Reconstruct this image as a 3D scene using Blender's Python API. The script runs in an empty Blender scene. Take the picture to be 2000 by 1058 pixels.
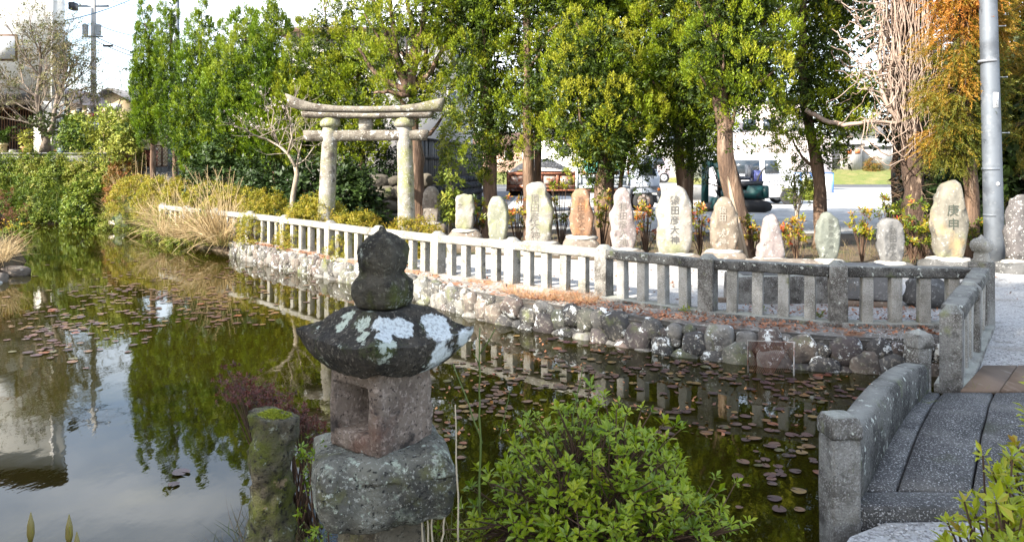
import bpy, bmesh, math, random
import numpy as np
from mathutils import Vector, Matrix, noise as mnoise
R = math.radians
rng = np.random.default_rng(11); random.seed(11)
sc = bpy.context.scene
C = sc.collection

# ------------------------------------------------------------------ camera, sky, sun, exposure
EYE, FOC, HY = 1.68, 1500.0, 325.0
cam = bpy.data.cameras.new('camera'); co = bpy.data.objects.new('camera', cam); C.objects.link(co)
co.location = (0, 0, EYE); co.rotation_euler = (R(90), 0, 0)
cam.sensor_width = 36; cam.lens = 36 * FOC / 2000; cam.shift_y = -(529 - HY) / 2000
cam.clip_start = .05; cam.clip_end = 3000
sc.camera = co
SUN_AZ = math.atan2(-.77, -.64); SUN_EL = R(34)
world = bpy.data.worlds.new("World"); sc.world = world; world.use_nodes = True
wn, wl = world.node_tree.nodes, world.node_tree.links
sky = wn.new('ShaderNodeTexSky'); sky.sky_type = 'NISHITA'; sky.sun_disc = False
sky.sun_elevation = SUN_EL; sky.sun_rotation = SUN_AZ; sky.air_density = 1.0; sky.dust_density = 1.5
tc = wn.new('ShaderNodeTexCoord'); mp = wn.new('ShaderNodeMapping'); mp.inputs['Scale'].default_value = (1, 1, 3.0)
wl.new(tc.outputs['Generated'], mp.inputs['Vector'])
cn = wn.new('ShaderNodeTexNoise'); cn.inputs['Scale'].default_value = 1.7; cn.inputs['Detail'].default_value = 7; cn.inputs['Roughness'].default_value = .55
wl.new(mp.outputs[0], cn.inputs['Vector'])
cr = wn.new('ShaderNodeMapRange'); cr.inputs[1].default_value = .44; cr.inputs[2].default_value = .72
wl.new(cn.outputs[0], cr.inputs[0])
cmix = wn.new('ShaderNodeMix'); cmix.data_type = 'RGBA'
wl.new(cr.outputs[0], cmix.inputs[0]); wl.new(sky.outputs[0], cmix.inputs[6]); cmix.inputs[7].default_value = (7.6, 7.9, 8.3, 1)
bg = wn['Background']; bg.inputs['Strength'].default_value = .13
wl.new(cmix.outputs[2], bg.inputs['Color'])
sl = bpy.data.lights.new('sun', 'SUN'); so = bpy.data.objects.new('sun', sl); C.objects.link(so)
sl.energy = 5.0; sl.angle = R(.5); sl.color = (1, .93, .82)
sd = Vector((-.77, -.64, math.tan(SUN_EL))).normalized()
so.rotation_euler = sd.to_track_quat('Z', 'Y').to_euler(); so.location = sd * 60
sc.view_settings.view_transform = 'Standard'; sc.view_settings.look = 'None'
sc.view_settings.exposure = 1.75; sc.view_settings.gamma = 1; sc.view_settings.use_curve_mapping = False
sc.cycles.max_bounces = 6; sc.cycles.diffuse_bounces = 3; sc.cycles.glossy_bounces = 3; sc.cycles.transparent_max_bounces = 4
sc.cycles.use_denoising = True

# ------------------------------------------------------------------ helpers
def at(x, y, Y):
    return Vector(((x - 1000) / FOC * Y, Y, EYE - (y - HY) * Y / FOC))
def gy(y, z=0.0):
    return FOC * (EYE - z) / (y - HY)

def link(o, parent=None):
    C.objects.link(o)
    if parent is not None: o.parent = parent
    return o
def tag(o, label=None, cat=None, group=None, kind=None):
    for k, v in (('label', label), ('category', cat), ('group', group), ('kind', kind)):
        if v: o[k] = v
    return o
def thing(name, label, cat, loc=(0, 0, 0), rz=0, group=None):
    o = bpy.data.objects.new(name, None); o.empty_display_size = .1; link(o)
    o.location = loc; o.rotation_euler = (0, 0, rz)
    return tag(o, label, cat, group)

class MB:
    """collects points and faces for one mesh"""
    def __init__(s): s.v = []; s.f = []; s.m = []; s.n = 0; s.t = []
    def add(s, V, F, mi=0, tint=.5):
        V = np.asarray(V, float).reshape(-1, 3); s.v.append(V)
        s.t.append(np.broadcast_to(np.asarray(tint, float), (len(V),)))
        if isinstance(F, np.ndarray): s.f.append(F + s.n); s.m.append((len(F), mi))
        else:
            by = {}
            for f in F: by.setdefault(len(f), []).append(f)
            for k, fs in by.items(): s.f.append(np.asarray(fs, int) + s.n); s.m.append((len(fs), mi))
        s.n += len(V); return s
    def box(s, c, size, rz=0, mi=0, M=None):
        x, y, z = [d / 2 for d in size]
        V = np.array([(-x,-y,-z),(x,-y,-z),(x,y,-z),(-x,y,-z),(-x,-y,z),(x,-y,z),(x,y,z),(-x,y,z)])
        if M is not None: V = V @ np.array(M).T
        elif rz:
            c_, s_ = math.cos(rz), math.sin(rz); V = V @ np.array([[c_, s_, 0], [-s_, c_, 0], [0, 0, 1]])
        return s.add(V + np.array(c), np.array([(0,3,2,1),(4,5,6,7),(0,1,5,4),(1,2,6,5),(2,3,7,6),(3,0,4,7)]), mi)
    def beam(s, p, q, w, h, mi=0):
        """box from p to q, w sideways, h upward"""
        p, q = Vector(p), Vector(q); d = q - p; L = d.length
        x = d.normalized(); y = Vector((0, 0, 1)).cross(x)
        y = y.normalized() if y.length > 1e-4 else Vector((0, 1, 0)); z = x.cross(y)
        M = Matrix((x, y, z)).transposed()
        return s.box((p + q) / 2, (L, w, h), M=M, mi=mi)
    def tube(s, pts, rad, n=6, mi=0, cap=True, tint=.5):
        P = np.array([tuple(p) for p in pts], float); k = len(P)
        r = np.broadcast_to(np.asarray(rad, float), (k,))
        T = np.gradient(P, axis=0); T /= np.linalg.norm(T, axis=1, keepdims=True) + 1e-9
        ref = np.array([0, 0, 1.]) if abs(T[:, 2]).mean() < .8 else np.array([1., 0, 0])
        U = np.cross(T, ref); U /= np.linalg.norm(U, axis=1, keepdims=True) + 1e-9
        W = np.cross(T, U); a = np.arange(n) * 2 * math.pi / n
        V = P[:, None] + r[:, None, None] * (np.cos(a)[None, :, None] * U[:, None] + np.sin(a)[None, :, None] * W[:, None])
        i = np.arange(k - 1)[:, None] * n; j = np.arange(n)[None]; j2 = (j + 1) % n
        F = np.stack([i + j, i + j2, i + n + j2, i + n + j], -1).reshape(-1, 4)
        s.add(V.reshape(-1, 3), F, mi, tint)
        if cap and n > 2:
            s.f.append(np.array([np.arange(n)[::-1]]) + s.n - k * n); s.m.append((1, mi))
            s.f.append(np.array([np.arange(n)]) + s.n - n); s.m.append((1, mi))
        return s
    def lathe(s, prof, c=(0, 0, 0), n=20, mi=0, sq=0.0):
        a = np.arange(n) * 2 * math.pi / n; V = []
        for r, z in prof:
            k = 1 - sq * .5 * (1 - np.cos(4 * a)) * .3
            V.append(np.stack([r * k * np.cos(a), r * k * np.sin(a), np.full(n, z)], -1))
        V = np.concatenate(V) + np.array(c); k = len(prof)
        i = np.arange(k - 1)[:, None] * n; j = np.arange(n)[None]; j2 = (j + 1) % n
        F = np.stack([i + j, i + j2, i + n + j2, i + n + j], -1).reshape(-1, 4)
        s.add(V, F, mi)
        s.f.append(np.array([np.arange(n)[::-1]]) + s.n - k * n); s.m.append((1, mi))
        s.f.append(np.array([np.arange(n)]) + s.n - n); s.m.append((1, mi))
        return s
    def prism(s, outline, y0, y1, mi=0, axis='y'):
        """outline of (x, z) points pushed along y"""
        k = len(outline); O = np.array(outline, float)
        V = np.concatenate([np.stack([O[:, 0], np.full(k, y), O[:, 1]], -1) for y in (y0, y1)])
        F = [tuple(range(k)), tuple(range(2 * k - 1, k - 1, -1))] + [(i, k + i, k + (i + 1) % k, (i + 1) % k) for i in range(k)]
        return s.add(V, F, mi)
    def mesh(s, name, mats, smooth=False, off=None):
        V = np.concatenate(s.v) if s.v else np.zeros((0, 3))
        if off is not None: V = V - np.array(off)
        me = bpy.data.meshes.new(name); me.vertices.add(len(V)); me.vertices.foreach_set('co', V.ravel())
        cnt = np.concatenate([np.full(len(f), f.shape[1]) for f in s.f]); idx = np.concatenate([f.ravel() for f in s.f])
        me.loops.add(len(idx)); me.loops.foreach_set('vertex_index', idx.astype(np.int32))
        st = np.concatenate([[0], np.cumsum(cnt)[:-1]]); me.polygons.add(len(cnt))
        me.polygons.foreach_set('loop_start', st.astype(np.int32)); me.polygons.foreach_set('loop_total', cnt.astype(np.int32))
        mi = np.concatenate([np.full(a, b) for a, b in s.m]); me.polygons.foreach_set('material_index', mi.astype(np.int32))
        if smooth: me.polygons.foreach_set('use_smooth', np.ones(len(cnt), bool))
        t = np.concatenate(s.t)
        if t.min() != t.max() or t[0] != .5:
            at_ = me.attributes.new('tint', 'FLOAT', 'POINT'); at_.data.foreach_set('value', t.astype(np.float32))
        for m in (mats if isinstance(mats, (list, tuple)) else [mats]): me.materials.append(m)
        me.update(calc_edges=True); me.validate(); return me
    def obj(s, name, mats, parent=None, smooth=False, loc=None):
        """one mesh object; points were given in the parent's frame (or the world)"""
        off = loc
        o = bpy.data.objects.new(name, s.mesh(name, mats, smooth, off)); link(o, parent)
        if loc is not None: o.location = loc
        return o

def inst(name, me, parent=None, loc=(0, 0, 0), rot=(0, 0, 0), scale=(1, 1, 1)):
    o = bpy.data.objects.new(name, me); link(o, parent); o.location = loc; o.rotation_euler = rot; o.scale = scale; return o

def fbm(p, s, seed=0.0, o=4):
    return mnoise.fractal(Vector((p[0] * s + seed, p[1] * s + seed * 1.7, p[2] * s - seed)), .9, 2.1, o)

def rough_box(size, seg=8, rad=.02, amp=.006, ns=9.0, seed=0.0, taper=1.0, drop=None):
    """rounded, worn block centred on x, y with its base at z = 0"""
    hx, hy, hz = [d / 2 for d in size]; rad = min(rad, hx * .95, hy * .95, hz * .95)
    def axis_pts(h):
        e = rad / h; inner = np.linspace(-1 + e, 1 - e, max(2, seg - 3)); return np.concatenate([[-1, -1 + e * .4], inner, [1 - e * .4, 1]])
    ax = [axis_pts(hx), axis_pts(hy), axis_pts(hz)]; key = {}; V = []; F = []
    H = (hx, hy, hz)
    def vid(p):
        k = tuple(round(c, 5) for c in p)
        if k not in key: key[k] = len(V); V.append(p)
        return key[k]
    for a in range(3):
        b, c = (a + 1) % 3, (a + 2) % 3
        for sg in (-1, 1):
            for i in range(len(ax[b]) - 1):
                for j in range(len(ax[c]) - 1):
                    q = []
                    for (u, w) in ((i, j), (i + 1, j), (i + 1, j + 1), (i, j + 1)):
                        p = [0, 0, 0]; p[a] = sg; p[b] = ax[b][u]; p[c] = ax[c][w]; q.append(vid(tuple(p)))
                    F.append(q if sg > 0 else q[::-1])
    out = []
    for p in V:
        P = [p[i] * H[i] for i in range(3)]; I = [max(-(H[i] - rad), min(H[i] - rad, P[i])) for i in range(3)]
        d = Vector([P[i] - I[i] for i in range(3)])
        if d.length > 1e-9: d = d.normalized()
        q = Vector(I) + d * rad
        k = 1 + (taper - 1) * (q.z + hz) / (2 * hz)
        q.x *= k; q.y *= k
        nrm = d if d.length > 0 else Vector((0, 0, 1))
        q += nrm * amp * (fbm(q, ns, seed) + .6 * fbm(q, ns * .35, seed + 5, 2))
        q.z += hz; out.append(q)
    return np.array([tuple(q) for q in out]), np.array(F)

# ------------------------------------------------------------------ materials
def base_mat(name):
    m = bpy.data.materials.new(name); m.use_nodes = True
    return m, m.node_tree.nodes, m.node_tree.links, m.node_tree.nodes['Principled BSDF']
def flat(name, col, rough=.6, metal=0, spec=.5, emit=None):
    m, n, l, b = base_mat(name); b.inputs['Base Color'].default_value = (*col, 1); b.inputs['Roughness'].default_value = rough
    b.inputs['Metallic'].default_value = metal; b.inputs['Specular IOR Level'].default_value = spec
    return m
def vec_node(n, l, rand=True, stretch=None):
    t = n.new('ShaderNodeTexCoord'); out = t.outputs['Object']
    if stretch:
        mpn = n.new('ShaderNodeMapping'); mpn.inputs['Scale'].default_value = stretch; l.new(out, mpn.inputs[0]); out = mpn.outputs[0]
    if rand:
        oi = n.new('ShaderNodeObjectInfo'); mu = n.new('ShaderNodeMath'); mu.operation = 'MULTIPLY'; mu.inputs[1].default_value = 53
        l.new(oi.outputs['Random'], mu.inputs[0]); ad = n.new('ShaderNodeVectorMath'); l.new(out, ad.inputs[0]); l.new(mu.outputs[0], ad.inputs[1]); out = ad.outputs[0]
    return out
def noise_fac(n, l, vec, scale, lo, hi, detail=6, rough=.6, tex='noise'):
    t = n.new('ShaderNodeTexNoise'); t.inputs['Scale'].default_value = scale; t.inputs['Detail'].default_value = detail; t.inputs['Roughness'].default_value = rough
    l.new(vec, t.inputs['Vector']); mr = n.new('ShaderNodeMapRange'); mr.inputs[1].default_value = lo; mr.inputs[2].default_value = hi
    l.new(t.outputs[0], mr.inputs[0]); return mr.outputs[0]
def mixc(n, l, fac, a, b):
    x = n.new('ShaderNodeMix'); x.data_type = 'RGBA'
    if isinstance(fac, (int, float)): x.inputs[0].default_value = fac
    else: l.new(fac, x.inputs[0])
    for i, v in ((6, a), (7, b)):
        if isinstance(v, tuple): x.inputs[i].default_value = (*v[:3], 1)
        else: l.new(v, x.inputs[i])
    return x.outputs[2]
def surf_mat(name, base, layers=(), rough=.9, bump=(30, .4, .01), rand=True, stretch=None, vary=None, top=None, spec=.3, metal=0):
    """base colour, then (colour, scale, lo, hi[, detail, roughness]) noise patches one over the other.
    vary: list of colours picked per object; top: (colour, lo, hi) growth on faces that look upward"""
    m, n, l, b = base_mat(name); vec = vec_node(n, l, rand, stretch)
    col = base
    if vary:
        oi = n.new('ShaderNodeObjectInfo'); rp = n.new('ShaderNodeValToRGB'); rp.color_ramp.interpolation = 'CONSTANT'
        el = rp.color_ramp.elements
        while len(el) < len(vary): el.new(.5)
        for i, c in enumerate(vary): el[i].position = i / len(vary); el[i].color = (*c, 1)
        l.new(oi.outputs['Random'], rp.inputs[0]); col = rp.outputs[0]
    for ly in layers:
        c, s, lo, hi = ly[:4]; det = ly[4] if len(ly) > 4 else 6; rg = ly[5] if len(ly) > 5 else .62
        col = mixc(n, l, noise_fac(n, l, vec, s, lo, hi, det, rg), col, c)
    if top:
        g = n.new('ShaderNodeNewGeometry'); sx = n.new('ShaderNodeSeparateXYZ'); l.new(g.outputs['Normal'], sx.inputs[0])
        nf = noise_fac(n, l, vec, 6, .2, .8); mu = n.new('ShaderNodeMath'); mu.operation = 'MULTIPLY_ADD'; mu.inputs[1].default_value = .5
        l.new(nf, mu.inputs[0]); l.new(sx.outputs[2], mu.inputs[2])
        mr = n.new('ShaderNodeMapRange'); mr.inputs[1].default_value = top[1]; mr.inputs[2].default_value = top[2]; l.new(mu.outputs[0], mr.inputs[0])
        col = mixc(n, l, mr.outputs[0], col, top[0])
    if isinstance(col, tuple): b.inputs['Base Color'].default_value = (*col, 1)
    else: l.new(col, b.inputs['Base Color'])
    b.inputs['Roughness'].default_value = rough; b.inputs['Specular IOR Level'].default_value = spec; b.inputs['Metallic'].default_value = metal
    if bump:
        t = n.new('ShaderNodeTexNoise'); t.inputs['Scale'].default_value = bump[0]; t.inputs['Detail'].default_value = 5; t.inputs['Roughness'].default_value = .65
        l.new(vec, t.inputs['Vector']); bp = n.new('ShaderNodeBump'); bp.inputs['Strength'].default_value = bump[1]; bp.inputs['Distance'].default_value = bump[2]
        l.new(t.outputs[0], bp.inputs['Height']); l.new(bp.outputs[0], b.inputs['Normal'])
    return m
def leaf_mat(name, cols, trans=.25, rough=.55, spec=.3, noise=0):
    """colour from the leaf's own tint (0..1) through cols"""
    m, n, l, b = base_mat(name); a = n.new('ShaderNodeAttribute'); a.attribute_name = 'tint'
    rp = n.new('ShaderNodeValToRGB'); el = rp.color_ramp.elements
    while len(el) < len(cols): el.new(.5)
    for i, c in enumerate(cols): el[i].position = i / (len(cols) - 1); el[i].color = (*c, 1)
    l.new(a.outputs['Fac'], rp.inputs[0]); l.new(rp.outputs[0], b.inputs['Base Color'])
    b.inputs['Roughness'].default_value = rough; b.inputs['Specular IOR Level'].default_value = spec
    if trans:
        tr = n.new('ShaderNodeBsdfTranslucent'); l.new(rp.outputs[0], tr.inputs[0]); mx = n.new('ShaderNodeMixShader'); mx.inputs[0].default_value = trans
        l.new(b.outputs[0], mx.inputs[1]); l.new(tr.outputs[0], mx.inputs[2]); l.new(mx.outputs[0], n['Material Output'].inputs[0])
    return m

# ------------------------------------------------------------------ leaf clusters
def norm(a): return a / (np.linalg.norm(a, axis=-1, keepdims=True) + 1e-9)
def frames(A, spin=None):
    A = norm(np.asarray(A, float)); N = len(A)
    ref = np.where(np.abs(A[:, 2:3]) < .9, np.array([[0, 0, 1.]]), np.array([[1., 0, 0]]))
    X = norm(np.cross(ref, A)); Yv = np.cross(A, X)
    s = rng.uniform(0, 2 * math.pi, N) if spin is None else spin
    c_, s_ = np.cos(s)[:, None], np.sin(s)[:, None]
    X2 = X * c_ + Yv * s_; Y2 = -X * s_ + Yv * c_
    return np.stack([X2, Y2, A], -1)                 # columns are the axes
def scatter(temps, P, A, S, tint, spin=None, tj=.08):
    """templates (V, quads) put at points P with z along A, sizes S; returns V, F, tint"""
    P = np.asarray(P, float); N = len(P); M = frames(A, spin); S = np.broadcast_to(np.asarray(S, float), (N,)); tint = np.broadcast_to(np.asarray(tint, float), (N,))
    pick = rng.integers(0, len(temps), N); Vs, Fs, Ts, n0 = [], [], [], 0
    for k, (V, F) in enumerate(temps):
        i = np.where(pick == k)[0]
        if not len(i): continue
        W = np.einsum('nij,vj->nvi', M[i], V) * S[i][:, None, None] + P[i][:, None]
        Fs.append((F[None] + (np.arange(len(i)) * len(V))[:, None, None]).reshape(-1, F.shape[1]) + n0)
        nl = max(1, len(V) // F.shape[1])
        jit = rng.normal(0, tj, (len(i), nl)); jit = np.repeat(jit, -(-len(V) // nl), axis=1)[:, :len(V)]
        Ts.append((tint[i][:, None] + jit).ravel()); Vs.append(W.reshape(-1, 3)); n0 += W.shape[0] * W.shape[1]
    return np.concatenate(Vs), np.concatenate(Fs), np.clip(np.concatenate(Ts), 0, 1)
def add_scatter(mb, *a, mi=0, **k):
    V, F, T = scatter(*a, **k); mb.add(V, F, mi, T)

def kite(l, w, p, d, up):
    """one flat leaf at p along d"""
    d = Vector(d).normalized(); s = d.cross(Vector(up)); s = s.normalized() if s.length > 1e-3 else Vector((1, 0, 0))
    p = Vector(p); n = s.cross(d)
    return [p, p + d * l * .45 + s * w / 2 - n * w * .12, p + d * l, p + d * l * .45 - s * w / 2 - n * w * .12]
def temp_of(leaves):
    V = np.array([tuple(v) for q in leaves for v in q]); return V, np.arange(len(V)).reshape(-1, 4)
def rnd(): return Vector((random.gauss(0, 1), random.gauss(0, 1), random.gauss(0, 1))).normalized()
def t_flame(n=44, wide=.36, l=.17, w=.085):
    q = []
    for i in range(n):
        z = (i + random.random()) / n; r = wide * math.sin(math.pi * min(1, z * .8 + .16)) * random.uniform(.55, 1); a = random.uniform(0, 2 * math.pi) 
        out = Vector((math.cos(a), math.sin(a), 0)); d = out * random.uniform(.15, .6) + Vector((0, 0, random.uniform(.6, 1.1))) + rnd() * .3
        k = kite(l * random.uniform(.7, 1.2), w * random.uniform(.8, 1.3), out * r + Vector((0, 0, z)), d, out + rnd() * .35); h = (k[1] - k[3]) * .55; q += [k[0] + h, k[2], k[0] - h]
    return np.array([tuple(v) for v in q]), np.arange(len(q)).reshape(-1, 3)
def t_spray(n=11, l=.42, w=.2, spread=.35):
    q = []
    for i in range(n):
        z = random.random(); a = random.uniform(0, 6.28); out = Vector((math.cos(a), math.sin(a), 0))
        d = out * random.uniform(.6, 1.2) + Vector((0, 0, random.uniform(-.1, .8)))
        q.append(kite(l * random.uniform(.7, 1.2), w * random.uniform(.8, 1.2), out * spread * random.uniform(.1, 1) + Vector((0, 0, z * .8)), d, Vector((0, 0, 1)) + rnd() * .5))
    return temp_of(q)
def fold_leaf(l, w, p, d, up, curl=.15):
    """two quads folded on the midrib and arched: 8 points as two 4-point leaves"""
    d = Vector(d).normalized(); s = d.cross(Vector(up)); s = s.normalized() if s.length > 1e-3 else Vector((1, 0, 0)); n = s.cross(d); p = Vector(p)
    m1 = p + d * l * .5 + n * l * curl; tip = p + d * l
    e1 = m1 + s * w / 2 + n * w * .22 + d * l * .06; e2 = m1 - s * w / 2 + n * w * .22 + d * l * .06
    return [[p, e1, tip, m1], [p, m1, tip, e2]]
def t_whorl(n=8, l=1.0, w=.36, up=.55):
    q = []
    for i in range(n):
        a = i * 2.4 + random.uniform(-.3, .3); out = Vector((math.cos(a), math.sin(a), 0)); el = random.uniform(-.1, .75) if i < n * .7 else random.uniform(.9, 2)
        q += fold_leaf(l * random.uniform(.65, 1.1), w * l * random.uniform(.85, 1.2), out * .06 + Vector((0, 0, -.25 + .4 * i / n)), out + Vector((0, 0, el * up * 1.6)), Vector((0, 0, 1)) + out * -.2, random.uniform(-.02, .12))
    return temp_of(q)
def t_frond(n=30, l=.2, w=.035, ang=.75):
    q = []
    for i in range(n):
        z = i / n; a = (i % 2) * math.pi + random.uniform(-.8, .8); out = Vector((math.cos(a), math.sin(a), 0)); k = 1 - .6 * z
        b = Vector((.12 * math.sin(z * 2), 0, z))
        q.append(kite(l * k * random.uniform(.7, 1.3), w, b, out * ang + Vector((0, 0, random.uniform(.6, 1.1))), Vector((.3, .2, .1)) + rnd() * .6))
    return temp_of(q)
def t_blade(bend=.5, w=.02, seg=5):
    P = []; 
    for i in range(seg + 1):
        t = i / seg; P.append((bend * t * t, 0, t * (1 - .25 * bend * t)))
    V = []
    for i, p in enumerate(P):
        ww = w * (1 - (i / seg) ** 2 * .9) / 2; V += [(p[0], -ww, p[2]), (p[0], ww, p[2])]
    return np.array(V), np.array([(2 * i, 2 * i + 1, 2 * i + 3, 2 * i + 2) for i in range(seg)])
FLAME = [t_flame(17, .34, .32, .13) for _ in range(6)]
FLAMEN = [t_flame(17, .24, .34, .12) for _ in range(6)]
SPRAY = [t_spray() for _ in range(5)]
BROAD = [t_spray(8, .62, .3, .3) for _ in range(4)]
WHORL = [t_whorl() for _ in range(5)]
FROND = [t_frond() for _ in range(4)]
BLADE = [t_blade(b, .02) for b in (.25, .5, .8, 1.1)]
THINB = [t_blade(b, .008, 4) for b in (.2, .5, .8)]

def ico(sub, seed, amp, squash=(1, 1, 1), fl=0.0):
    bm = bmesh.new(); bmesh.ops.create_icosphere(bm, subdivisions=sub, radius=1)
    for v in bm.verts:
        p = v.co.copy(); k = 1 + amp * (mnoise.noise(p * 1.3 + Vector((seed, seed * 2, 0))) + .5 * mnoise.noise(p * 2.9 + Vector((0, seed, seed))))
        q = p * k
        if fl: q = Vector([math.copysign(abs(c) ** (1 - fl), c) for c in q])
        v.co = Vector((q.x * squash[0], q.y * squash[1], q.z * squash[2]))
    V = np.array([tuple(v.co) for v in bm.verts]); F = np.array([[v.index for v in f.verts] for f in bm.faces]); bm.free(); return V, F
def sstep(a, b, x): t = np.clip((x - a) / (b - a), 0, 1); return t * t * (3 - 2 * t)
# ------------------------------------------------------------------ material library
SOIL = surf_mat('soil', (.075, .055, .036), [((.13, .10, .06), 1.2, .45, .7), ((.05, .07, .02), .9, .55, .7), ((.15, .07, .035), 14, .6, .68), ((.03, .025, .02), 9, .58, .7)], bump=(18, .7, .03), rand=False)
GRAVEL = surf_mat('pale_gravel', (.40, .395, .38), [((.20, .195, .19), 42, .48, .60, 4), ((.58, .58, .57), 60, .55, .66, 3), ((.22, .20, .165), .8, .52, .70, 8), ((.14, .13, .10), 2.1, .60, .72, 8)], bump=(90, .8, .012), rand=False)
LOTM = surf_mat('grey_lot_gravel', (.36, .355, .34), [((.22, .22, .21), 1.3, .5, .68), ((.50, .49, .46), .45, .5, .7), ((.2, .2, .2), 30, .55, .65, 3)], bump=(50, .6, .02), rand=False)
ASPH = surf_mat('asphalt', (.075, .078, .085), [((.11, .11, .115), 1.1, .45, .7), ((.05, .05, .055), 40, .5, .6, 3)], bump=(70, .4, .01), rand=False)
GRASSM = surf_mat('verge_grass', (.13, .15, .035), [((.22, .19, .07), .7, .45, .65), ((.07, .11, .02), 3, .5, .68), ((.27, .23, .10), 6, .58, .7)], bump=(12, .9, .06), rand=False)
WATERM, n_, l_, b_ = base_mat('murky_water')
b_.inputs['Base Color'].default_value = (.055, .048, .004, 1); b_.inputs['Roughness'].default_value = .015; b_.inputs['IOR'].default_value = 1.333
v_ = vec_node(n_, l_, False, (1, .55, 1))
t1 = n_.new('ShaderNodeTexNoise'); t1.inputs['Scale'].default_value = 5; t1.inputs['Detail'].default_value = 4; l_.new(v_, t1.inputs['Vector'])
bp_ = n_.new('ShaderNodeBump'); bp_.inputs['Strength'].default_value = .10; bp_.inputs['Distance'].default_value = .012; l_.new(t1.outputs[0], bp_.inputs['Height']); l_.new(bp_.outputs[0], b_.inputs['Normal'])
f_ = noise_fac(n_, l_, vec_node(n_, l_, False), .35, .35, .68, 3)
l_.new(mixc(n_, l_, f_, (.017, .0142, .0012), (.0105, .0100, .0014)), b_.inputs['Base Color'])

LICH = (.50, .52, .46); LICHW = (.62, .64, .62)
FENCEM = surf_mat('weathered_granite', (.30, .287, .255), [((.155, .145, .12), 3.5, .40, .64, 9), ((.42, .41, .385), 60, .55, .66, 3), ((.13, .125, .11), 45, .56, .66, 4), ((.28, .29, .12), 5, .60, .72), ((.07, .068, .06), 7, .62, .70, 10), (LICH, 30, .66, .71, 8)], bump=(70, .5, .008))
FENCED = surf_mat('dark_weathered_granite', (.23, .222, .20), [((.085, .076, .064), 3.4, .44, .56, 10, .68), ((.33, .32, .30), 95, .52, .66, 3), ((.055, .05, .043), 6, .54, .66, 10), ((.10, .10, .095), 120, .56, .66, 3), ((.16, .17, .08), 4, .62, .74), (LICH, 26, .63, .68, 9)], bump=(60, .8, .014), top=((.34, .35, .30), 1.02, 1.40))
BALM = surf_mat('lightened_granite_baluster', (.33, .318, .285), [((.18, .17, .145), 3.2, .46, .62, 9), ((.42, .41, .39), 95, .52, .66, 3), ((.12, .115, .10), 110, .57, .66, 3), ((.16, .16, .09), 4, .62, .72)], bump=(60, .8, .012))  # open-sky light put into the colour: right-hand balusters made lighter
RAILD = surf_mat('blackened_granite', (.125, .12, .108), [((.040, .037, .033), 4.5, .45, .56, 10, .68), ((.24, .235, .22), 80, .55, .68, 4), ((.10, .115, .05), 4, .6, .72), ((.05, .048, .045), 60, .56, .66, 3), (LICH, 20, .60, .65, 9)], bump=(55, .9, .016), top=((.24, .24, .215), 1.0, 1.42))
TORIIM = surf_mat('old_torii_stone', (.275, .258, .218), [((.145, .128, .105), 3.2, .40, .62, 9), ((.25, .26, .10), 1.6, .50, .68), ((.40, .385, .335), 30, .55, .66, 4), ((.085, .07, .055), 5, .55, .66, 10), (LICHW, 16, .62, .67, 8)], bump=(40, .8, .016))
TORIIT = surf_mat('dark_torii_lintel', (.185, .165, .135), [((.085, .07, .055), 4, .42, .60, 10), ((.20, .20, .08), 1.4, .54, .70), (LICHW, 9, .58, .64, 10, .7), ((.34, .32, .27), 40, .56, .66, 5)], bump=(40, .9, .018))
LANT_ROOF = surf_mat('mossy_roof_stone', (.062, .052, .040), [((.022, .020, .016), 8, .4, .6, 9), ((.05, .062, .014), 6, .54, .68), ((.17, .15, .12), 55, .57, .66, 5), ((.012, .011, .009), 70, .56, .64, 4), ((.40, .44, .37), 7, .595, .635, 11, .70), ((.62, .66, .66), 2.6, .60, .63, 9, .58)], bump=(45, .9, .02), rand=False)
LANT_JEWEL = surf_mat('mossy_jewel_stone', (.085, .075, .055), [((.025, .022, .017), 8, .42, .60, 9), ((.085, .095, .02), 5, .50, .66), ((.16, .15, .11), 50, .56, .66, 5), ((.42, .45, .38), 7, .585, .63, 12, .75)], bump=(45, 1, .035), rand=False)
LANT_BOX = surf_mat('reddish_tuff', (.235, .185, .148), [((.12, .092, .074), 5, .40, .62, 10), ((.38, .31, .26), 45, .52, .64, 6), ((.06, .045, .038), 60, .57, .65, 4), ((.17, .09, .062), 3, .54, .70), ((.05, .04, .035), 11, .58, .68, 8), ((.40, .40, .34), 17, .67, .70, 7)], bump=(40, 1.0, .022), rand=False)
LANT_BASE = surf_mat('lichened_base_stone', (.165, .16, .13), [((.045, .043, .038), 4, .42, .62, 9), ((.17, .17, .07), 4, .54, .70), ((.34, .38, .30), 11, .55, .62, 11, .74), ((.42, .46, .38), 30, .61, .66, 8), ((.035, .035, .032), 2.4, .56, .66, 9), ((.02, .02, .018), 50, .57, .64, 5), ((.30, .30, .26), 70, .58, .66, 4)], bump=(40, .9, .018), rand=False)
LANT_SHAFT = surf_mat('shaft_stone', (.22, .19, .14), [((.08, .068, .05), 5, .40, .62, 9), ((.14, .14, .035), 3, .50, .66), ((.34, .31, .24), 26, .58, .68, 8), ((.05, .045, .035), 55, .56, .64, 5)], bump=(35, .9, .018), rand=False)
STUMPM = surf_mat('mossy_post_bark', (.15, .13, .09), [((.065, .055, .04), 5, .40, .62, 10), ((.10, .11, .02), 4, .46, .60, 9), ((.30, .32, .25), 12, .59, .64, 10, .7), ((.34, .25, .15), 8, .64, .69, 6), ((.03, .026, .02), 40, .55, .64, 5)], bump=(30, 1.0, .03), rand=False)
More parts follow.
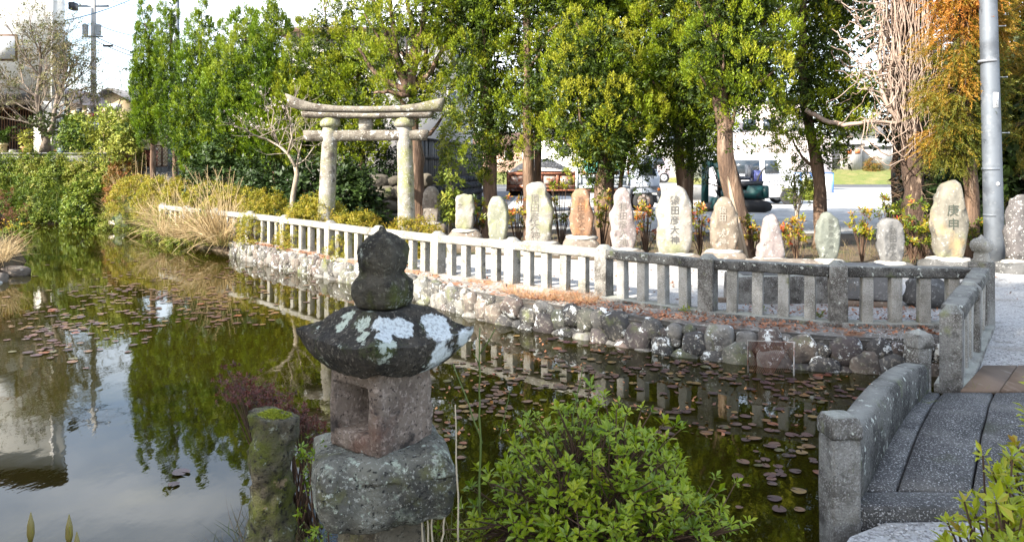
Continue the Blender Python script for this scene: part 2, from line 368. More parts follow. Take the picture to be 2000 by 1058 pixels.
WALLST = surf_mat('field_stone', (.2, .2, .2), [((.06, .055, .05), .9, .45, .66, 8), ((.26, .24, .20), 3.5, .54, .66, 6), ((.12, .13, .06), .6, .58, .72), (LICHW, .85, .57, .595, 12, .74)], bump=(3.5, .9, .02),
                  vary=[(.16, .152, .138), (.085, .082, .077), (.12, .092, .08), (.12, .12, .095), (.21, .20, .18), (.06, .057, .055), (.15, .122, .10), (.085, .07, .067), (.17, .167, .15)])
MORTAR = surf_mat('old_mortar', (.055, .05, .044), [((.05, .047, .04), 7, .4, .65), ((.14, .135, .12), 18, .58, .68)], bump=(30, .7, .02))
COPE = surf_mat('worn_kerb_concrete', (.24, .225, .20), [((.14, .13, .115), 2.2, .42, .62, 8), ((.46, .45, .43), 26, .55, .66, 4), ((.20, .10, .055), 3.4, .52, .62, 8), ((.08, .08, .06), 7, .6, .7, 8)], bump=(45, .6, .012), rand=False)
DECKM = surf_mat('bridge_granite', (.092, .090, .088), [((.05, .05, .048), 3, .42, .66, 8), ((.36, .36, .355), 105, .575, .63, 2, .5), ((.03, .03, .03), 70, .56, .66, 3), ((.19, .185, .17), 1.3, .52, .75, 7), ((.06, .065, .04), 2.3, .6, .74, 7)], bump=(85, .8, .012))
MORT_W = surf_mat('white_mortar', (.42, .40, .36), [((.26, .24, .21), 8, .42, .66, 9), ((.18, .155, .125), 15, .56, .7, 8)], bump=(25, .5, .01))
PLINTH = surf_mat('rough_plinth_rock', (.19, .16, .13), [((.13, .105, .085), 4, .42, .64, 8), ((.40, .37, .32), 10, .56, .68, 7), (LICHW, 7, .64, .69, 9)], bump=(22, .8, .02))
PLINTHD = surf_mat('dark_plinth_rock', (.10, .098, .095), [((.05, .05, .048), 4, .42, .64, 8), ((.24, .24, .23), 26, .58, .66, 5), (LICH, 10, .66, .70, 8)], bump=(22, .8, .02))
BARK = surf_mat('juniper_bark', (.15, .095, .062), [((.07, .045, .032), 5, .42, .62, 8), ((.26, .19, .135), 9, .55, .68, 7), ((.05, .035, .025), 16, .58, .68)], bump=(14, 1.0, .05), stretch=(1, 1, .16))
BARKP = surf_mat('pale_bark', (.31, .265, .21), [((.18, .14, .10), 7, .45, .66, 8), ((.42, .39, .33), 14, .58, .68)], bump=(16, .8, .03), stretch=(1, 1, .3))
TWIG = surf_mat('brown_twig', (.10, .06, .038), [((.05, .03, .02), 9, .4, .65)], bump=None)
DEADW = surf_mat('split_dead_wood', (.46, .37, .26), [((.30, .20, .13), 6, .45, .66, 8), ((.55, .48, .38), 12, .55, .7)], bump=(20, .8, .02), stretch=(1, 1, .1))

# ------------------------------------------------------------------ ground, pond, paths
WALL = [(-6.43, 17.5), (-5.63, 16.4), (-4.4, 15.0), (-2.73, 13.2), (-1.28, 11.3), (-.33, 10.0), (.61, 9.17), (1.64, 8.26), (2.34, 7.86), (3.02, 7.60), (3.6, 7.48), (4.15, 7.40)]
POND = [(-19, 26.9), (-14.1, 26.8), (-11, 23.4), (-8.1, 19.4)] + WALL + [(3.2, 5.78), (8, 5.75), (8, 3.72), (1.35, 3.76), (.8, 3.95), (0, 3.9), (-.6, 4.05), (-1.0, 4.02), (-1.38, 3.75), (-1.3, 2.6), (-1.5, 1.0), (-3, -1.5), (-8, -4), (-9, 4), (-9.6, 10), (-9.05, 13.5), (-10.3, 16.3), (-14, 21)]
WZ = -.33
def pond_sd(X, Y):
    """signed distance to the pond's edge, positive on land"""
    d = np.full(X.shape, 1e9); ins = np.zeros(X.shape, bool); n = len(POND)
    for i in range(n):
        (x0, y0), (x1, y1) = POND[i], POND[(i + 1) % n]; dx, dy = x1 - x0, y1 - y0
        t = np.clip(((X - x0) * dx + (Y - y0) * dy) / (dx * dx + dy * dy), 0, 1)
        d = np.minimum(d, np.hypot(X - x0 - t * dx, Y - y0 - t * dy))
        if y0 != y1:
            c = ((y0 > Y) != (y1 > Y)) & (X < (x1 - x0) * (Y - y0) / (y1 - y0) + x0); ins ^= c
    return np.where(ins, -d, d)
def land(X, Y):
    z = np.full(X.shape, -.012)
    z = z + 2.13 * sstep(-12.4, -14.6, X) * sstep(27.2, 28.6, Y)
    z = z + .9 * sstep(-8, -12, X) * sstep(22, 27, Y) * (1 - sstep(-12.4, -14.6, X))
    z = z - .11 * sstep(1.5, .9, X) * sstep(5, 4, Y) - .03 * sstep(5, 4, Y)
    z = z + .25 * sstep(-9.2, -11, X) * sstep(22, 18, Y)
    z = z + .10 * sstep(15.5, 18, Y) * sstep(-7, -4, X)
    return z
def coords(spec):
    out = []
    for a, b, s in spec: out += list(np.arange(a, b - 1e-6, s))
    return np.array(out + [spec[-1][1]])
gx = coords([(-900, -100, 100), (-100, -30, 7), (-30, -20, 1), (-20, -3, .25), (-3, 4.4, .08), (4.4, 12, .4), (12, 30, 3), (30, 100, 10), (100, 900, 100)])
gyy = coords([(-200, -20, 20), (-20, -5, 2), (-5, 1.8, .3), (1.8, 6.2, .08), (6.2, 30, .2), (30, 60, 3), (60, 100, 8), (100, 1500, 140)])
GX, GY = np.meshgrid(gx, gyy); SD = pond_sd(GX, GY); L_ = land(GX, GY)
bw = .32
GZ = np.where(SD > 0, L_ * sstep(0, bw, SD) + (-.42) * (1 - sstep(0, bw, SD)), -.42 - .7 * sstep(0, .5, -SD))
near = np.exp(-((GX / 14) ** 2 + ((GY - 12) / 16) ** 2))
GZ = GZ + near * .012 * np.vectorize(lambda x, y: mnoise.noise(Vector((x * 1.7, y * 1.7, 0))))(GX, GY)
nx, ny = len(gx), len(gyy); ii = np.arange(nx * ny).reshape(ny, nx)
mb = MB(); mb.add(np.stack([GX, GY, GZ], -1).reshape(-1, 3), np.stack([ii[:-1, :-1], ii[:-1, 1:], ii[1:, 1:], ii[1:, :-1]], -1).reshape(-1, 4))
tag(mb.obj('ground', SOIL, smooth=True), kind='structure')
def patches(m, spots, col, edge=.35):
    """crusts of lichen at given places (x, y, z, r) in the object's own frame, with ragged edges"""
    n, l = m.node_tree.nodes, m.node_tree.links; b = n['Principled BSDF']; src = b.inputs['Base Color'].links[0].from_socket
    t = n.new('ShaderNodeTexCoord'); nz = n.new('ShaderNodeTexNoise'); nz.inputs['Scale'].default_value = 16; nz.inputs['Detail'].default_value = 9; nz.inputs['Roughness'].default_value = .72; l.new(t.outputs['Object'], nz.inputs['Vector'])
    fine = noise_fac(n, l, t.outputs['Object'], 70, .40, .52, 4, .6); tone = mixc(n, l, fine, tuple(c * .62 for c in col), col)
    for (x, y, z, r) in spots:
        d = n.new('ShaderNodeVectorMath'); d.operation = 'DISTANCE'; l.new(t.outputs['Object'], d.inputs[0]); d.inputs[1].default_value = (x, y, z)
        a = n.new('ShaderNodeMath'); a.operation = 'MULTIPLY_ADD'; l.new(nz.outputs[0], a.inputs[0]); a.inputs[1].default_value = r * edge * 5; l.new(d.outputs['Value'], a.inputs[2])
        mr = n.new('ShaderNodeMapRange'); mr.inputs[1].default_value = r * (1 + edge * 2.5); mr.inputs[2].default_value = r * (1 + edge * 2.5) - .006; l.new(a.outputs[0], mr.inputs[0])
        src = mixc(n, l, mr.outputs[0], src, tone)
    l.new(src, b.inputs['Base Color'])
def sheet(name, pts, mat, kind='structure', z=0.0):
    mb = MB(); k = len(pts); V = [(p[0], p[1], p[2] if len(p) > 2 else z) for p in pts]; mb.add(V, [tuple(range(k))])
    me = mb.mesh(name, mat); bm = bmesh.new(); bm.from_mesh(me); bmesh.ops.triangulate(bm, faces=bm.faces[:]); bm.normal_update()
    for f in bm.faces:
        if f.normal.z < 0: f.normal_flip()
    bm.to_mesh(me); bm.free()
    return tag(link(bpy.data.objects.new(name, me)), kind=kind)
# the water: a fine sheet that runs a little under every bank
wat = MB(); k = len(POND); cx = np.array(POND); 
def grow(P, d):
    out = []; n = len(P)
    for i in range(n):
        a, b, c = np.array(P[i - 1]), np.array(P[i]), np.array(P[(i + 1) % n])
        n1 = np.array([(b - a)[1], -(b - a)[0]]); n2 = np.array([(c - b)[1], -(c - b)[0]])
        m = n1 / np.linalg.norm(n1) + n2 / np.linalg.norm(n2); m /= np.linalg.norm(m) + 1e-9; out.append(tuple(b - m * d))
    return out
sheet('pond_water', [(-24, 27.6), (-8, 27.6), (5, 9), (9, 8), (9, 3.3), (2, 2.9), (-.6, 2.5), (-.9, -1), (-5, -7), (-12, -7), (-14, 8), (-24, 22)], WATERM, z=WZ)
FENCE = [(4.89, 8.0), (3.45, 8.13), (2.23, 8.75), (1.17, 9.77), (0, 10.8), (-1.14, 11.8), (-2.25, 12.95), (-3.36, 14.2), (-4.66, 15.8), (-5.85, 17.15), (-7.1, 18.4), (-8.3, 19.6), (-9.5, 20.9)]
sheet('gravel_path', [(-1.3, 12.1), (0, 10.92), (1.17, 9.88), (2.23, 8.86), (3.45, 8.24), (4.8, 8.12), (4.97, 7.95), (3.5, 5.82), (9, 5.82), (13, 6), (13, 12.0), (8.5, 12.0), (6.2, 12.15), (3.6, 12.7), (1.2, 13.7), (-.6, 14.6), (-2.2, 14.2)], GRAVEL, z=.012)
sheet('near_gravel', [(1.55, 3.52), (1.78, 3.66), (2.4, 3.68), (5, 3.68), (5, -3), (0, -3), (.6, 2.0), (1.15, 3.0)], GRAVEL, z=-.016)
sheet('parking_lot', [(-1.5, 22), (1, 19.2), (6, 18.2), (14, 17.5), (60, 17.5), (60, 58), (10, 58), (-6, 58)], LOTM, z=.10)
sheet('lane', [(-3.2, 23), (-1.5, 20), (.2, 20), (-.2, 30), (1.0, 57), (-4, 57)], ASPH, z=.106)
sheet('road', [(-30, 58.2), (60, 58.2), (60, 67), (-30, 67)], ASPH, z=.104)
mbv = MB(); 
for i, (x0, x1) in enumerate([(-60, 60)]):
    xs = np.linspace(x0, x1, 60); V = []
    for y, z in ((67, .09), (69, .45), (73, 1.15), (79, 1.35), (110, 1.4)):
        V += [(x, y + .3 * math.sin(x), z + .12 * math.sin(x * 1.7) * (y > 67)) for x in xs]
    j = np.arange(5 * 60).reshape(5, 60); mbv.add(V, np.stack([j[:-1, :-1], j[:-1, 1:], j[1:, 1:], j[1:, :-1]], -1).reshape(-1, 4))
tag(mbv.obj('grass_verge', GRASSM, smooth=True), kind='structure')
sheet('raised_lot', [(5.2, 36.2), (9.6, 36.2), (9.6, 57), (5.2, 57)], LOTM, z=.70)

# ------------------------------------------------------------------ retaining wall of field stones
def walk(P):
    P = [np.array(p) for p in P]; L = [0]
    for a, b in zip(P, P[1:]): L.append(L[-1] + np.linalg.norm(b - a))
    def f(s):
        for i in range(len(P) - 1):
            if s <= L[i + 1] or i == len(P) - 2:
                t = (s - L[i]) / (L[i + 1] - L[i]); d = (P[i + 1] - P[i]) / (L[i + 1] - L[i]); return P[i] + t * (P[i + 1] - P[i]), d
    return f, L[-1]
wall_t = thing('retaining_wall', 'low pond wall of rounded lichen-spotted field stones under the stone fence', 'retaining wall')
wf, wL = walk(WALL)
STONES = []
mbt = MB()
for i in range(16):
    V, F = ico(2, i * 3.7 + 1, .34, (1, .62, 1), .22 if i < 9 else .42); b = MB(); b.add(V, F); STONES.append(b.mesh('stone', WALLST, i < 9))
ns = 0; placed = []
def fits(s, z, a, k):
    return all((s - q[0]) ** 2 + (z - q[1]) ** 2 > (k * (a + q[2])) ** 2 for q in placed if abs(s - q[0]) < .4)
for a0, a1, tries in ((.125, .155, 420), (.10, .125, 900), (.075, .10, 1600), (.05, .072, 2600)):
    for _ in range(tries):
        if ns >= 296: break
        s = random.uniform(0, wL); far = s < 4.6; a = random.uniform(a0, a1) * (.85 if far else 1); z = random.uniform(-.43, -.035 - a * .35)
        if not fits(s, z, a, .76): continue
        placed.append((s, z, a)); p, d = wf(s); nrm = np.array([d[1], -d[0]]); q = p - nrm * (.01 + .14 * (z + .40))
        o = inst('stone', STONES[random.randrange(9) if random.random() > (.85 if far else .5) else 9 + random.randrange(7)], wall_t, (q[0], q[1], z), (0, random.uniform(0, 6.28), 0), (a * random.uniform(1.0, 1.22), a * 1.15, a * random.uniform(.95, 1.15)))
        o.rotation_euler = (Matrix.Rotation(math.atan2(d[1], d[0]) + random.uniform(-.15, .15), 3, 'Z') @ Matrix.Rotation(random.uniform(-.15, .15), 3, 'X') @ Matrix.Rotation(random.choice((0, 1.57, 3.14)) + random.uniform(-.5, .5), 3, 'Y')).to_euler()
        ns += 1
wv = []; 
for s in np.linspace(0, wL, 60):
    p, d = wf(s); n_ = np.array([d[1], -d[0]]); wv += [(*(p - n_ * .015), -.75), (*(p - n_ * .07), -.02), (*(p - n_ * .30), -.018)]
j = np.arange(180).reshape(60, 3); b = MB(); b.add(wv, np.stack([j[:-1, :-1], j[1:, :-1], j[1:, 1:], j[:-1, 1:]], -1).reshape(-1, 4))
b.obj('mortar_core', MORTAR, wall_t)
# strip between wall and fence
fr = list(reversed(FENCE)); ff, fL = walk(fr[3:])
cv = []
for i, t in enumerate(np.linspace(0, 1, 60)):
    p, d = wf(t * wL); q, e = ff(t * fL); n_ = np.array([d[1], -d[0]]); p2 = p - n_ * .06
    for k in range(5):
        u = k / 4; x, y = p2 * (1 - u) + (q + np.array([-e[1], e[0]]) * .16) * u
        cv.append((x, y, .0 + .012 * mnoise.noise(Vector((x * 3, y * 3, 0))) - .035 * (k == 0)))
j = np.arange(300).reshape(60, 5); b = MB(); b.add(cv, np.stack([j[:-1, :-1], j[1:, :-1], j[1:, 1:], j[:-1, 1:]], -1).reshape(-1, 4))
b.obj('coping', COPE, wall_t, True)
# side wall under the bridge approach
bf, bL = walk([(4.15, 7.40), (3.2, 5.78)])
for r in range(2):
    s = .1
    while s < 0:
        p, d = bf(s); a = random.uniform(.085, .12); z = [-.335, -.195, -.068][r]
        inst('stone', STONES[random.randrange(8)], wall_t, (p[0] + .03, p[1], z), (random.uniform(-.5, .5), random.uniform(-.5, .5), random.uniform(0, 3)), (a, a, a)); s += a * 2; ns += 1
print('STONES', ns)

# ------------------------------------------------------------------ stone fences
def post_mesh(name, mat, w, h, seed, cap=.05):
    b = MB(); V, F = rough_box((w, w, h - cap), 7, .012, .004, 12, seed); b.add(V, F)
    hw = w / 2 - .004; V2 = [(-hw, -hw, h - cap - .006), (hw, -hw, h - cap - .006), (hw, hw, h - cap - .006), (-hw, hw, h - cap - .006), (-hw * .45, -hw * .45, h), (hw * .45, -hw * .45, h), (hw * .45, hw * .45, h), (-hw * .45, hw * .45, h)]
    b.add(V2, [(4, 5, 6, 7), (0, 1, 5, 4), (1, 2, 6, 5), (2, 3, 7, 6), (3, 0, 4, 7)]); return b.mesh(name, mat)
def bal_mesh(name, mat, seed): b = MB(); b.add(*rough_box((.115, .105, .53), 6, .01, .003, 14, seed)); return b.mesh(name, mat)
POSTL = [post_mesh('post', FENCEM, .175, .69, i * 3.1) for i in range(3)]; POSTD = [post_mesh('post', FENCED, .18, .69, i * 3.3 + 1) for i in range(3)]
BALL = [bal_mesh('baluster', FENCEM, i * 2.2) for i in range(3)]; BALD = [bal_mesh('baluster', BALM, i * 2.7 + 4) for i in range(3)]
def rail_mesh(L, mat, seed, h=.115, w=.165):
    b = MB(); V, F = rough_box((L, w, h), 9, .028, .005, 6, seed); V[:, 2] += -.0 ; b.add(V, F); return b.mesh('rail', mat)
fence = thing('stone_fence', 'long low granite post-and-rail fence curving along the pond wall', 'stone fence', (0, 10.8, 0))
def bay(t, a, b, dark_r, dark_b, nb=4, zrail=.515, seed=0, kerb=True):
    a, b = Vector((*a, 0)), Vector((*b, 0)); d = b - a; L = d.length; ang = math.atan2(d.y, d.x); o = t.location
    m = (a + b) / 2 - o
    inst('rail', rail_mesh(L - .15, RAILD if dark_r else FENCEM, seed), t, (m.x, m.y, zrail), (0, random.uniform(-.006, .006), ang))
    if kerb: kb = MB(); kb.add(*rough_box((L - .02, .24, .075), 7, .015, .006, 5, seed + 9)); inst('kerb', kb.mesh('kerb', FENCED if dark_b else COPE), t, (m.x, m.y, -.03), (0, 0, ang))
    for k in range(nb):
        p = a + d * ((k + 1) / (nb + 1)) - o
        inst('baluster', (BALD if dark_b else BALL)[k % 3], t, (p.x, p.y, 0), (random.uniform(-.012, .012), random.uniform(-.012, .012), ang + random.uniform(-.05, .05)))
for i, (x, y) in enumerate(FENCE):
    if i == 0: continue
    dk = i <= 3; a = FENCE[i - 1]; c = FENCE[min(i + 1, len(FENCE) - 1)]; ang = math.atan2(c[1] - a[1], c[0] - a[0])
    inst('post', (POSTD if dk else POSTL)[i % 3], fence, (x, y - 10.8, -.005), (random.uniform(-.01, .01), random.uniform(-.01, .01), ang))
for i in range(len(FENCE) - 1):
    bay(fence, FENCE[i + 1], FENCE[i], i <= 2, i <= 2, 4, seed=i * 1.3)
# finial post where the two fences meet
fp = MB(); fp.add(*rough_box((.19, .19, .69), 7, .012, .004, 12, 2.2))
fpo = inst('corner_post', fp.mesh('corner_post', FENCED), fence, (4.89, 8.0 - 10.8, 0), (0, 0, .6))
fb = MB(); fb.lathe([(.085, .685), (.10, .70), (.075, .725), (.07, .77), (.062, .785), (.088, .80), (.105, .835), (.108, .865), (.098, .90), (.07, .925), (.03, .94), (.018, .955), (.004, .97)], n=18)
fb.obj('finial', FENCEM, fpo, True)
fence2 = thing('stone_fence', 'short dark granite fence stepping from the bridge up to the rounded finial post', 'stone fence', (4.1, 6.87, 0))
P2 = [(3.28, 5.73), (4.09, 6.87), (4.89, 8.0)]
pm = [post_mesh('post', FENCED, .15, .66, 8.8), post_mesh('post', FENCED, .18, .66, 5.2)]
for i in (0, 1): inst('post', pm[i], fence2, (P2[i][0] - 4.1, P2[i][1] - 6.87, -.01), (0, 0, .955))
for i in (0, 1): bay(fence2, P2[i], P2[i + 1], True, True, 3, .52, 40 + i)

# ------------------------------------------------------------------ stone bridge
bridge = thing('stone_bridge', 'small arched granite footbridge with low curved parapets and speckled deck slabs', 'bridge', (2.6, 4.7, 0))
SL = .695
def bpt(x, y, z): return (x + SL * (y - 3.88), y, z)
def arch(t): return .045 + .075 * math.sin(math.pi * t)
def slab(x0, x1, seed, th=.17):
    b = MB(); n = 14; V = []
    for i in range(n + 1):
        t = i / n; y = 3.885 + (5.55 - 3.885) * t; z = arch(t)
        wob = .006 * mnoise.noise(Vector((seed, y * 3, 0)))
        e0, e1 = x0 + .006 + wob, x1 - .006 + wob
        V += [bpt(e0, y, z - th), bpt(e0, y, z - .012), bpt(e0 + .012, y, z), bpt((e0 + e1) / 2, y, z + .004), bpt(e1 - .012, y, z), bpt(e1, y, z - .012), bpt(e1, y, z - th)]
    V = np.array(V) - np.array([2.6, 4.7, 0]); F = [(i * 7 + j, i * 7 + (j + 1) % 7, (i + 1) * 7 + (j + 1) % 7, (i + 1) * 7 + j) for i in range(n) for j in range(7)]
    F = [f[::-1] for f in F] + [tuple(range(7)), tuple(range(n * 7 + 6, n * 7 - 1, -1))]
    b.add(V, F); b.obj('deck_slab', DECKM, bridge)
for i, (a, c) in enumerate([(1.775, 1.94), (1.94, 2.32), (2.32, 2.72), (2.72, 3.12), (3.12, 3.30)]): slab(a, c, i * 5.1)
b = MB(); V, F = rough_box((1.75, .19, .2), 9, .02, .006, 8, 3); b.add(V + np.array([2.55, 3.785, -.155]) - np.array([2.6, 4.7, 0]), F); b.obj('end_slab', DECKM, bridge)
def parapet(pn, pf, seed):
    b = MB(); n = 18; V = []; d = Vector((pf[0] - pn[0], pf[1] - pn[1], 0)); L = d.length; d.normalize(); s = Vector((-d.y, d.x, 0)); w = .075
    for i in range(n + 1):
        t = i / n; p = Vector((pn[0], pn[1], 0)) + d * (.07 + (L - .13) * t)
        zt = .355 + .22 * t - .325 * t * t; zb = -.12 + .14 * math.sin(math.pi * t)
        for (k, z) in ((-1, zb), (-1, zt - .03), (-.72, zt), (.72, zt), (1, zt - .03), (1, zb)):
            q = p + s * w * k; V.append((q.x - 2.6, q.y - 4.7, z + .004 * mnoise.noise(Vector((seed, t * 9, k * 3)))))
    F = [(i * 6 + j, (i + 1) * 6 + j, (i + 1) * 6 + (j + 1) % 6, i * 6 + (j + 1) % 6) for i in range(n) for j in range(6)]
    F += [tuple(range(6)), tuple(range(n * 6 + 5, n * 6 - 1, -1))]
    b.add(V, F); b.obj('parapet', RAILD, bridge)
    ang = math.atan2(d.y, d.x)
    for j, (q, h, w_) in enumerate(((pn, .375, .142), (pf, .365, .125))):
        pb = MB(); pb.add(*rough_box((w_, w_, h + .18), 8, .012, .005, 10, seed + j)); po = inst('parapet_post', pb.mesh('parapet_post', FENCED), bridge, (q[0] - 2.6, q[1] - 4.7, -.18), (0, 0, .12 if j == 0 else .25))
        cb = MB(); V, F = rough_box((w_ + .018, w_ + .018, .105 if j == 0 else .10), 8, .018 if j == 0 else .007, .004 if j == 0 else .002, 10, seed + j + 4)
        top = V[:, 2] > .085; V[top, 0] *= .9; V[top, 1] *= .9; 
        if j: V[:, 2] += .035 * np.clip(1 - np.maximum(abs(V[:, 0]), abs(V[:, 1])) / (w_ / 2), 0, 1) * (V[:, 2] > .05)
        cb.add(V + np.array([0, 0, h + .175]), F); cb.obj('cap', FENCED, po)
parapet((1.595, 3.74), (2.98, 5.63), 3.0)
parapet((3.36, 3.74), (4.75, 5.63), 6.0)
plk = thing('wooden_ramp', 'flat brown wooden boards laid at the far end of the bridge', 'ramp', (4.0, 5.95, .03))
PLANKM = surf_mat('weathered_plank', (.20, .145, .105), [((.11, .08, .06), 3, .42, .66, 8), ((.30, .25, .20), 14, .56, .7)], bump=(25, .6, .008), stretch=(1, .15, 1))
for k in range(4):
    b = MB(); x0 = 3.26 + k * .29; V = []
    for (y, z) in ((5.58, .055), (6.38, .03)):
        for (x, dz) in ((x0, -.03), (x0, 0), (x0 + .28, 0), (x0 + .28, -.03)): V.append((x + .82 * (y - 5.58) - 4.0, y - 5.95, z + dz - .03))
    b.add(V, [(0, 1, 5, 4), (1, 2, 6, 5), (2, 3, 7, 6), (3, 0, 4, 7), (3, 2, 1, 0), (4, 5, 6, 7)]); b.obj('plank', PLANKM, plk)
# ------------------------------------------------------------------ torii
TY = 15.8
tc0 = at(715, 325, TY); gate = thing('torii_gate', 'weathered stone torii gate with upswept top lintel behind the yellow-green azaleas', 'torii gate', (tc0.x, TY, 0))
ox, oy = tc0.x, TY
def tp(x, y): p = at(x, y, TY); return (p.x - ox, p.z)
def pillar(xt, xb, yt, rb, rt, name='pillar', seed=0):
    (x1, z1), (x0, _) = tp(xt, yt), tp(xb, 470); b = MB(); n = 14; pr = []
    pts = [(x0 + (x1 - x0) * i / n, 0, -.05 + (z1 + .05) * i / n) for i in range(n + 1)]
    b.tube(pts, [rb + (rt - rb) * i / n for i in range(n + 1)], 18)
    V = b.v[0]
    for i in range(len(V)): V[i] += .010 * fbm(V[i], 4, seed, 3) * norm(np.array([V[i][0] - x0, V[i][1], 0]))
    o = b.obj(name, TORIIM, gate, True)
    c = MB(); c.lathe([(rt * 1.0, z1 - .03), (rt * 1.36, z1), (rt * 1.40, z1 + .05), (rt * 1.33, z1 + .13), (rt * 1.15, z1 + .18), (rt * .9, z1 + .19)], (x1, 0, 0), 20); c.obj('capital', TORIIM, o, True); return o
pillar(645, 634, 246, .185, .15, seed=1); pillar(790, 795, 246, .185, .155, seed=2)
def lintel(name, pts_top, pts_bot, y0, y1, seed, n=26):
    """bar with its upper and lower edge given in the gate's own x, z"""
    tx = np.array(pts_top); bx = np.array(pts_bot); V = []
    for i in range(n + 1):
        t = i / n; xt = tx[0, 0] + (tx[-1, 0] - tx[0, 0]) * t; xb = bx[0, 0] + (bx[-1, 0] - bx[0, 0]) * t
        zt = np.interp(xt, tx[:, 0], tx[:, 1]); zb = np.interp(xb, bx[:, 0], bx[:, 1]); a = .008 * mnoise.noise(Vector((xt * 3, seed, 0)))
        V += [(xb, y0, zb + a), (xb + (xt - xb) * .5, y0 - .012, (zb + zt) / 2), (xt, y0, zt - .02 + a), (xt, y0 + .03, zt), (xt, y1 - .03, zt), (xt, y1, zt - .02), (xb, y1, zb)]
    F = [(i * 7 + j, i * 7 + (j + 1) % 7, (i + 1) * 7 + (j + 1) % 7, (i + 1) * 7 + j)[::-1] for i in range(n) for j in range(7)] + [tuple(range(7)), tuple(range(n * 7 + 6, n * 7 - 1, -1))]
    b = MB(); b.add(V, F); return b.obj(name, TORIIT, gate)
lintel('top_lintel', [tp(562, 184), tp(585, 194), tp(615, 203), tp(660, 208), tp(720, 209), tp(780, 208), tp(820, 203), tp(848, 196), tp(868, 192)],
       [tp(572, 211), tp(592, 216), tp(630, 220), tp(720, 220), tp(800, 219), tp(835, 218), tp(862, 217)], -.20, .20, 1)
lintel('under_lintel', [tp(592, 218), tp(720, 221.5), tp(846, 219)], [tp(596, 230), tp(720, 231), tp(840, 230)], -.19, .19, 2)
lintel('tie_beam', [tp(594, 255), tp(837, 254)], [tp(598, 276), tp(833, 274)], -.11, .11, 3)
b = MB(); x0, z0 = tp(702, 255); x1, z1 = tp(727, 231); b.box(((x0 + x1) / 2, 0, (z0 + z1) / 2), (x1 - x0, .14, z1 - z0)); b.obj('centre_strut', TORIIM, gate)
b = MB(); b.add(*rough_box((.62, .62, .12), 7, .03, .01, 6, 3)); me_ = b.mesh('footing', PLINTH)
for xb in (634, 795): inst('footing', me_, gate, (tp(xb, 470)[0], 0, -.03))

# ------------------------------------------------------------------ lantern
LY = 3.2; LX = (745 - 1000) / FOC * LY; LG = -.15
lant = thing('stone_lantern', 'mossy stone lantern with broad lichen-patched roof standing at the near pond edge', 'stone lantern', (LX, LY, LG))
def lz(y): return EYE - (y - HY) * LY / FOC - LG
b = MB(); V, F = rough_box((.265, .265, lz(975) + .12), 16, .02, .014, 12, 1); V[:, 2] -= .10; k = 1 + .10 * np.clip(.3 - V[:, 2], 0, 1); V[:, 0] *= k; V[:, 1] *= k; b.add(V, F)
o = b.obj('shaft', LANT_SHAFT, lant, True); o.rotation_euler.z = R(47)
b = MB(); V, F = rough_box((.555, .52, .285), 26, .065, .022, 7, 4); k = 1 - .10 * np.clip(.12 - V[:, 2], 0, 1) / .12; V[:, 0] *= k; V[:, 1] *= k; V[:, 2] -= .05 * np.clip(np.hypot(V[:, 0], V[:, 1]) - .12, 0, 1) * (V[:, 2] > .2); b.add(V, F)
o = b.obj('platform', LANT_BASE, lant, True); o.location.z = lz(990); o.rotation_euler.z = R(17)
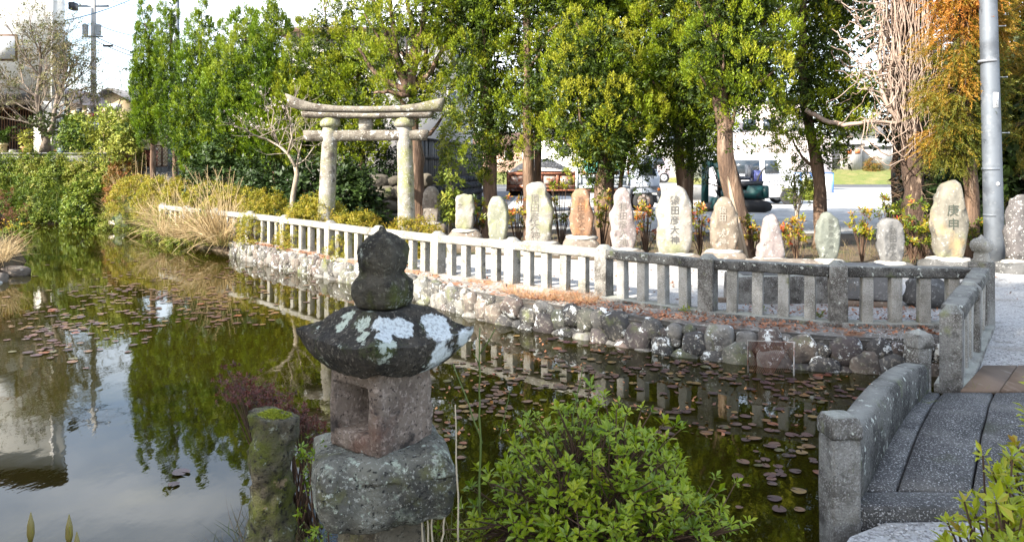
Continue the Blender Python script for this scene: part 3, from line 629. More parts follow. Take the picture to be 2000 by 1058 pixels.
# fire box with a window cut into its left face
FBH = lz(705) - lz(862) + .012; W2 = .150
def firebox():
    b = MB(); ux = [-W2, -.140, -.128, -.116, -.102, -.04, .02, .068, .098, .118, .138, W2]; uz = [0, .02, .05, .08, .13, .18, .23, .278, FBH - .015, FBH]
    def shape(x, y, z):
        p = Vector((x, y, z)); r = .022
        I = Vector((max(-W2 + r, min(W2 - r, x)), max(-W2 + r, min(W2 - r, y)), max(r, min(FBH - r, z)))); d = p - I
        q = I + (d.normalized() * r if d.length > 1e-6 else d)
        s = 1 + .03 * math.sin(math.pi * z / FBH); q.x *= s; q.y *= s
        return q + d.normalized() * (.010 * fbm(q, 11, 2) + .005 * fbm(q, 30, 3)) if d.length > 0 else q
    faces = []
    for side in range(4):
        for i in range(len(ux) - 1):
            for j in range(len(uz) - 1):
                if side == 0 and 4 <= i < 8 and 3 <= j < 7: continue
                q = []
                for (u, w) in ((ux[i], uz[j]), (ux[i + 1], uz[j]), (ux[i + 1], uz[j + 1]), (ux[i], uz[j + 1])):
                    x, y = [(u, -W2), (W2, u), (-u, W2), (-W2, -u)][side]; q.append(shape(x, y, w))
                faces.append(q)
    for z, fl in ((0, True), (FBH, False)):
        for i in range(len(ux) - 1):
            for j in range(len(ux) - 1):
                q = [shape(x, y, z) for (x, y) in ((ux[i], ux[j]), (ux[i + 1], ux[j]), (ux[i + 1], ux[j + 1]), (ux[i], ux[j + 1]))]
                faces.append(q[::-1] if fl else q)
    D = .24                                                        # the hollow
    for i in range(4, 8):
        for (z, s) in ((uz[3], 1), (uz[7], -1)):
            a, c = shape(ux[i], -W2, z), shape(ux[i + 1], -W2, z); m = [Vector((ux[i + 1], -W2 + D, z)), Vector((ux[i], -W2 + D, z))]
            faces.append([a, c] + m if s > 0 else ([a, c] + m)[::-1])
    for j in range(3, 7):
        for (u, s) in ((ux[4], 1), (ux[8], -1)):
            a, c = shape(u, -W2, uz[j]), shape(u, -W2, uz[j + 1]); m = [Vector((u, -W2 + D, uz[j + 1])), Vector((u, -W2 + D, uz[j]))]
            faces.append(([a, c] + m)[::-1] if s > 0 else [a, c] + m)
    faces.append([Vector((ux[4], -W2 + D, uz[3])), Vector((ux[8], -W2 + D, uz[3])), Vector((ux[8], -W2 + D, uz[7])), Vector((ux[4], -W2 + D, uz[7]))])
    V = []; F = []; key = {}
    for f in faces:
        q = []
        for p in f:
            k = tuple(round(c, 4) for c in p)
            if k not in key: key[k] = len(V); V.append(tuple(p))
            q.append(key[k])
        F.append(tuple(q))
    b.add(V, F); return b
o = firebox().obj('fire_box', LANT_BOX, lant); o.location.z = lz(864); o.rotation_euler.z = R(-39)
# roof: four concave faces, thick upswept eaves
def roof():
    b = MB(); n = 20; RH = .262; V = []; F = []
    def add_patch(fn, flip=False):
        base = len(V)
        for i in range(n + 1):
            for j in range(n + 1): V.append(fn(i / n, j / n))
        for i in range(n):
            for j in range(n):
                q = (base + i * (n + 1) + j, base + (i + 1) * (n + 1) + j, base + (i + 1) * (n + 1) + j + 1, base + i * (n + 1) + j + 1); F.append(q[::-1] if flip else q)
    def nz(p, a=.011): p = Vector(p); return tuple(p + Vector((0, 0, 1)) * a * (fbm(p, 9, 3) + .5 * fbm(p, 26, 4)) + p.normalized() * a * .8 * fbm(p, 8, 9))
    H = .285; T = .125
    for s in range(4):
        c_, s_ = math.cos(s * math.pi / 2), math.sin(s * math.pi / 2)
        def rot(x, y, z): return (x * c_ - y * s_, x * s_ + y * c_, z)
        def lift(u): return .035 * abs(2 * u - 1) ** 2.5
        def top(u, v):
            w = .125 + (RH - .125) * v; x = (2 * u - 1) * w; z = T + lift(u) * v * v + (H - T) * (1 - v) ** 1.12 * .72 
            return nz(rot(x, -w, z))
        def side(u, v):
            w = RH - .006 * (1 - v) - .055 * (1 - v) ** 2; x = (2 * u - 1) * w; z = v * T + lift(u); return nz(rot(x, -w, z * (1)), .011)
        def under(u, v):
            w = .10 + (RH - .061 - .10) * v; return nz(rot((2 * u - 1) * w, -w, lift(u) * v + .012 * (1 - v)), .004)
        add_patch(top, True); add_patch(side, True); add_patch(under)
    V.append((0, 0, T + (H - T) * .72)); 
    b.add(V, F); b.box((0, 0, T + (H - T) * .72 - .03), (.25, .25, .06)); return b
patches(LANT_ROOF, [(-.065, -.185, .20, .055), (-.13, -.15, .20, .05), (.10, -.20, .17, .070), (-.17, -.20, .17, .04), (-.235, .02, .19, .03)], (.56, .60, .60))
patches(LANT_ROOF, [(-.16, -.06, .20, .035), (-.20, .05, .19, .035), (-.14, .07, .21, .03), (-.21, -.12, .18, .03), (-.24, .14, .18, .025), (-.10, -.02, .23, .02)], (.46, .51, .42), .95)
o = roof().obj('roof', LANT_ROOF, lant, False); o.location = (.018, 0, lz(712)); o.rotation_euler.z = R(48)
bm = bmesh.new(); bm.from_mesh(o.data); bmesh.ops.remove_doubles(bm, verts=bm.verts[:], dist=.0015); bmesh.ops.recalc_face_normals(bm, faces=bm.faces[:])
for f in bm.faces: f.smooth = True
for e in bm.edges:
    if len(e.link_faces) == 2 and e.calc_face_angle(0) > .55: e.smooth = False
bm.to_mesh(o.data); bm.free()
b = MB(); z0 = lz(592); s_ = LY / FOC
prof = [(.05, 0), (.112, .004), (.126, .03), (.128, .075), (.120, .105), (.098, .128), (.090, .142), (.098, .165), (.107, .195), (.105, .23), (.094, .262), (.072, .29), (.048, .305), (.024, .318), (.01, .332)]
prof = [(np.interp(t, np.arange(len(prof)), [q[0] for q in prof]), np.interp(t, np.arange(len(prof)), [q[1] for q in prof])) for t in np.linspace(0, len(prof) - 1, 44)]
b.lathe(prof, (0, 0, 0), 44, sq=.5)
V = b.v[0]
for i in range(len(V)): V[i] += (.013 * fbm(V[i], 8, 5) + .006 * fbm(V[i], 24, 7)) * norm(V[i] * np.array([1, 1, 0]) + np.array([0, 0, .02]))
o = b.obj('jewel_finial', LANT_JEWEL, lant, True); o.location = (.006, 0, z0 - .012); o.rotation_euler.z = R(20)

# ------------------------------------------------------------------ mossy post at the water's edge
SY = 3.5; p0, p1 = at(515, 1120, SY), at(536, 812, SY)
stump = thing('mossy_post', 'thick leaning old post covered in lichen, bright moss on its cut top', 'post', (p0.x, SY, -.45))
b = MB(); n = 22; zt = p1.z + .45
pts = [(.12 * 0 + (p1.x - p0.x) * (i / n), 0, zt * i / n) for i in range(n + 1)]
n = 44; pts = [((p1.x - p0.x) * (i / n), 0, zt * i / n) for i in range(n + 1)]
b.tube(pts, [.108 - .012 * i / n + (.014 if i > n - 5 else 0) + .02 * (i / n < .3) for i in range(n + 1)], 48)
V = b.v[0]
for i in range(len(V)):
    c = np.array(pts[i // 48]); d = V[i] - c; V[i] = c + d * (1 + .34 * fbm(V[i], 5, 3) + .16 * fbm(V[i], 20, 6)); V[i][2] += .02 * fbm(V[i], 9, 8) - .10 * (V[i][0] - (p1.x - p0.x)) * (i // 48 > n - 2)
b.obj('trunk', STUMPM, stump, True)
MOSSM = leaf_mat('bright_moss', [(.12, .15, .008), (.26, .30, .015), (.34, .36, .03)], .2)
b = MB(); N = 900; a = rng.uniform(0, 6.28, N); r = np.sqrt(rng.uniform(0, 1, N)); px_ = (p1.x - p0.x) - .005 + .075 * r * np.cos(a); py_ = .01 + .06 * r * np.sin(a)
keep = (np.sin(px_ * 60) + np.cos(py_ * 70 + 1) > -.9); P = np.stack([px_, py_, np.full(N, zt - .008) - .10 * (px_ - (p1.x - p0.x)) + .022 * (1 - r ** 2) * rng.uniform(.3, 1, N)], -1)[keep]
add_scatter(b, SPRAY, P, np.tile([0, 0, 1.], (len(P), 1)) + rng.normal(0, .5, (len(P), 3)), rng.uniform(.010, .018, len(P)), rng.uniform(.2, 1, len(P))); b.obj('moss_cap', MOSSM, stump)

# ------------------------------------------------------------------ inscribed standing stones
INK = flat('carved_groove', (.085, .083, .078), .95); INKL = flat('pale_carved_groove', (.185, .168, .145), .95); INKW = flat('whitened_groove', (.34, .31, .26), .95); INKG = flat('green_carved_groove', (.05, .06, .045), .9)
def carve(parent, txt, mat, x, y, z, size, lh=1.0, rx=0, rz=0, name='inscription'):
    """vertical line of characters set into the face"""
    o = None
    for k, ch in enumerate(txt):
        if ch == ' ': continue
        b = MB(); c = bpy.data.curves.new('t', 'FONT'); c.body = ch; c.size = size; c.align_x = 'CENTER'; c.resolution_u = 2
        t = bpy.data.objects.new('t', c); C.objects.link(t); dg = bpy.context.evaluated_depsgraph_get(); me = bpy.data.meshes.new_from_object(t.evaluated_get(dg))
        V = np.array([tuple(v.co) for v in me.vertices]); F = [tuple(q.vertices) for q in me.polygons]
        bpy.data.objects.remove(t); bpy.data.curves.remove(c); bpy.data.meshes.remove(me)
        b.add(np.stack([V[:, 0] + random.uniform(-.02, .02) * size, np.zeros(len(V)), V[:, 1] - (k + .85) * size * lh], -1), F)
        o = b.obj(name, mat, parent); o.location = (x, y, z); o.rotation_euler = (rx, 0, rz)
    return o
def stele_mesh(outline, T, seed, mat, amp=.036):
    O = np.array(outline, float); k = len(O); N = 56                    # resample the closed outline smoothly
    d = np.r_[0, np.cumsum(np.linalg.norm(np.diff(np.r_[O, O[:1]], axis=0), axis=1))]; s = np.linspace(0, d[-1], N, endpoint=False)
    Q = np.stack([np.interp(s, d, np.r_[O[:, i], O[:1, i]]) for i in (0, 1)], -1)
    Q = (np.roll(Q, 1, 0) + 4 * Q + np.roll(Q, -1, 0)) / 6
    c = np.array([Q[:, 0].mean(), Q[:, 1].mean()]); rings = [(.0, -T / 2), (.3, -T / 2), (.55, -T / 2), (.74, -T * .49), (.88, -T * .46), (.955, -T * .36), (1.0, -T * .12), (.99, T * .2), (.85, T * .45), (.5, T * .5), (.0, T * .5)]
    V = []; F = []; idx = []
    for (f, y) in rings:
        if f == 0: V.append((c[0], y, c[1])); idx.append([len(V) - 1] * N); continue
        row = []
        for q in Q:
            p = c + (q - c) * f; a = amp * fbm((p[0], y, p[1]), 5.5, seed, 5); a2 = amp * fbm((p[0], y, p[1]), 2.2, seed + 30, 2); e = 1 if f > .8 else .0; V.append((p[0] + e * (a * .8 + a2 * .6) * np.sign(p[0] - c[0]), y + (a * 1.1 + a2 if f > .7 else .012 * fbm((p[0], 0, p[1]), 9, seed)), p[1] + e * a * .5)); row.append(len(V) - 1)
        idx.append(row)
    for a, b_ in zip(idx, idx[1:]):
        for i in range(N):
            q = [a[i], a[(i + 1) % N], b_[(i + 1) % N], b_[i]]; u = []
            for v in q:
                if v not in u: u.append(v)
            if len(u) > 2: F.append(tuple(u[::-1] if False else u))
    b = MB(); b.add(V, F); return b.mesh('slab', mat, False)
def stmat(n, base, dk, lt, extra=(), **k):
    return surf_mat(n, base, [(dk, 3.2, .46, .68, 9), (lt, 14, .56, .68, 7)] + list(extra) + [(LICHW, 13, .66, .70, 8)], bump=(28, .7, .014), **k)
S_BR = stmat('brown_grey_stone', (.22, .195, .165), (.12, .10, .085), (.34, .31, .27))
S_PALE = stmat('pale_stone', (.285, .268, .235), (.15, .138, .12), (.40, .385, .35), [((.27, .20, .17), 2.2, .56, .72), ((.13, .125, .105), 5, .58, .70, 10), ((.22, .23, .12), 1.6, .56, .72)])
S_GRN = stmat('green_grey_stone', (.22, .222, .17), (.16, .165, .115), (.38, .375, .32), [((.30, .33, .15), 2.6, .56, .7)])
S_RUST = stmat('rust_brown_stone', (.22, .13, .08), (.17, .105, .07), (.40, .29, .20), [((.33, .15, .06), 2.6, .55, .7)])
S_MAU = stmat('mauve_white_stone', (.26, .225, .21), (.18, .145, .14), (.44, .42, .40), [((.12, .10, .09), 5, .58, .7, 10)])
S_TAN = stmat('brownish_stone', (.185, .15, .115), (.18, .15, .115), (.40, .36, .30), [((.29, .29, .15), 2.2, .56, .7)])
S_SAGE = stmat('sage_grey_stone', (.135, .145, .122), (.13, .14, .12), (.30, .31, .27))
S_GREY = stmat('grey_stone', (.15, .147, .142), (.115, .113, .11), (.30, .295, .285))
S_BIG = stmat('ochre_grey_stone', (.19, .175, .14), (.12, .11, .09), (.34, .325, .28), [((.33, .24, .13), 2.4, .56, .70), ((.24, .25, .13), 1.8, .58, .7)])
S_DARK = stmat('dark_speckled_stone', (.11, .10, .098), (.055, .052, .05), (.22, .21, .20), [(LICHW, 24, .60, .65, 6)])
MON = []
def monument(xl, xr, yt, yb, Y, outline, mat, label, txt=None, ink=INK, tsz=.15, tx=0, tz=.86, lh=1.0, T=.30, seed=1, base=None, bmat=None, rz=0, zb=None):
    """outline in unit width (-.5 .. .5) and unit height (0 .. 1)"""
    w = (xr - xl) / FOC * Y; pb = at((xl + xr) / 2, yb, Y); h = (yb - yt) / FOC * Y
    t = thing('standing_stone', label, 'standing stone', (pb.x, Y, 0), rz, 'inscribed stones set in a row behind the fence'); z = pb.z
    me = stele_mesh([(x * w, u * h) for x, u in outline], T, seed, mat); o = inst('slab', me, t, (0, 0, z - .01))
    if txt: carve(o, txt, ink, tx * w, -T / 2 - .010, tz * h, tsz, lh)
    if base:
        bw, bd, bmt = base; bh = max(.12, z + .03); b = MB(); V, F = ico(3, seed * 2.3, .16, (bw / 2, bd / 2, bh), .35); V[:, 2] = np.minimum(V[:, 2], bh * .95)
        V[:, 2] += 0; b.add(V, F); b.obj('plinth', bmt, t, True)
        m = MB(); mw = w * .58 + .05; V, F = ico(2, seed * 1.1, .12, (mw, T * .5 + .11, .065)); m.add(V + np.array([0, 0, z - .005]), F); m.obj('mortar_bed', bmat or MORT_W, t, True)
    MON.append(t); return t
EL = [(-.30, 0), (-.42, .12), (-.49, .35), (-.50, .6), (-.45, .8), (-.33, .93), (-.12, .995), (.1, 1), (.30, .94), (.44, .80), (.50, .58), (.48, .3), (.40, .1), (.28, 0)]
monument(826, 858, 362, 436, 17.2, [(-.48, 0), (-.5, .5), (-.46, .82), (-.30, .95), (0, 1), (.28, .96), (.46, .84), (.5, .5), (.48, 0)], S_BR, 'slim round-topped brown-grey standing stone nearest the torii gate', T=.26, seed=2, base=(.8, .6, PLINTH))
monument(889, 928, 377, 450, 16.0, [(-.36, 0), (-.5, .12), (-.46, .5), (-.5, .86), (-.42, .95), (-.05, 1), (.2, .96), (.30, 1), (.42, .95), (.5, .6), (.42, .12), (.36, 0)], S_PALE, 'pale stone with a dark notch and streak set on a brown rock base', '文', INKL, .12, -.25, .75, T=.28, seed=3, base=(.80, .55, PLINTH))
monument(952, 993, 382, 470, 15.3, EL, S_GRN, 'plain greenish oval standing stone left of the tall shouldered stone', T=.26, seed=4, base=(.72, .5, MORT_W))
monument(1024, 1084, 353, 474, 14.9, [(-.42, 0), (-.47, .3), (-.42, .7), (-.44, .92), (-.30, .985), (-.02, 1), (.18, .95), (.24, .80), (.38, .66), (.50, .56), (.42, .38), (.36, .16), (.34, 0)], S_PALE, 'tallest pale stone with a sloping right shoulder beside the rust-brown stone', '猿田彦大神', INKL, .185, -.18, .80, .95, .34, 5, (.95, .6, MORT_W))
monument(1112, 1160, 366, 463, 14.5, [(-.38, 0), (-.48, .2), (-.5, .45), (-.40, .72), (-.36, .88), (-.22, .97), (.0, 1), (.22, .98), (.36, .90), (.33, .75), (.42, .64), (.40, .54), (.50, .40), (.45, .16), (.38, 0)], S_RUST, 'rust-brown standing stone on a low rounded grey mound', '猿田彦大神', flat('rusty_carved_groove', (.16, .095, .06), .95), .15, -.06, .84, 1.0, .30, 6, (.74, .6, PLINTH))
monument(1190, 1242, 364, 487, 14.0, [(-.36, 0), (-.46, .25), (-.5, .55), (-.38, .68), (-.30, .86), (-.15, .97), (.08, 1), (.26, .93), (.28, .78), (.38, .62), (.44, .40), (.5, .25), (.44, .08), (.38, 0)], S_MAU, 'mauve-white stone narrowing to the top beside the biggest white stone', '猿田彦大神', INKL, .16, -.04, .76, 1.0, .30, 7, (.9, .55, PLINTH))
monument(1284, 1351, 360, 497, 13.6, [(-.40, 0), (-.5, .10), (-.48, .45), (-.47, .76), (-.36, .88), (-.16, .93), (-.06, .985), (.08, 1), (.2, .97), (.34, .88), (.46, .72), (.5, .5), (.49, .2), (.42, .06), (.32, 0)], S_PALE, 'broadest white standing stone with five dark carved characters', '猿田彦大神', INK, .165, -.06, .86, 1.06, .34, 8, (1.0, .6, PLINTH))
monument(1387, 1442, 383, 491, 13.4, [(-.32, 0), (-.44, .1), (-.5, .3), (-.45, .6), (-.36, .86), (-.2, .97), (0, 1), (.2, .96), (.36, .82), (.46, .58), (.5, .3), (.42, .1), (.3, 0)], S_TAN, 'brownish egg-shaped stone leaning near the split pale tree trunk', '猿田 大神', INKW, .13, -.14, .84, 1.05, .28, 9, (.80, .6, PLINTH))
monument(1478, 1531, 415, 506, 12.9, [(-.5, 0), (-.48, .2), (-.36, .5), (-.28, .78), (-.22, .94), (-.02, 1), (.16, .96), (.26, .78), (.36, .55), (.48, .25), (.5, .08), (.44, 0)], S_MAU, 'pale pyramid-shaped stone with a whitish tip and no writing', T=.28, seed=10, base=(.7, .5, PLINTH))
monument(1594, 1639, 411, 510, 12.8, [(-.24, 0), (-.38, .12), (-.5, .45), (-.48, .72), (-.30, .92), (-.05, 1), (.14, .97), (.24, .92), (.4, .85), (.5, .6), (.46, .32), (.36, .1), (.22, 0)], S_SAGE, 'sage-grey oval stone on a small pale foot', '猿田彦大神', flat('dim_carved_groove', (.10, .105, .09), .95), .085, 0, .88, 1.25, .24, 11, (.48, .4, MORT_W))
monument(1714, 1763, 425, 514, 12.5, [(-.36, 0), (-.44, .2), (-.5, .55), (-.45, .85), (-.28, .97), (0, 1), (.25, .98), (.4, .88), (.5, .6), (.48, .3), (.38, .08), (.30, 0)], S_GREY, 'grey stone with a dark damp top and crisp black writing', '猿田彦大神', INK, .125, -.06, .82, 1.0, .25, 12, (.75, .5, PLINTHD))
monument(1820, 1886, 351, 506, 12.6, [(-.32, 0), (-.42, .16), (-.5, .38), (-.44, .6), (-.36, .82), (-.2, .95), (.04, 1), (.24, .99), (.32, .84), (.38, .7), (.5, .5), (.45, .3), (.38, .12), (.30, 0)], S_BIG, 'tall ochre-grey stone carved with two large characters near the steel pole', '庚申', INKG, .20, -.05, .72, 1.12, .34, 13, (1.0, .6, PLINTHD))
monument(1966, 2032, 378, 512, 12.2, EL, S_DARK, 'dark white-speckled stone right of the steel pole', '庚申', INK, .16, .1, .8, 1.1, .3, 14, (1.05, .7, PLINTHD))

# ------------------------------------------------------------------ blocks behind the fence
def rock_thing(name, label, cat, x, y, z, size, seed, mat, rz=0, rad=.03, amp=.015, drop=False):
    t = thing(name, label, cat, (x, y, z), rz); b = MB(); b.add(*rough_box(size, 9, rad, amp, 5, seed)); b.obj('block', mat, t); return t
p = at(1530, 512, 12.3); t = rock_thing('stone_slab', 'long flat stone slab lying below the pyramid-shaped stone', 'stone slab', p.x, 12.3, -.01, (1.08, .5, .19), 2, PLINTH)
t = thing('stone_trough', 'long grey stone basin lying behind the fence balusters', 'stone basin', (3.38, 9.6, -.01), .04)
b = MB(); b.add(*rough_box((1.32, .55, .36), 10, .03, .012, 5, 7)); b.obj('block', FENCED, t)
b = MB(); b.add(*rough_box((1.12, .36, .02), 5, .008, .002, 5, 7)); b.obj('hollow', PLINTHD, t, loc=None).location = (0, 0, .352)
b = MB(); b.add(*rough_box((.22, .10, .07), 5, .008, .003, 5, 7)); b.obj('stone', PLANKM, t).location = (-.78, -.1, 0)
t = rock_thing('stone_block', 'squared dark stone block with faint carved writing behind the fence', 'stone block', 4.26, 9.3, .09, (.54, .40, .40), 5, S_GREY, -.25)
carve(t, '奉納', INKL, -.18, -.212, .36, .13)
t2 = thing('timber_sill', 'brown timber under the carved dark stone block', 'timber', (4.28, 9.28, -.01), -.25)
for k in (-1, 1): b = MB(); b.box((0, k * .14, .045), (.66, .09, .09)); b.obj('beam', PLANKM, t2)
t = thing('boulder', 'rounded two-tone black and brown boulder behind the last fence bay', 'boulder', (4.95, 9.15, -.02)); b = MB(); V, F = ico(3, 9.2, .3, (.24, .22, .20), .2); b.add(V + np.array([0, 0, .19]), F); b.obj('rock', PLINTHD, t, True)
t = thing('boulder', 'small pale rock beside the black boulder', 'boulder', (4.62, 9.5, -.02)); b = MB(); V, F = ico(2, 4.2, .3, (.13, .12, .11), .2); b.add(V + np.array([0, 0, .09]), F); b.obj('rock', PLINTH, t, True)
for (x, y, r, lb) in ((1.40, 3.36, (.26, .2, .07), 'flat dark bank rock under the near bridge post'), (1.62, 3.16, (.26, .16, .09), 'low dark bank rock beside the near gravel')):
    t = thing('bank_rock', lb, 'rock', (x, y, -.2), .3, 'rocks edging the near bank'); b = MB(); V, F = ico(3, x * 7, .25, r, .3); b.add(V + np.array([0, 0, .10]), F); b.obj('rock', PLINTHD, t, True)
# ------------------------------------------------------------------ foliage materials
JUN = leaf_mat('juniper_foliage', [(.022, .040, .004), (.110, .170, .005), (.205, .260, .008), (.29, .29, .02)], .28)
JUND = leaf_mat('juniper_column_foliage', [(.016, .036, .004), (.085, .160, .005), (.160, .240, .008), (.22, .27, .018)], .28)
CEDAR = leaf_mat('cedar_foliage', [(.035, .055, .006), (.14, .135, .012), (.32, .17, .018), (.42, .15, .03)], .3)
CEDAR2 = leaf_mat('cedar_green', [(.02, .035, .008), (.05, .075, .012), (.12, .12, .02)], .25)
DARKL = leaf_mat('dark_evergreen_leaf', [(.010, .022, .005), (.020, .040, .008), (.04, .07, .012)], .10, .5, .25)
AZAL = leaf_mat('azalea_leaf', [(.050, .065, .006), (.17, .175, .010), (.25, .22, .014), (.27, .19, .02)], .25)
BANKL = leaf_mat('bank_shrub_leaf', [(.022, .045, .006), (.075, .125, .010), (.15, .19, .014), (.20, .19, .03)], .2)
PHOT = leaf_mat('photinia_leaf', [(.05, .09, .010), (.15, .18, .012), (.26, .22, .015), (.36, .10, .03), (.32, .03, .025)], .25, .4, .4)
OLIVE = leaf_mat('thin_olive_leaf', [(.05, .065, .018), (.12, .125, .04), (.17, .13, .06)], .2)
LIME = leaf_mat('light_green_leaf', [(.07, .11, .012), (.16, .20, .02), (.26, .26, .04)], .25)
STRAW = leaf_mat('dry_grass_blade', [(.22, .15, .07), (.42, .31, .16), (.56, .45, .27)], .3)
REDT = leaf_mat('reddish_leaf', [(.05, .07, .01), (.14, .10, .015), (.24, .09, .025)], .2)

def sample_env(rows, Y, n, depth=.8, back=.3, shell=(.5, 1.0)):
    """points in a crown given by rows (y, left, right) seen at distance Y, with depth; returns points and outward axes"""
    rows = sorted(rows); ys = np.array([r[0] for r in rows], float); xl = np.array([r[1] for r in rows], float); xr = np.array([r[2] for r in rows], float)
    yy = np.linspace(ys[0], ys[-1], 300); w = np.interp(yy, ys, xr - xl); cdf = np.cumsum(np.maximum(w, 1)); cdf /= cdf[-1]
    y = np.interp(rng.uniform(0, 1, n), cdf, yy); L = np.interp(y, ys, xl); Rr = np.interp(y, ys, xr); s = Y / FOC
    a = rng.uniform(0, 2 * math.pi, n); flip = rng.uniform(0, 1, n) > back; a = np.where(flip & (np.sin(a) > 0), -a, a)
    rad = rng.uniform(*shell, n) ** .6
    hw = (Rr - L) / 2 * s; X = ((L + Rr) / 2 - 1000) * s + hw * rad * np.cos(a); D = hw * depth * rad * np.sin(a)
    P = np.stack([X, Y + D, EYE - (y - HY) * s], -1); A = np.stack([np.cos(a), np.sin(a) * depth, np.zeros(n)], -1)
    sample_env.hw = hw
    return P, norm(A)
def spaced(P, A, n, dist):
    """greedy pick of n points that keep apart"""
    keep = []; 
    for i in range(len(P)):
        if len(keep) >= n: break
        if not keep or (((P[keep] - P[i]) * np.array([1, 1, .8])) ** 2).sum(1).min() > dist ** 2: keep.append(i)
    spaced.keep = keep
    return P[keep], A[keep]
def clumps(b, P, A, tufts, rl, size, temps, up, tb, tv, stretch, sc):
    """rounded foliage pads: tufts packed on the outer side of each lobe, lighter at the tips"""
    N = len(P); R_ = rng.uniform(rl[0], rl[1], N) * sc; lt = rng.normal(tb, tv, N)
    D = norm(rng.normal(0, 1, (N, tufts, 3)) + A[:, None] * .75 + np.array([0, 0, .55])); r = rng.uniform(.7, 1.0, (N, tufts, 1)) ** .5
    wob = 1 + .25 * np.sin(D[..., :1] * 5 + np.arange(N)[:, None, None]) * np.cos(D[..., 2:] * 4 + 2 * np.arange(N)[:, None, None])
    Q = P[:, None] + D * r * wob * R_[:, None, None] * np.array([1, 1, stretch]); AX = norm(D * .75 + np.array([0, 0, up]) + rng.normal(0, .22, D.shape))
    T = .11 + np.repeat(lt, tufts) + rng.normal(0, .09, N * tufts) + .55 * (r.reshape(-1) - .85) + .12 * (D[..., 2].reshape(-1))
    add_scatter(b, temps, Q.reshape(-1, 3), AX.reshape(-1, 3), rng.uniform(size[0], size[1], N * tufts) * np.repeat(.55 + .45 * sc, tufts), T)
def lobed(b, P, A, tufts, rl, size, temps, up, tb=.45, tv=.2, mi=0, stretch=1.2):
    """a clump of tufts round each point of P"""
    N = len(P); rl = rng.uniform(rl[0], rl[1], N); lt = rng.normal(tb, tv, N)
    D = norm(rng.normal(0, 1, (N, tufts, 3)) + A[:, None] * .55 + np.array([0, 0, .30])); r = rng.uniform(.45, 1.0, (N, tufts, 1)) ** .5
    Q = P[:, None] + D * r * rl[:, None, None] * np.array([1, 1, stretch])
    AX = norm(D * .8 + A[:, None] * .3 + np.array([0, 0, up]) + rng.normal(0, .22, D.shape))
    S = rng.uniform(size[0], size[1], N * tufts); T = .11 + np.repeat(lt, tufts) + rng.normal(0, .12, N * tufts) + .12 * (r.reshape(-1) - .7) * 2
    add_scatter(b, temps, Q.reshape(-1, 3), AX.reshape(-1, 3), S, T, mi=mi)
def trunk_mb(b, pts, r0, r1, n=10, rough=.12, seed=0, sub=5):
    P = [Vector(p) for p in pts]; out = []; 
    for i in range(len(P) - 1):
        for k in range(sub): out.append(P[i].lerp(P[i + 1], k / sub))
    out.append(P[-1]); m = len(out)
    out = [p + Vector((mnoise.noise(p * 1.3 + Vector((seed, 0, 0))), mnoise.noise(p * 1.3 + Vector((0, seed, 7))), 0)) * r0 * .35 for p in out]
    rr = [r0 + (r1 - r0) * i / (m - 1) for i in range(m)]; rr[0] *= 1.35; 
    if m > 2: rr[1] *= 1.12
    k = len(b.v); b.tube(out, rr, n); V = b.v[k]
    for i in range(len(V)):
        c = np.array(out[i // n]); V[i] = c + (V[i] - c) * (1 + rough * 2.2 * fbm((V[i][0] * 3, V[i][1] * 3, V[i][2] * .5), 3, seed, 3))
    return out
def limb(b, p, q, r, sag=.15, n=5):
    p, q = Vector(p), Vector(q); m = [p.lerp(q, t) + Vector((0, 0, -sag * math.sin(math.pi * t))) + rnd() * (q - p).length * .05 for t in (0, .25, .5, .75, 1)]
    b.tube(m, [r, r * .85, r * .65, r * .45, r * .2], n, cap=False)

JG = 'junipers in a row behind the standing stones'
def juniper(label, Y, rows, trunk, r0, nl, tufts=15, rl=(.26, .50), size=(.22, .36), up=.35, mat=None, temps=None, nlimb=12, bark=None, tb=.48, depth=.75, group=JG, name='juniper_tree', shell=(.45, 1), stretch=1.15, tv=.13, gap=1.55):
    pts = [at(x, y, Y) for x, y in trunk]; pts[0].z = min(pts[0].z, .0)
    t = thing(name, label, 'tree', (pts[0].x, Y, 0), 0, group); off = np.array([pts[0].x, Y, 0])
    b = MB(); out = trunk_mb(b, [p - Vector(off) for p in pts], r0, r0 * .4, seed=pts[0].x)
    c = MB(); m = mat or JUN
    if m in (JUN, JUND):
        P, A = sample_env(rows, Y, nl * 9, depth, back=.12, shell=(.45, 1)); hw = sample_env.hw; P, A = spaced(P, A, nl, sum(rl) * .5 * gap); sc_ = np.clip(hw[spaced.keep] / .42, .30, 1)
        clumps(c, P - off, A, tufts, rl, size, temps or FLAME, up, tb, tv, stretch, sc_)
        P3, A3 = sample_env(rows, Y, nl // 2, depth, shell=(.0, .5)); k_ = np.repeat(np.clip(sample_env.hw / .5, .15, 1), 17); add_scatter(c, FLAME, np.repeat(P3 - off, 17, 0) + rng.normal(0, .27, (len(P3) * 17, 3)) * k_[:, None], rng.normal(0, 1, (len(P3) * 17, 3)), rng.uniform(.2, .3, len(P3) * 17) * k_, .03)  # near-black tint inside the crown paints the shade between lobes
        nl = len(P)
    else:
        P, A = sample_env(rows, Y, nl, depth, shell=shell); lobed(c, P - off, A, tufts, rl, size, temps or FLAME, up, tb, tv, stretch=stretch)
    for i in range(nlimb):
        q = P[rng.integers(0, nl)] - off; z = q[2] - abs(rng.normal(.6, .4)); k = min(out, key=lambda p: abs(p.z - z)); limb(b, k, q, r0 * .28)
    b.obj('trunk', bark or BARK, t, True); c.obj('crown', mat or JUN, t); return t

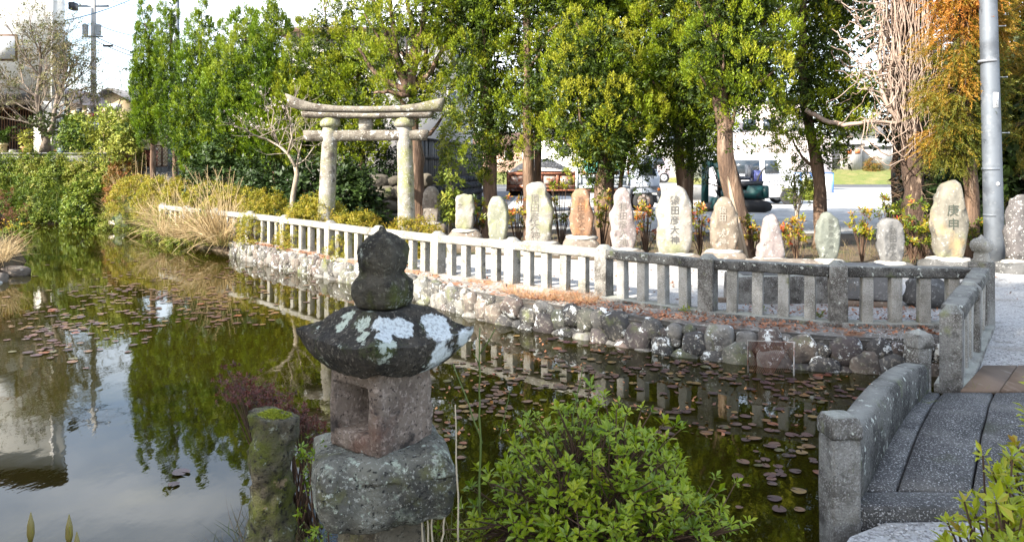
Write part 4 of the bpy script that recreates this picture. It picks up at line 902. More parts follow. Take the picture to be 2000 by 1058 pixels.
# twin columns and the spiky row on the left
juniper('narrow dark juniper with twin spires at the far left end of the tree row', 24, [(-12, 281, 286), (40, 272, 294), (100, 266, 304), (160, 264, 312), (240, 268, 318), (282, 276, 306)],
        [(300, 352), (298, 250), (293, 140), (290, 70)], .09, 100, 40, (.12, .22), (.13, .22), 1.2, JUND, FLAMEN, 8, tb=.42, stretch=2.0, gap=1.3)
juniper('narrow juniper spire just right of the twin-topped one', 23.6, [(-60, 330, 336), (-20, 323, 342), (60, 312, 344), (150, 306, 346), (240, 310, 354), (285, 326, 358), (305, 338, 356)],
        [(346, 352), (338, 220), (334, 90), (334, 20)], .09, 100, 40, (.12, .22), (.13, .22), 1.2, JUND, FLAMEN, 8, tb=.42, stretch=2.0, gap=1.3)
spec = [(392, -30, 22.5, 'first tall spiky juniper right of the steel utility pole'), (441, 28, 22, 'shorter spiky juniper between two taller spires'), (480, -35, 21.6, 'spiky juniper with a thick ragged spire left of the plum tree'),
        (530, -60, 21.2, 'tall spiky juniper standing behind the flowering plum tree'), (585, 18, 20.8, 'spiky juniper with its tip below the brown eaves'), (640, -60, 20.4, 'spiky juniper directly behind the torii left pillar'), (700, -90, 20, 'spreading juniper behind the middle of the torii lintel')]
for i, (x, yt, Y, lb) in enumerate(spec):
    w = 44 if i < 5 else 56
    juniper(lb, Y, [(yt, x - 2, x + 2), (yt + 50, x - 11, x + 11), (yt + 110, x - w * .55, x + w * .55), (200, x - w * .95, x + w * .95), (275, x - w * .95, x + w * .9), (318, x - w * .65, x + w * .65)],
            [(x + 10, 390), (x + 6, 280), (x, 150), (x, max(yt, -10) + 80)], .10, 120 if i < 5 else 90, 46, (.15, .28) if i < 5 else (.22, .40), (.15, .24), 1.1 if i < 5 else .6, JUND if i < 4 else JUN, FLAMEN if i < 5 else FLAME, 10, tb=.50 + .03 * (i % 3), stretch=2.2 if i < 5 else 1.25, gap=1.5)
# the open-branched tree behind the torii
juniper('open-branched juniper with bare fanning limbs behind the torii right pillar', 18, [(-120, 700, 920), (-20, 690, 930), (60, 690, 920), (130, 690, 910), (180, 740, 905), (225, 840, 900), (250, 850, 890)],
        [(816, 430), (812, 330), (808, 230), (800, 170)], .24, 93, 46, (.20, .36), (.12, .19), .95, None, None, 12, tb=.50)
b = MB(); tr = bpy.data.objects['juniper_tree.009'] if 'juniper_tree.009' in bpy.data.objects else None
for (pts, r) in (([(800, 185), (775, 130), (768, 60), (760, -20)], .11), ([(804, 180), (800, 120), (822, 60), (838, -30)], .12), ([(806, 178), (840, 140), (872, 90), (880, 20)], .08), ([(798, 182), (755, 160), (720, 130), (700, 95)], .08), ([(802, 178), (812, 110), (800, 30), (790, -40)], .09), ([(800, 186), (760, 178), (730, 182)], .07)):
    P = [at(x, y, 17.6) for x, y in pts]; k = []
    for i in range(len(P) - 1): k += [P[i].lerp(P[i + 1], t) + rnd() * .03 for t in (0, .33, .66)]
    k.append(P[-1]); b.tube([p - tr.location for p in k], np.linspace(r, r * .35, len(k)), 7)
b.obj('limb', BARK, tr, True)
juniper('juniper whose skirt hangs low left of the rusty truck bed', 17.4, [(-140, 850, 1010), (-20, 850, 1015), (90, 880, 1010), (180, 888, 1008), (260, 905, 1000), (320, 915, 990), (352, 935, 975)],
        [(958, 480), (957, 400), (955, 300), (950, 150), (950, 0)], .20, 195, 46, (.20, .36), (.12, .19), .95, tb=.55)
juniper('dark-trunked juniper in front of the truck gravel load', 16.8, [(-140, 980, 1150), (-20, 985, 1140), (80, 1000, 1120), (170, 1010, 1110), (250, 1020, 1090), (300, 1030, 1080)],
        [(1038, 480), (1034, 380), (1030, 260), (1030, 100), (1030, 0)], .16, 136, 46, (.20, .36), (.12, .19), .95, tb=.46)
juniper('bright bushy juniper with a thick reddish trunk hiding the truck middle', 15.8, [(40, 1120, 1170), (90, 1100, 1200), (160, 1070, 1240), (230, 1060, 1275), (285, 1090, 1260), (330, 1130, 1215), (350, 1150, 1200)],
        [(1176, 500), (1180, 420), (1182, 330), (1170, 200), (1160, 90)], .235, 195, 46, (.20, .36), (.12, .19), .95, tb=.60)
juniper('tall juniper filling the frame top above the truck', 18.6, [(-160, 1040, 1300), (-20, 1050, 1300), (80, 1080, 1290), (160, 1150, 1290), (230, 1200, 1290)],
        [(1188, 470), (1194, 330), (1215, 180), (1200, 0)], .12, 156, 46, (.20, .36), (.12, .19), .95, tb=.42)
juniper('juniper with a crooked trunk behind the broadest white stone', 16.9, [(-140, 1230, 1420), (-10, 1230, 1420), (90, 1240, 1430), (170, 1260, 1420), (230, 1275, 1390), (285, 1285, 1370), (318, 1300, 1350)],
        [(1345, 500), (1334, 380), (1326, 310), (1330, 200), (1330, 60)], .16, 162, 46, (.20, .36), (.12, .19), .95, tb=.50)
big = juniper('largest leaning juniper with torn bark and a pale split along its trunk', 14.4, [(-160, 1330, 1540), (-20, 1340, 1540), (60, 1350, 1540), (130, 1330, 1530), (190, 1390, 1525), (240, 1430, 1520)],
        [(1456, 512), (1442, 420), (1422, 330), (1413, 220), (1400, 120), (1400, -20)], .215, 156, 46, (.20, .36), (.12, .19), .95, tb=.46)
juniper('juniper with a bare red-brown trunk in front of the open gravel lot', 15.8, [(-150, 1530, 1720), (-40, 1520, 1700), (60, 1540, 1640), (120, 1530, 1640), (180, 1515, 1690), (230, 1510, 1700), (270, 1520, 1690), (300, 1535, 1660), (322, 1540, 1600)],
        [(1607, 470), (1605, 400), (1596, 310), (1575, 220), (1568, 110), (1570, -20)], .15, 145, 46, (.20, .36), (.12, .19), .95, tb=.50)
juniper('shaded dark juniper hanging over the excavator arm', 17.6, [(120, 1270, 1420), (200, 1270, 1400), (260, 1280, 1395), (300, 1300, 1390), (325, 1340, 1385)],
        [(1432, 470), (1422, 340), (1395, 220), (1370, 120)], .07, 70, 30, (.18, .34), (.16, .26), .2, JUND, None, 8, tb=.30)  # low tint puts the shade on this tree into its leaf colour
juniper('dark juniper drooping over the truck cab', 17.9, [(150, 1180, 1300), (220, 1200, 1300), (280, 1215, 1290), (330, 1225, 1275), (345, 1235, 1265)],
        [(1206, 470), (1214, 345), (1235, 240), (1245, 150)], .06, 60, 30, (.18, .32), (.16, .26), .2, JUND, None, 8, tb=.28)  # darker tint here too, shade carried by the foliage colour
# pale boards of split trunk leaning on the leaning juniper
sp = thing('split_wood', 'pale split strips of trunk leaning against the largest juniper', 'split wood', (at(1458, 512, 13.9).x, 13.9, 0))
for pts, w in (([(1422, 345), (1436, 420), (1452, 516)], 11), ([(1432, 390), (1446, 450), (1462, 518)], 9)):
    b = MB(); P = [at(x, y, 13.9) - sp.location for x, y in pts]; Q = []
    for i in range(2): Q += [P[i].lerp(P[i + 1], t / 4) for t in range(4)]
    Q.append(P[2]); V = []; 
    for i, p in enumerate(Q):
        ww = w * (.35 + .65 * min(1, i / 3)) * .5 * 13.9 / FOC
        for dx, dy in ((-1, .35), (-.5, -.5), (.5, -.55), (1, .2)): V.append((p.x + dx * ww, p.y + dy * ww, p.z))
    n = len(Q); b.add(V, [(i * 4 + j, i * 4 + (j + 1) % 4, i * 4 + 4 + (j + 1) % 4, i * 4 + 4 + j) for i in range(n - 1) for j in range(4)] + [(0, 1, 2, 3), tuple(range(4 * n - 1, 4 * n - 5, -1))]); b.obj('strip', DEADW, sp)

# backdrop evergreens right of the row (dark, with sky showing through)
def broad_tree(label, Y, rows, trunk, r0, nl, tufts=16, rl=(.4, .8), size=(.3, .5), mat=DARKL, temps=None, tb=.45, bark=BARK, group='dark evergreens behind the junipers', name='evergreen_tree', up=.2, nlimb=10, depth=.6):
    return juniper(label, Y, rows, trunk, r0, nl, tufts, rl, size, up, mat, temps or SPRAY, nlimb, bark, tb, depth, group, name)
broad_tree('dark evergreen behind the tangled dead vines', 19.5, [(-220, 1560, 1900), (-60, 1560, 1900), (40, 1600, 1900), (120, 1620, 1880), (200, 1650, 1860), (260, 1690, 1850)], [(1760, 460), (1755, 300), (1750, 100), (1750, -80)], .2, 75)
broad_tree('added dark backdrop evergreen behind the tall junipers left of the truck cab', 20.5, [(-220, 860, 1200), (-60, 860, 1200), (40, 880, 1200), (140, 900, 1190), (215, 940, 1180)], [(1050, 470), (1050, 250), (1050, 50)], .12, 80)  # added tree, darkens the bright gaps between the junipers
broad_tree('added dark backdrop evergreen behind the leaning juniper', 20.5, [(-220, 1190, 1560), (-60, 1190, 1560), (40, 1200, 1540), (120, 1230, 1500), (190, 1290, 1480)], [(1345, 470), (1350, 250), (1350, 50)], .12, 80)  # second added tree, blocks the white background showing through
broad_tree('dark glossy evergreen beyond the steel pole at the right', 16.5, [(-260, 1900, 2150), (-60, 1900, 2150), (60, 1930, 2150), (160, 1940, 2150), (240, 1940, 2120), (300, 1945, 2100), (345, 1960, 2080)], [(2040, 480), (2035, 300), (2030, 100), (2030, -100)], .2, 120, 16, (.35, .7), (.35, .55), temps=BROAD, tb=.5)
broad_tree('dark evergreen behind the lower cedar boughs', 17.5, [(120, 1790, 1960), (200, 1790, 1960), (300, 1800, 1960), (400, 1800, 1960), (450, 1810, 1950)], [(1870, 470), (1868, 380), (1866, 260), (1866, 150)], .12, 90, 16, (.35, .6), (.3, .5), tb=.35)

# ------------------------------------------------------------------ cedar with rusty boughs
def cedar():
    Y = 13.6; b0 = at(1897, 470, Y); t = thing('cedar_tree', 'cedar with drooping rust and olive boughs left of the steel pole', 'tree', (b0.x, Y, 0)); off = np.array([b0.x, Y, 0])
    b = MB(); out = trunk_mb(b, [Vector((0, 0, 0)), Vector((.0, 0, 1.2)), Vector((-.1, 0, 3)), Vector((-.15, 0, 5.2))], .15, .06, seed=4)
    P, A = sample_env([(-160, 1800, 1960), (-40, 1790, 1970), (40, 1800, 1955), (110, 1800, 1950), (180, 1770, 1945), (240, 1770, 1935), (290, 1785, 1925), (320, 1800, 1915)], Y, 125, .7, .3, (.35, 1)); P = P - off
    c = MB()
    for i in range(len(P)):
        z = P[i][2]; rust = .33 + .38 * sstep(2.4, 4.6, z) - .15 * (A[i][0] > .3) + rng.normal(0, .14); k = min(out, key=lambda p: abs(p.z - z - .2)); limb(b, k, P[i], .022, -.1, 4)
        M = 26; u = rng.uniform(0, 1, M); base = np.array(k)[None] * (1 - (.45 + .55 * u))[:, None] + P[i][None] * (.45 + .55 * u)[:, None] + rng.normal(0, .10, (M, 3))
        ax = norm(A[i][None] * .7 + np.array([0, 0, -.75]) + rng.normal(0, .38, (M, 3)))
        add_scatter(c, FROND, base, ax, rng.uniform(.24, .44, M), rust + rng.normal(0, .07, M))
    b.obj('trunk', BARK, t, True); c.obj('crown', CEDAR, t)
    Y = 14.6; b0 = at(1985, 480, Y); t = thing('cedar_tree', 'cedar with yellow-green drooping boughs to the right of the steel pole', 'tree', (b0.x, Y, 0)); off = np.array([b0.x, Y, 0])
    b = MB(); out = trunk_mb(b, [Vector((.9, 0, 0)), Vector((.9, 0, 2.5)), Vector((.8, 0, 5.5))], .13, .05, seed=8)
    P, A = sample_env([(-160, 1930, 2110), (0, 1950, 2100), (90, 1955, 2080), (150, 1960, 2060), (330, 1955, 2010), (400, 1965, 2000)], Y, 62, .6, .3, (.4, 1)); P = P - off; c = MB()
    for i in range(len(P)):
        k = min(out, key=lambda p: abs(p.z - P[i][2] - .2)); limb(b, k, P[i], .02, -.1, 4); M = 22; u = rng.uniform(0, 1, M)
        base = np.array(k)[None] * (.4 - .4 * u)[:, None] + P[i][None] * (.6 + .4 * u)[:, None] + rng.normal(0, .10, (M, 3))
        add_scatter(c, FROND, base, norm(A[i][None] * .7 + np.array([0, 0, -.7]) + rng.normal(0, .38, (M, 3))), rng.uniform(.24, .4, M), .30 + .2 * (P[i][2] > 3.4) + rng.normal(0, .08, M))
    b.obj('trunk', BARK, t, True); c.obj('crown', CEDAR, t)
cedar()

# ------------------------------------------------------------------ palm trunk smothered in dead vines
PALMM = surf_mat('fibrous_palm_trunk', (.085, .055, .04), [((.06, .04, .03), 10, .42, .62, 8), ((.30, .22, .16), 16, .58, .68)], bump=(22, 1, .06), stretch=(1, 1, .3))
VINEM = surf_mat('dead_vine', (.29, .225, .185), [((.22, .15, .11), 5, .45, .66), ((.48, .40, .33), 8, .56, .7)], bump=None)
PY = 14.8; pb = at(1795, 500, PY); palm = thing('palm_tree', 'shaggy fibrous palm trunk wrapped in dead vines between the lot and the cedar', 'tree', (pb.x, PY, 0)); off = Vector((pb.x, PY, 0))
b = MB(); trunk_mb(b, [at(1795, 510, PY) - off, at(1783, 400, PY) - off, at(1780, 260, PY) - off, at(1770, 100, PY) - off, at(1765, -80, PY) - off], .19, .15, 12, .3, 3)
N = 420; zz = rng.uniform(.3, 3.2, N); a = rng.uniform(0, 6.28, N); tt = np.stack([-.12 - .04 * zz + .22 * np.cos(a), .22 * np.sin(a), zz], -1)
c = MB(); add_scatter(c, BLADE, tt, norm(np.stack([np.cos(a), np.sin(a), rng.uniform(-.9, .8, N)], -1)), rng.uniform(.12, .42, N), rng.uniform(0, 1, N))
b.obj('trunk', PALMM, palm, True); c.obj('fibre', leaf_mat('palm_fibre', [(.06, .04, .025), (.15, .095, .06), (.28, .2, .14)], .1), palm)
t = thing('dead_vine', 'tangle of pale dead vine stems hanging over the palm and reaching to the juniper', 'vine', (pb.x, PY, 0))
b = MB()
def wig(pts, r, n=14, w=.05, sides=4):
    P = [at(x, y, Yv) - off for x, y, Yv in pts]; Q = []
    for i in range(n + 1):
        u = i / n * (len(P) - 1); k = min(int(u), len(P) - 2); Q.append(P[k].lerp(P[k + 1], u - k) + rnd() * w)
    b.tube(Q, np.linspace(r, r * .7, len(Q)), sides, cap=False)
for i in range(150):
    x = random.gauss(1772, 26); Yv = PY + random.uniform(-.42, .25); y1 = random.uniform(150, 300)
    wig([(x + random.uniform(-26, 20), -80, Yv), (x + random.uniform(-10, 10), y1 * .45, Yv - .05), (x * .5 + 1783 * .5 + random.uniform(-14, 14), y1, Yv)], random.uniform(.005, .015), 16, .05)
for i in range(52):
    x = random.uniform(1640, 1770); y = random.uniform(-20, 230); s = random.choice((-1, 1)); L = random.uniform(40, 130)
    wig([(1775 + random.uniform(-30, 10), y + random.uniform(-60, 60), PY - .2), (x + 30, y + random.uniform(-30, 40), PY - random.uniform(0, .5)), (x, y + s * L * .5, PY - random.uniform(-.3, .5)), (x - random.uniform(-20, 60), y + s * L * .8, PY)], random.uniform(.006, .017), 14, .05)
wig([(1575, 215, 15.2), (1610, 236, 15), (1650, 245, 14.8), (1690, 238, 14.6), (1755, 240, 14.6)], .05, 16, .015, 7)
wig([(1755, 240, 14.5), (1728, 200, 14.5), (1718, 160, 14.6), (1722, 60, 14.6)], .045, 14, .02, 6); wig([(1760, 240, 14.5), (1745, 205, 14.5), (1738, 150, 14.6), (1752, 20, 14.6)], .04, 14, .02, 6)
for (x0, x1, yb_) in ((1690, 1780, 300), (1680, 1790, 318), (1735, 1790, 300), (1700, 1775, 270)):
    wig([(x0 + 10, 230, 14.4), (x0, yb_ - 30, 14.4), ((x0 + x1) / 2, yb_ + 8, 14.3), (x1, yb_ - 20, 14.4)], .014, 16, .02)
b.obj('stem', VINEM, t, True)

# ------------------------------------------------------------------ bare and light trees
def branching(b, p, d, L, r, depth, tips, spread=.6, up=.15, n=5, kids=(2, 3), seg=4):
    pts = [p]; 
    for i in range(seg): d = (d + rnd() * .16 + Vector((0, 0, up * .3))).normalized(); pts.append(pts[-1] + d * L / seg)
    b.tube(pts, np.linspace(r, r * .62, seg + 1), max(3, n), cap=False)
    if depth == 0: tips.append((pts[-1], d)); return
    for k in range(random.randint(*kids)):
        nd = (d + rnd() * spread + Vector((0, 0, up))).normalized(); i = random.randint(seg // 2, seg)
        branching(b, pts[i], nd, L * random.uniform(.62, .85), r * .58, depth - 1, tips, spread, up, n - 1, kids, seg)
    tips.append((pts[-1], d))
# white plum by the torii
PLY = 17.2; p = at(575, 395, PLY); t = thing('plum_tree', 'leafless white plum tree with a few pale blossoms left of the torii', 'tree', (p.x, PLY, 0))
b = MB(); tips = []; z0 = Vector((0, 0, 0)); q = lambda x, y, dy=0: at(x, y, PLY + dy) - t.location
b.tube([Vector((q(566, 470).x, 0, -.05)), q(572, 385), q(580, 340), q(577, 325)], [.075, .06, .055, .05], 8)
for pts, r in (([(577, 325), (562, 300), (545, 285), (520, 272), (505, 268)], .04), ([(579, 330), (584, 300), (592, 270), (606, 250)], .03), ([(562, 300), (570, 270), (566, 235), (560, 210)], .028), ([(545, 285), (530, 250), (535, 215)], .022), ([(580, 322), (596, 312), (615, 285)], .02)):
    P = [q(x, y, random.uniform(-.3, .3)) for x, y in pts]; b.tube(P, np.linspace(r, r * .45, len(P)), 5)
    for k in range(1, len(P)):
        for _ in range(3): branching(b, P[k], (Vector((random.uniform(-1, 1), random.uniform(-1, 1), random.uniform(-.1, 1)))).normalized(), random.uniform(.25, .5), r * .3, 2, tips, .7, .1, 3, (1, 3), 3)
b.obj('trunk', BARKP, t, True)
fl = [tp_ for tp_ in tips if tp_[0].z > q(0, 262).z and tp_[0].x < q(572, 0).x]; P = np.array([tuple(a) for a, _ in fl if random.random() < .55 for _ in range(2)]); P = P + rng.normal(0, .05, P.shape)
c = MB(); add_scatter(c, SPRAY, P, rng.normal(0, 1, P.shape), rng.uniform(.025, .05, len(P)), .5); c.obj('blossom', flat('pale_blossom', (.78, .66, .66), .7), t)
# grey-olive tree in front of the house
TY2 = 29.2; p = at(90, 296, TY2); t = thing('ornamental_tree', 'thin grey-olive tree spreading in front of the white house', 'tree', (p.x, TY2, 2.05))
b = MB(); tips = []; q = lambda x, y, dy=0: at(x, y, TY2 + dy) - t.location
b.tube([q(88, 300), q(90, 275), q(84, 250), q(78, 225)], [.22, .16, .11, .08], 9); b.tube([q(90, 272), (q(103, 250)), q(107, 215), q(112, 185)], [.12, .10, .075, .05], 7); b.tube([q(78, 225), q(72, 190), q(78, 150), q(80, 110)], [.11, .09, .07, .04], 7)
for x, y, dx, dz in [(84, 250, -1, .5), (78, 225, -1, .7), (72, 190, -1, .6), (74, 170, 1, .8), (78, 150, -.8, 1), (80, 120, .6, 1), (80, 110, -.2, 1.2), (107, 215, 1, .5), (110, 195, 1, .7), (112, 185, .8, 1), (112, 185, .2, 1.1), (78, 225, .4, .8), (107, 230, .8, .3)]:
    for s in (-.7, .7): branching(b, q(x, y), Vector((dx, s * random.uniform(.3, 1.2), dz)).normalized(), random.uniform(.8, 1.15), .04, 4, tips, .55, .12, 4, (2, 3), 3)
b.obj('trunk', surf_mat('grey_bark', (.22, .18, .145), [((.13, .1, .08), 6, .4, .65)], bump=None), t, True)
P = np.array([tuple(a) for a, _ in tips]); D = np.array([tuple(d) for _, d in tips]); k = 1
P = np.repeat(P, k, 0) + rng.normal(0, .10, (len(P) * k, 3)); D = np.repeat(D, k, 0)
c = MB(); add_scatter(c, SPRAY, P, D, rng.uniform(.12, .22, len(P)), rng.normal(.6, .25, len(P))); 
Pl = np.stack([rng.normal(q(95, 0).x, .5, 70), rng.normal(0, .4, 70), rng.uniform(q(0, 262).z, q(0, 222).z, 70)], -1); c.add(*scatter(BROAD, Pl, rng.normal(0, 1, Pl.shape), rng.uniform(.2, .36, 70), .05)[:2], 0, .02)
c.obj('crown', OLIVE, t)
def small_tree(label, x, yb, Y, rows, mat, nl, zb, rl=(.2, .4), size=(.13, .22), tufts=26, bark=BARKP, r0=.05, temps=None, tb=.5, name='small_tree', cat='tree', stems=3, group=None):
    p = at(x, yb, Y); t = thing(name, label, cat, (p.x, Y, zb), 0, group); off = np.array([p.x, Y, zb]); P, A = sample_env(rows, Y, nl, .8, .35, (.2, 1)); P = P - off; b = MB()
    top = P[:, 2].mean()
    for s in range(stems):
        m = P[rng.integers(0, nl)]; b.tube([(random.uniform(-.08, .08), random.uniform(-.05, .05), min(p.z - zb, 0) - .05), (m[0] * .15, m[1] * .2, top * .45), tuple(m)], [r0, r0 * .8, r0 * .4], 6)
        for _ in range(5): limb(b, (m[0] * .3, m[1] * .3, top * .6), P[rng.integers(0, nl)], r0 * .35)
    c = MB(); lobed(c, P, A, tufts, rl, size, temps or BROAD, .3, tb, .2); b.obj('trunk', bark, t, True); c.obj('crown', mat, t); return t
small_tree('light green loquat-like small tree left of the brick gate', 243, 312, 26.6, [(228, 205, 250), (242, 190, 276), (262, 182, 290), (280, 188, 292), (300, 205, 275)], LIME, 42, .9, tb=.55)
small_tree('dark shrubby tree in front of the white side wall', 158, 296, 29, [(238, 148, 165), (255, 132, 182), (280, 125, 185), (296, 135, 180)], BANKL, 30, 2.05, tb=.25, bark=BARK)
small_tree('leafless willow-like shrub tree in front of the tan house', 212, 250, 33, [(140, 180, 235), (170, 165, 260), (200, 165, 265), (230, 185, 250)], LIME, 9, 2.1, (.3, .6), (.10, .16), 4, r0=.04, tb=.6, stems=6)
small_tree('flat-tiered little sapling standing before the parked white van', 1556, 432, 17.0, [(322, 1545, 1565), (340, 1528, 1582), (356, 1532, 1580), (372, 1535, 1575), (395, 1545, 1570)], LIME, 26, 0, (.12, .24), (.08, .15), 10, r0=.035, tb=.15, bark=BARKP, temps=SPRAY)
small_tree('ivy-wrapped thin trunk beside the dark board fence', 880, 455, 16.4, [(225, 872, 892), (285, 870, 888), (330, 868, 890), (380, 868, 892), (430, 868, 894)], LIME, 40, 0, (.07, .15), (.09, .15), 10, r0=.05, tb=.35, stems=2, bark=BARKP)

# tall evergreens on the left bank, beyond the frame's edge: their shade lies over the bridge and the lantern
def shade_tree(label, x, y, h, r, z0, nl):
    t = thing('tall_evergreen', label, 'tree', (x, y, 0), 0, 'tall evergreens on the near left bank'); b = MB(); out = trunk_mb(b, [Vector((0, 0, 0)), Vector((.1, 0, h * .5)), Vector((0, .1, h * .92))], .38, .08, seed=x)
    u = rng.uniform(0, 1, nl); z = z0 + (h - z0) * u; rr = r * np.sin(np.pi * np.clip(u * .85 + .12, 0, 1)) ** .7; a = rng.uniform(0, 6.28, nl); k = rng.uniform(.2, 1, nl) ** .6
    P = np.stack([rr * k * np.cos(a), rr * k * np.sin(a), z], -1); A = np.stack([np.cos(a), np.sin(a), 0 * a], -1); c = MB(); lobed(c, P, A, 14, (.5, .95), (.5, .85), SPRAY, .2, .4)
    for i in range(26): q = P[rng.integers(0, nl)]; limb(b, min(out, key=lambda o: abs(o.z - q[2] + .8)), q, .09)
    b.obj('trunk', BARK, t, True); c.obj('crown', DARKL, t)
shade_tree('tall evergreen on the left bank nearest the pond middle', -12.3, -4.9, 15.5, 3.0, 2.2, 190)
shade_tree('tall evergreen on the left bank behind the viewer', -12.0, -10.2, 15.0, 3.2, 2.0, 190)
shade_tree('tall evergreen on the left bank farthest behind the viewer', -13.0, -15.4, 16.0, 3.2, 2.0, 170)
# ------------------------------------------------------------------ materials of the houses and vehicles
WHITEW = surf_mat('white_siding', (.72, .71, .66), [((.60, .58, .53), .5, .5, .75), ((.5, .48, .44), 3, .66, .8)], bump=(8, .25, .02), rand=False, stretch=(1, 1, 6))
WHITEP = surf_mat('white_wall_paint', (.70, .69, .67), [((.55, .53, .5), .8, .55, .8)], bump=None)
TANW = surf_mat('tan_wall', (.42, .33, .20), [((.34, .26, .16), .7, .5, .75)], bump=None)
DARKWOOD = surf_mat('dark_charred_board', (.030, .031, .036), [((.06, .062, .07), 5, .5, .68), ((.015, .015, .016), 9, .5, .66)], rough=.7, bump=(24, .7, .01), stretch=(1, 1, .1))
BROWNWOOD = surf_mat('brown_wood', (.13, .075, .048), [((.07, .04, .028), 4, .45, .65)], bump=(20, .5, .01), stretch=(1, 1, .2))
ROOFG = surf_mat('grey_roof_tile', (.14, .14, .145), [((.08, .08, .085), 5, .45, .65)], bump=(14, .8, .05))
ROOFB = surf_mat('brown_roof_tile', (.16, .10, .075), [((.09, .06, .05), 5, .45, .65)], bump=(14, .8, .05))
GLASS = flat('window_glass', (.03, .04, .05), .06, 0, .8); CURT = flat('curtained_glass', (.45, .46, .46), .15)
CONC = surf_mat('grey_concrete', (.27, .265, .25), [((.16, .155, .14), 2, .45, .68, 8), ((.10, .10, .09), 5, .6, .72, 8)], bump=(25, .5, .01))
STEELP = surf_mat('galvanised_pole', (.125, .142, .165), [((.075, .085, .10), 2.0, .46, .62, 8), ((.18, .195, .21), 7, .56, .7)], rough=.55, bump=(20, .15, .005), metal=.25, spec=.5)
CONCP = surf_mat('concrete_pole', (.40, .385, .36), [((.3, .29, .27), 2, .5, .7)], bump=None)
BLACKR = flat('black_rubber', (.02, .02, .021), .8); BLACKP = flat('black_plastic', (.03, .03, .032), .5); CABLE = flat('black_cable', (.035, .035, .04), .6); CABLEB = flat('blue_cable', (.05, .14, .22), .6)
RIM = flat('pale_wheel_cover', (.62, .63, .65), .4, .3); HUBR = surf_mat('rusty_hub', (.16, .11, .09), [((.3, .28, .27), 9, .5, .6)], bump=None)
WHITEV = flat('white_van_paint', (.78, .79, .82), .25, 0, .6); CABW = flat('pale_blue_white_cab', (.58, .64, .74), .3, 0, .6); PINKV = flat('pinkish_white_paint', (.68, .57, .58), .3, 0, .6)
GREYP = flat('grey_bumper_plastic', (.17, .18, .20), .5)
RUST = surf_mat('rusty_truck_bed', (.22, .085, .05), [((.50, .44, .40), 4.5, .56, .62, 8), ((.10, .045, .035), 7, .5, .64, 8), ((.38, .17, .09), 10, .56, .68)], bump=(25, .5, .01))
BEDW = surf_mat('scuffed_pale_truck_panel', (.46, .50, .54), [((.28, .13, .08), 6, .60, .66, 8), ((.34, .37, .40), 3, .5, .7)], bump=(25, .3, .008))
TEAL = surf_mat('teal_machine_paint', (.006, .058, .056), [((.015, .025, .025), 6, .50, .64, 8), ((.012, .11, .10), 4, .6, .75)], rough=.5, bump=(30, .2, .005), spec=.5)
TARP = flat('teal_tarp', (.10, .34, .30), .6); LOAD = surf_mat('dark_gravel_load', (.06, .062, .066), [((.20, .20, .21), 14, .54, .60, 3), ((.02, .02, .02), 20, .5, .6)], bump=(16, 1, .08))
AMBER = flat('amber_lens', (.70, .20, .02), .3); RED = flat('sign_red', (.62, .015, .02), .4); WHITEPT = flat('sign_white', (.8, .8, .8), .5); BLUEP = flat('blue_frame_paint', (.08, .20, .55), .5)
TERRA = surf_mat('terracotta', (.42, .17, .11), [((.52, .28, .20), 5, .55, .7)], bump=None); GLAZE = flat('blue_glazed_pot', (.10, .14, .19), .25); POTG = surf_mat('grey_stoneware', (.25, .24, .22), [((.15, .14, .13), 6, .5, .65)], bump=None); POTY = flat('ochre_pot', (.36, .28, .14), .5)

def boxpart(name, mat, parent, c, size, rz=0):
    b = MB(); b.box((0, 0, 0), size); o = b.obj(name, mat, parent); o.location = c; o.rotation_euler.z = rz; return o
# ------------------------------------------------------------------ white house on the terrace
hx0, hx1, hy0 = -27.0, (121 - 1000) / FOC * 31, 31.0
house = thing('white_house', 'tall white house with a dark lattice entrance on the left terrace', 'house', ((hx0 + hx1) / 2, hy0, 2.1))
hw = hx1 - hx0
b = MB(); ex0, ex1, ez = -27, (66 - 1000) / FOC * 31, at(0, 198, 31).z - 2.1; cxh = house.location.x
# front wall with the porch opening left out
for (x0, x1, z0, z1) in ((hx0, hx1, ez, 7.9), (ex1, hx1, 0, ez)): b.box(((x0 + x1) / 2 - cxh, .1, (z0 + z1) / 2), (x1 - x0, .2, z1 - z0))
xr_ = hw / 2 - 4.6; b.add([(hw / 2, .2, 0), (xr_, 7.2, 0), (-hw / 2 - 3, 7.2, 0), (-hw / 2, .2, 0), (hw / 2, .2, 7.9), (xr_, 7.2, 7.9), (-hw / 2 - 3, 7.2, 7.9), (-hw / 2, .2, 7.9)], [(0, 1, 5, 4), (1, 2, 6, 5), (2, 3, 7, 6), (4, 5, 6, 7)]); b.box((-.6, 1.3, ez + .05), (hw - 2.6, 2.0, .1))
b.obj('wall', WHITEW, house)
b = MB(); b.add([(-hw / 2 - .7, -.75, 7.92), (hw / 2 + .65, -.75, 7.92), (hw / 2 - 4.6, 7.9, 7.92), (-hw / 2 - 4, 7.9, 7.92), (-hw / 2 - .7, -.75, 8.1), (hw / 2 + .65, -.75, 8.1), (hw / 2 - 4.6, 7.9, 8.1), (-hw / 2 - 4, 7.9, 8.1), (hw / 2 - 4, 3.4, 9.6), (-hw / 2 - 2, 3.4, 9.6)], [(3, 2, 1, 0), (0, 1, 5, 4), (1, 2, 6, 5), (2, 3, 7, 6), (3, 0, 4, 7), (4, 5, 8, 9), (5, 6, 8), (6, 7, 9, 8), (7, 4, 9)]); b.obj('roof', ROOFB, house)
o = boxpart('porch_wall', DARKWOOD, house, (ex1 / 2 + ex0 / 2 - cxh, 2.0, ez / 2), (ex1 - ex0 - .06, .1, ez - .02))
for k in range(22):
    x = ex1 - .25 - k * .115 - cxh
    boxpart('slat', BROWNWOOD, house, (x, 1.92, ez * .5), (.045, .05, ez * .92))
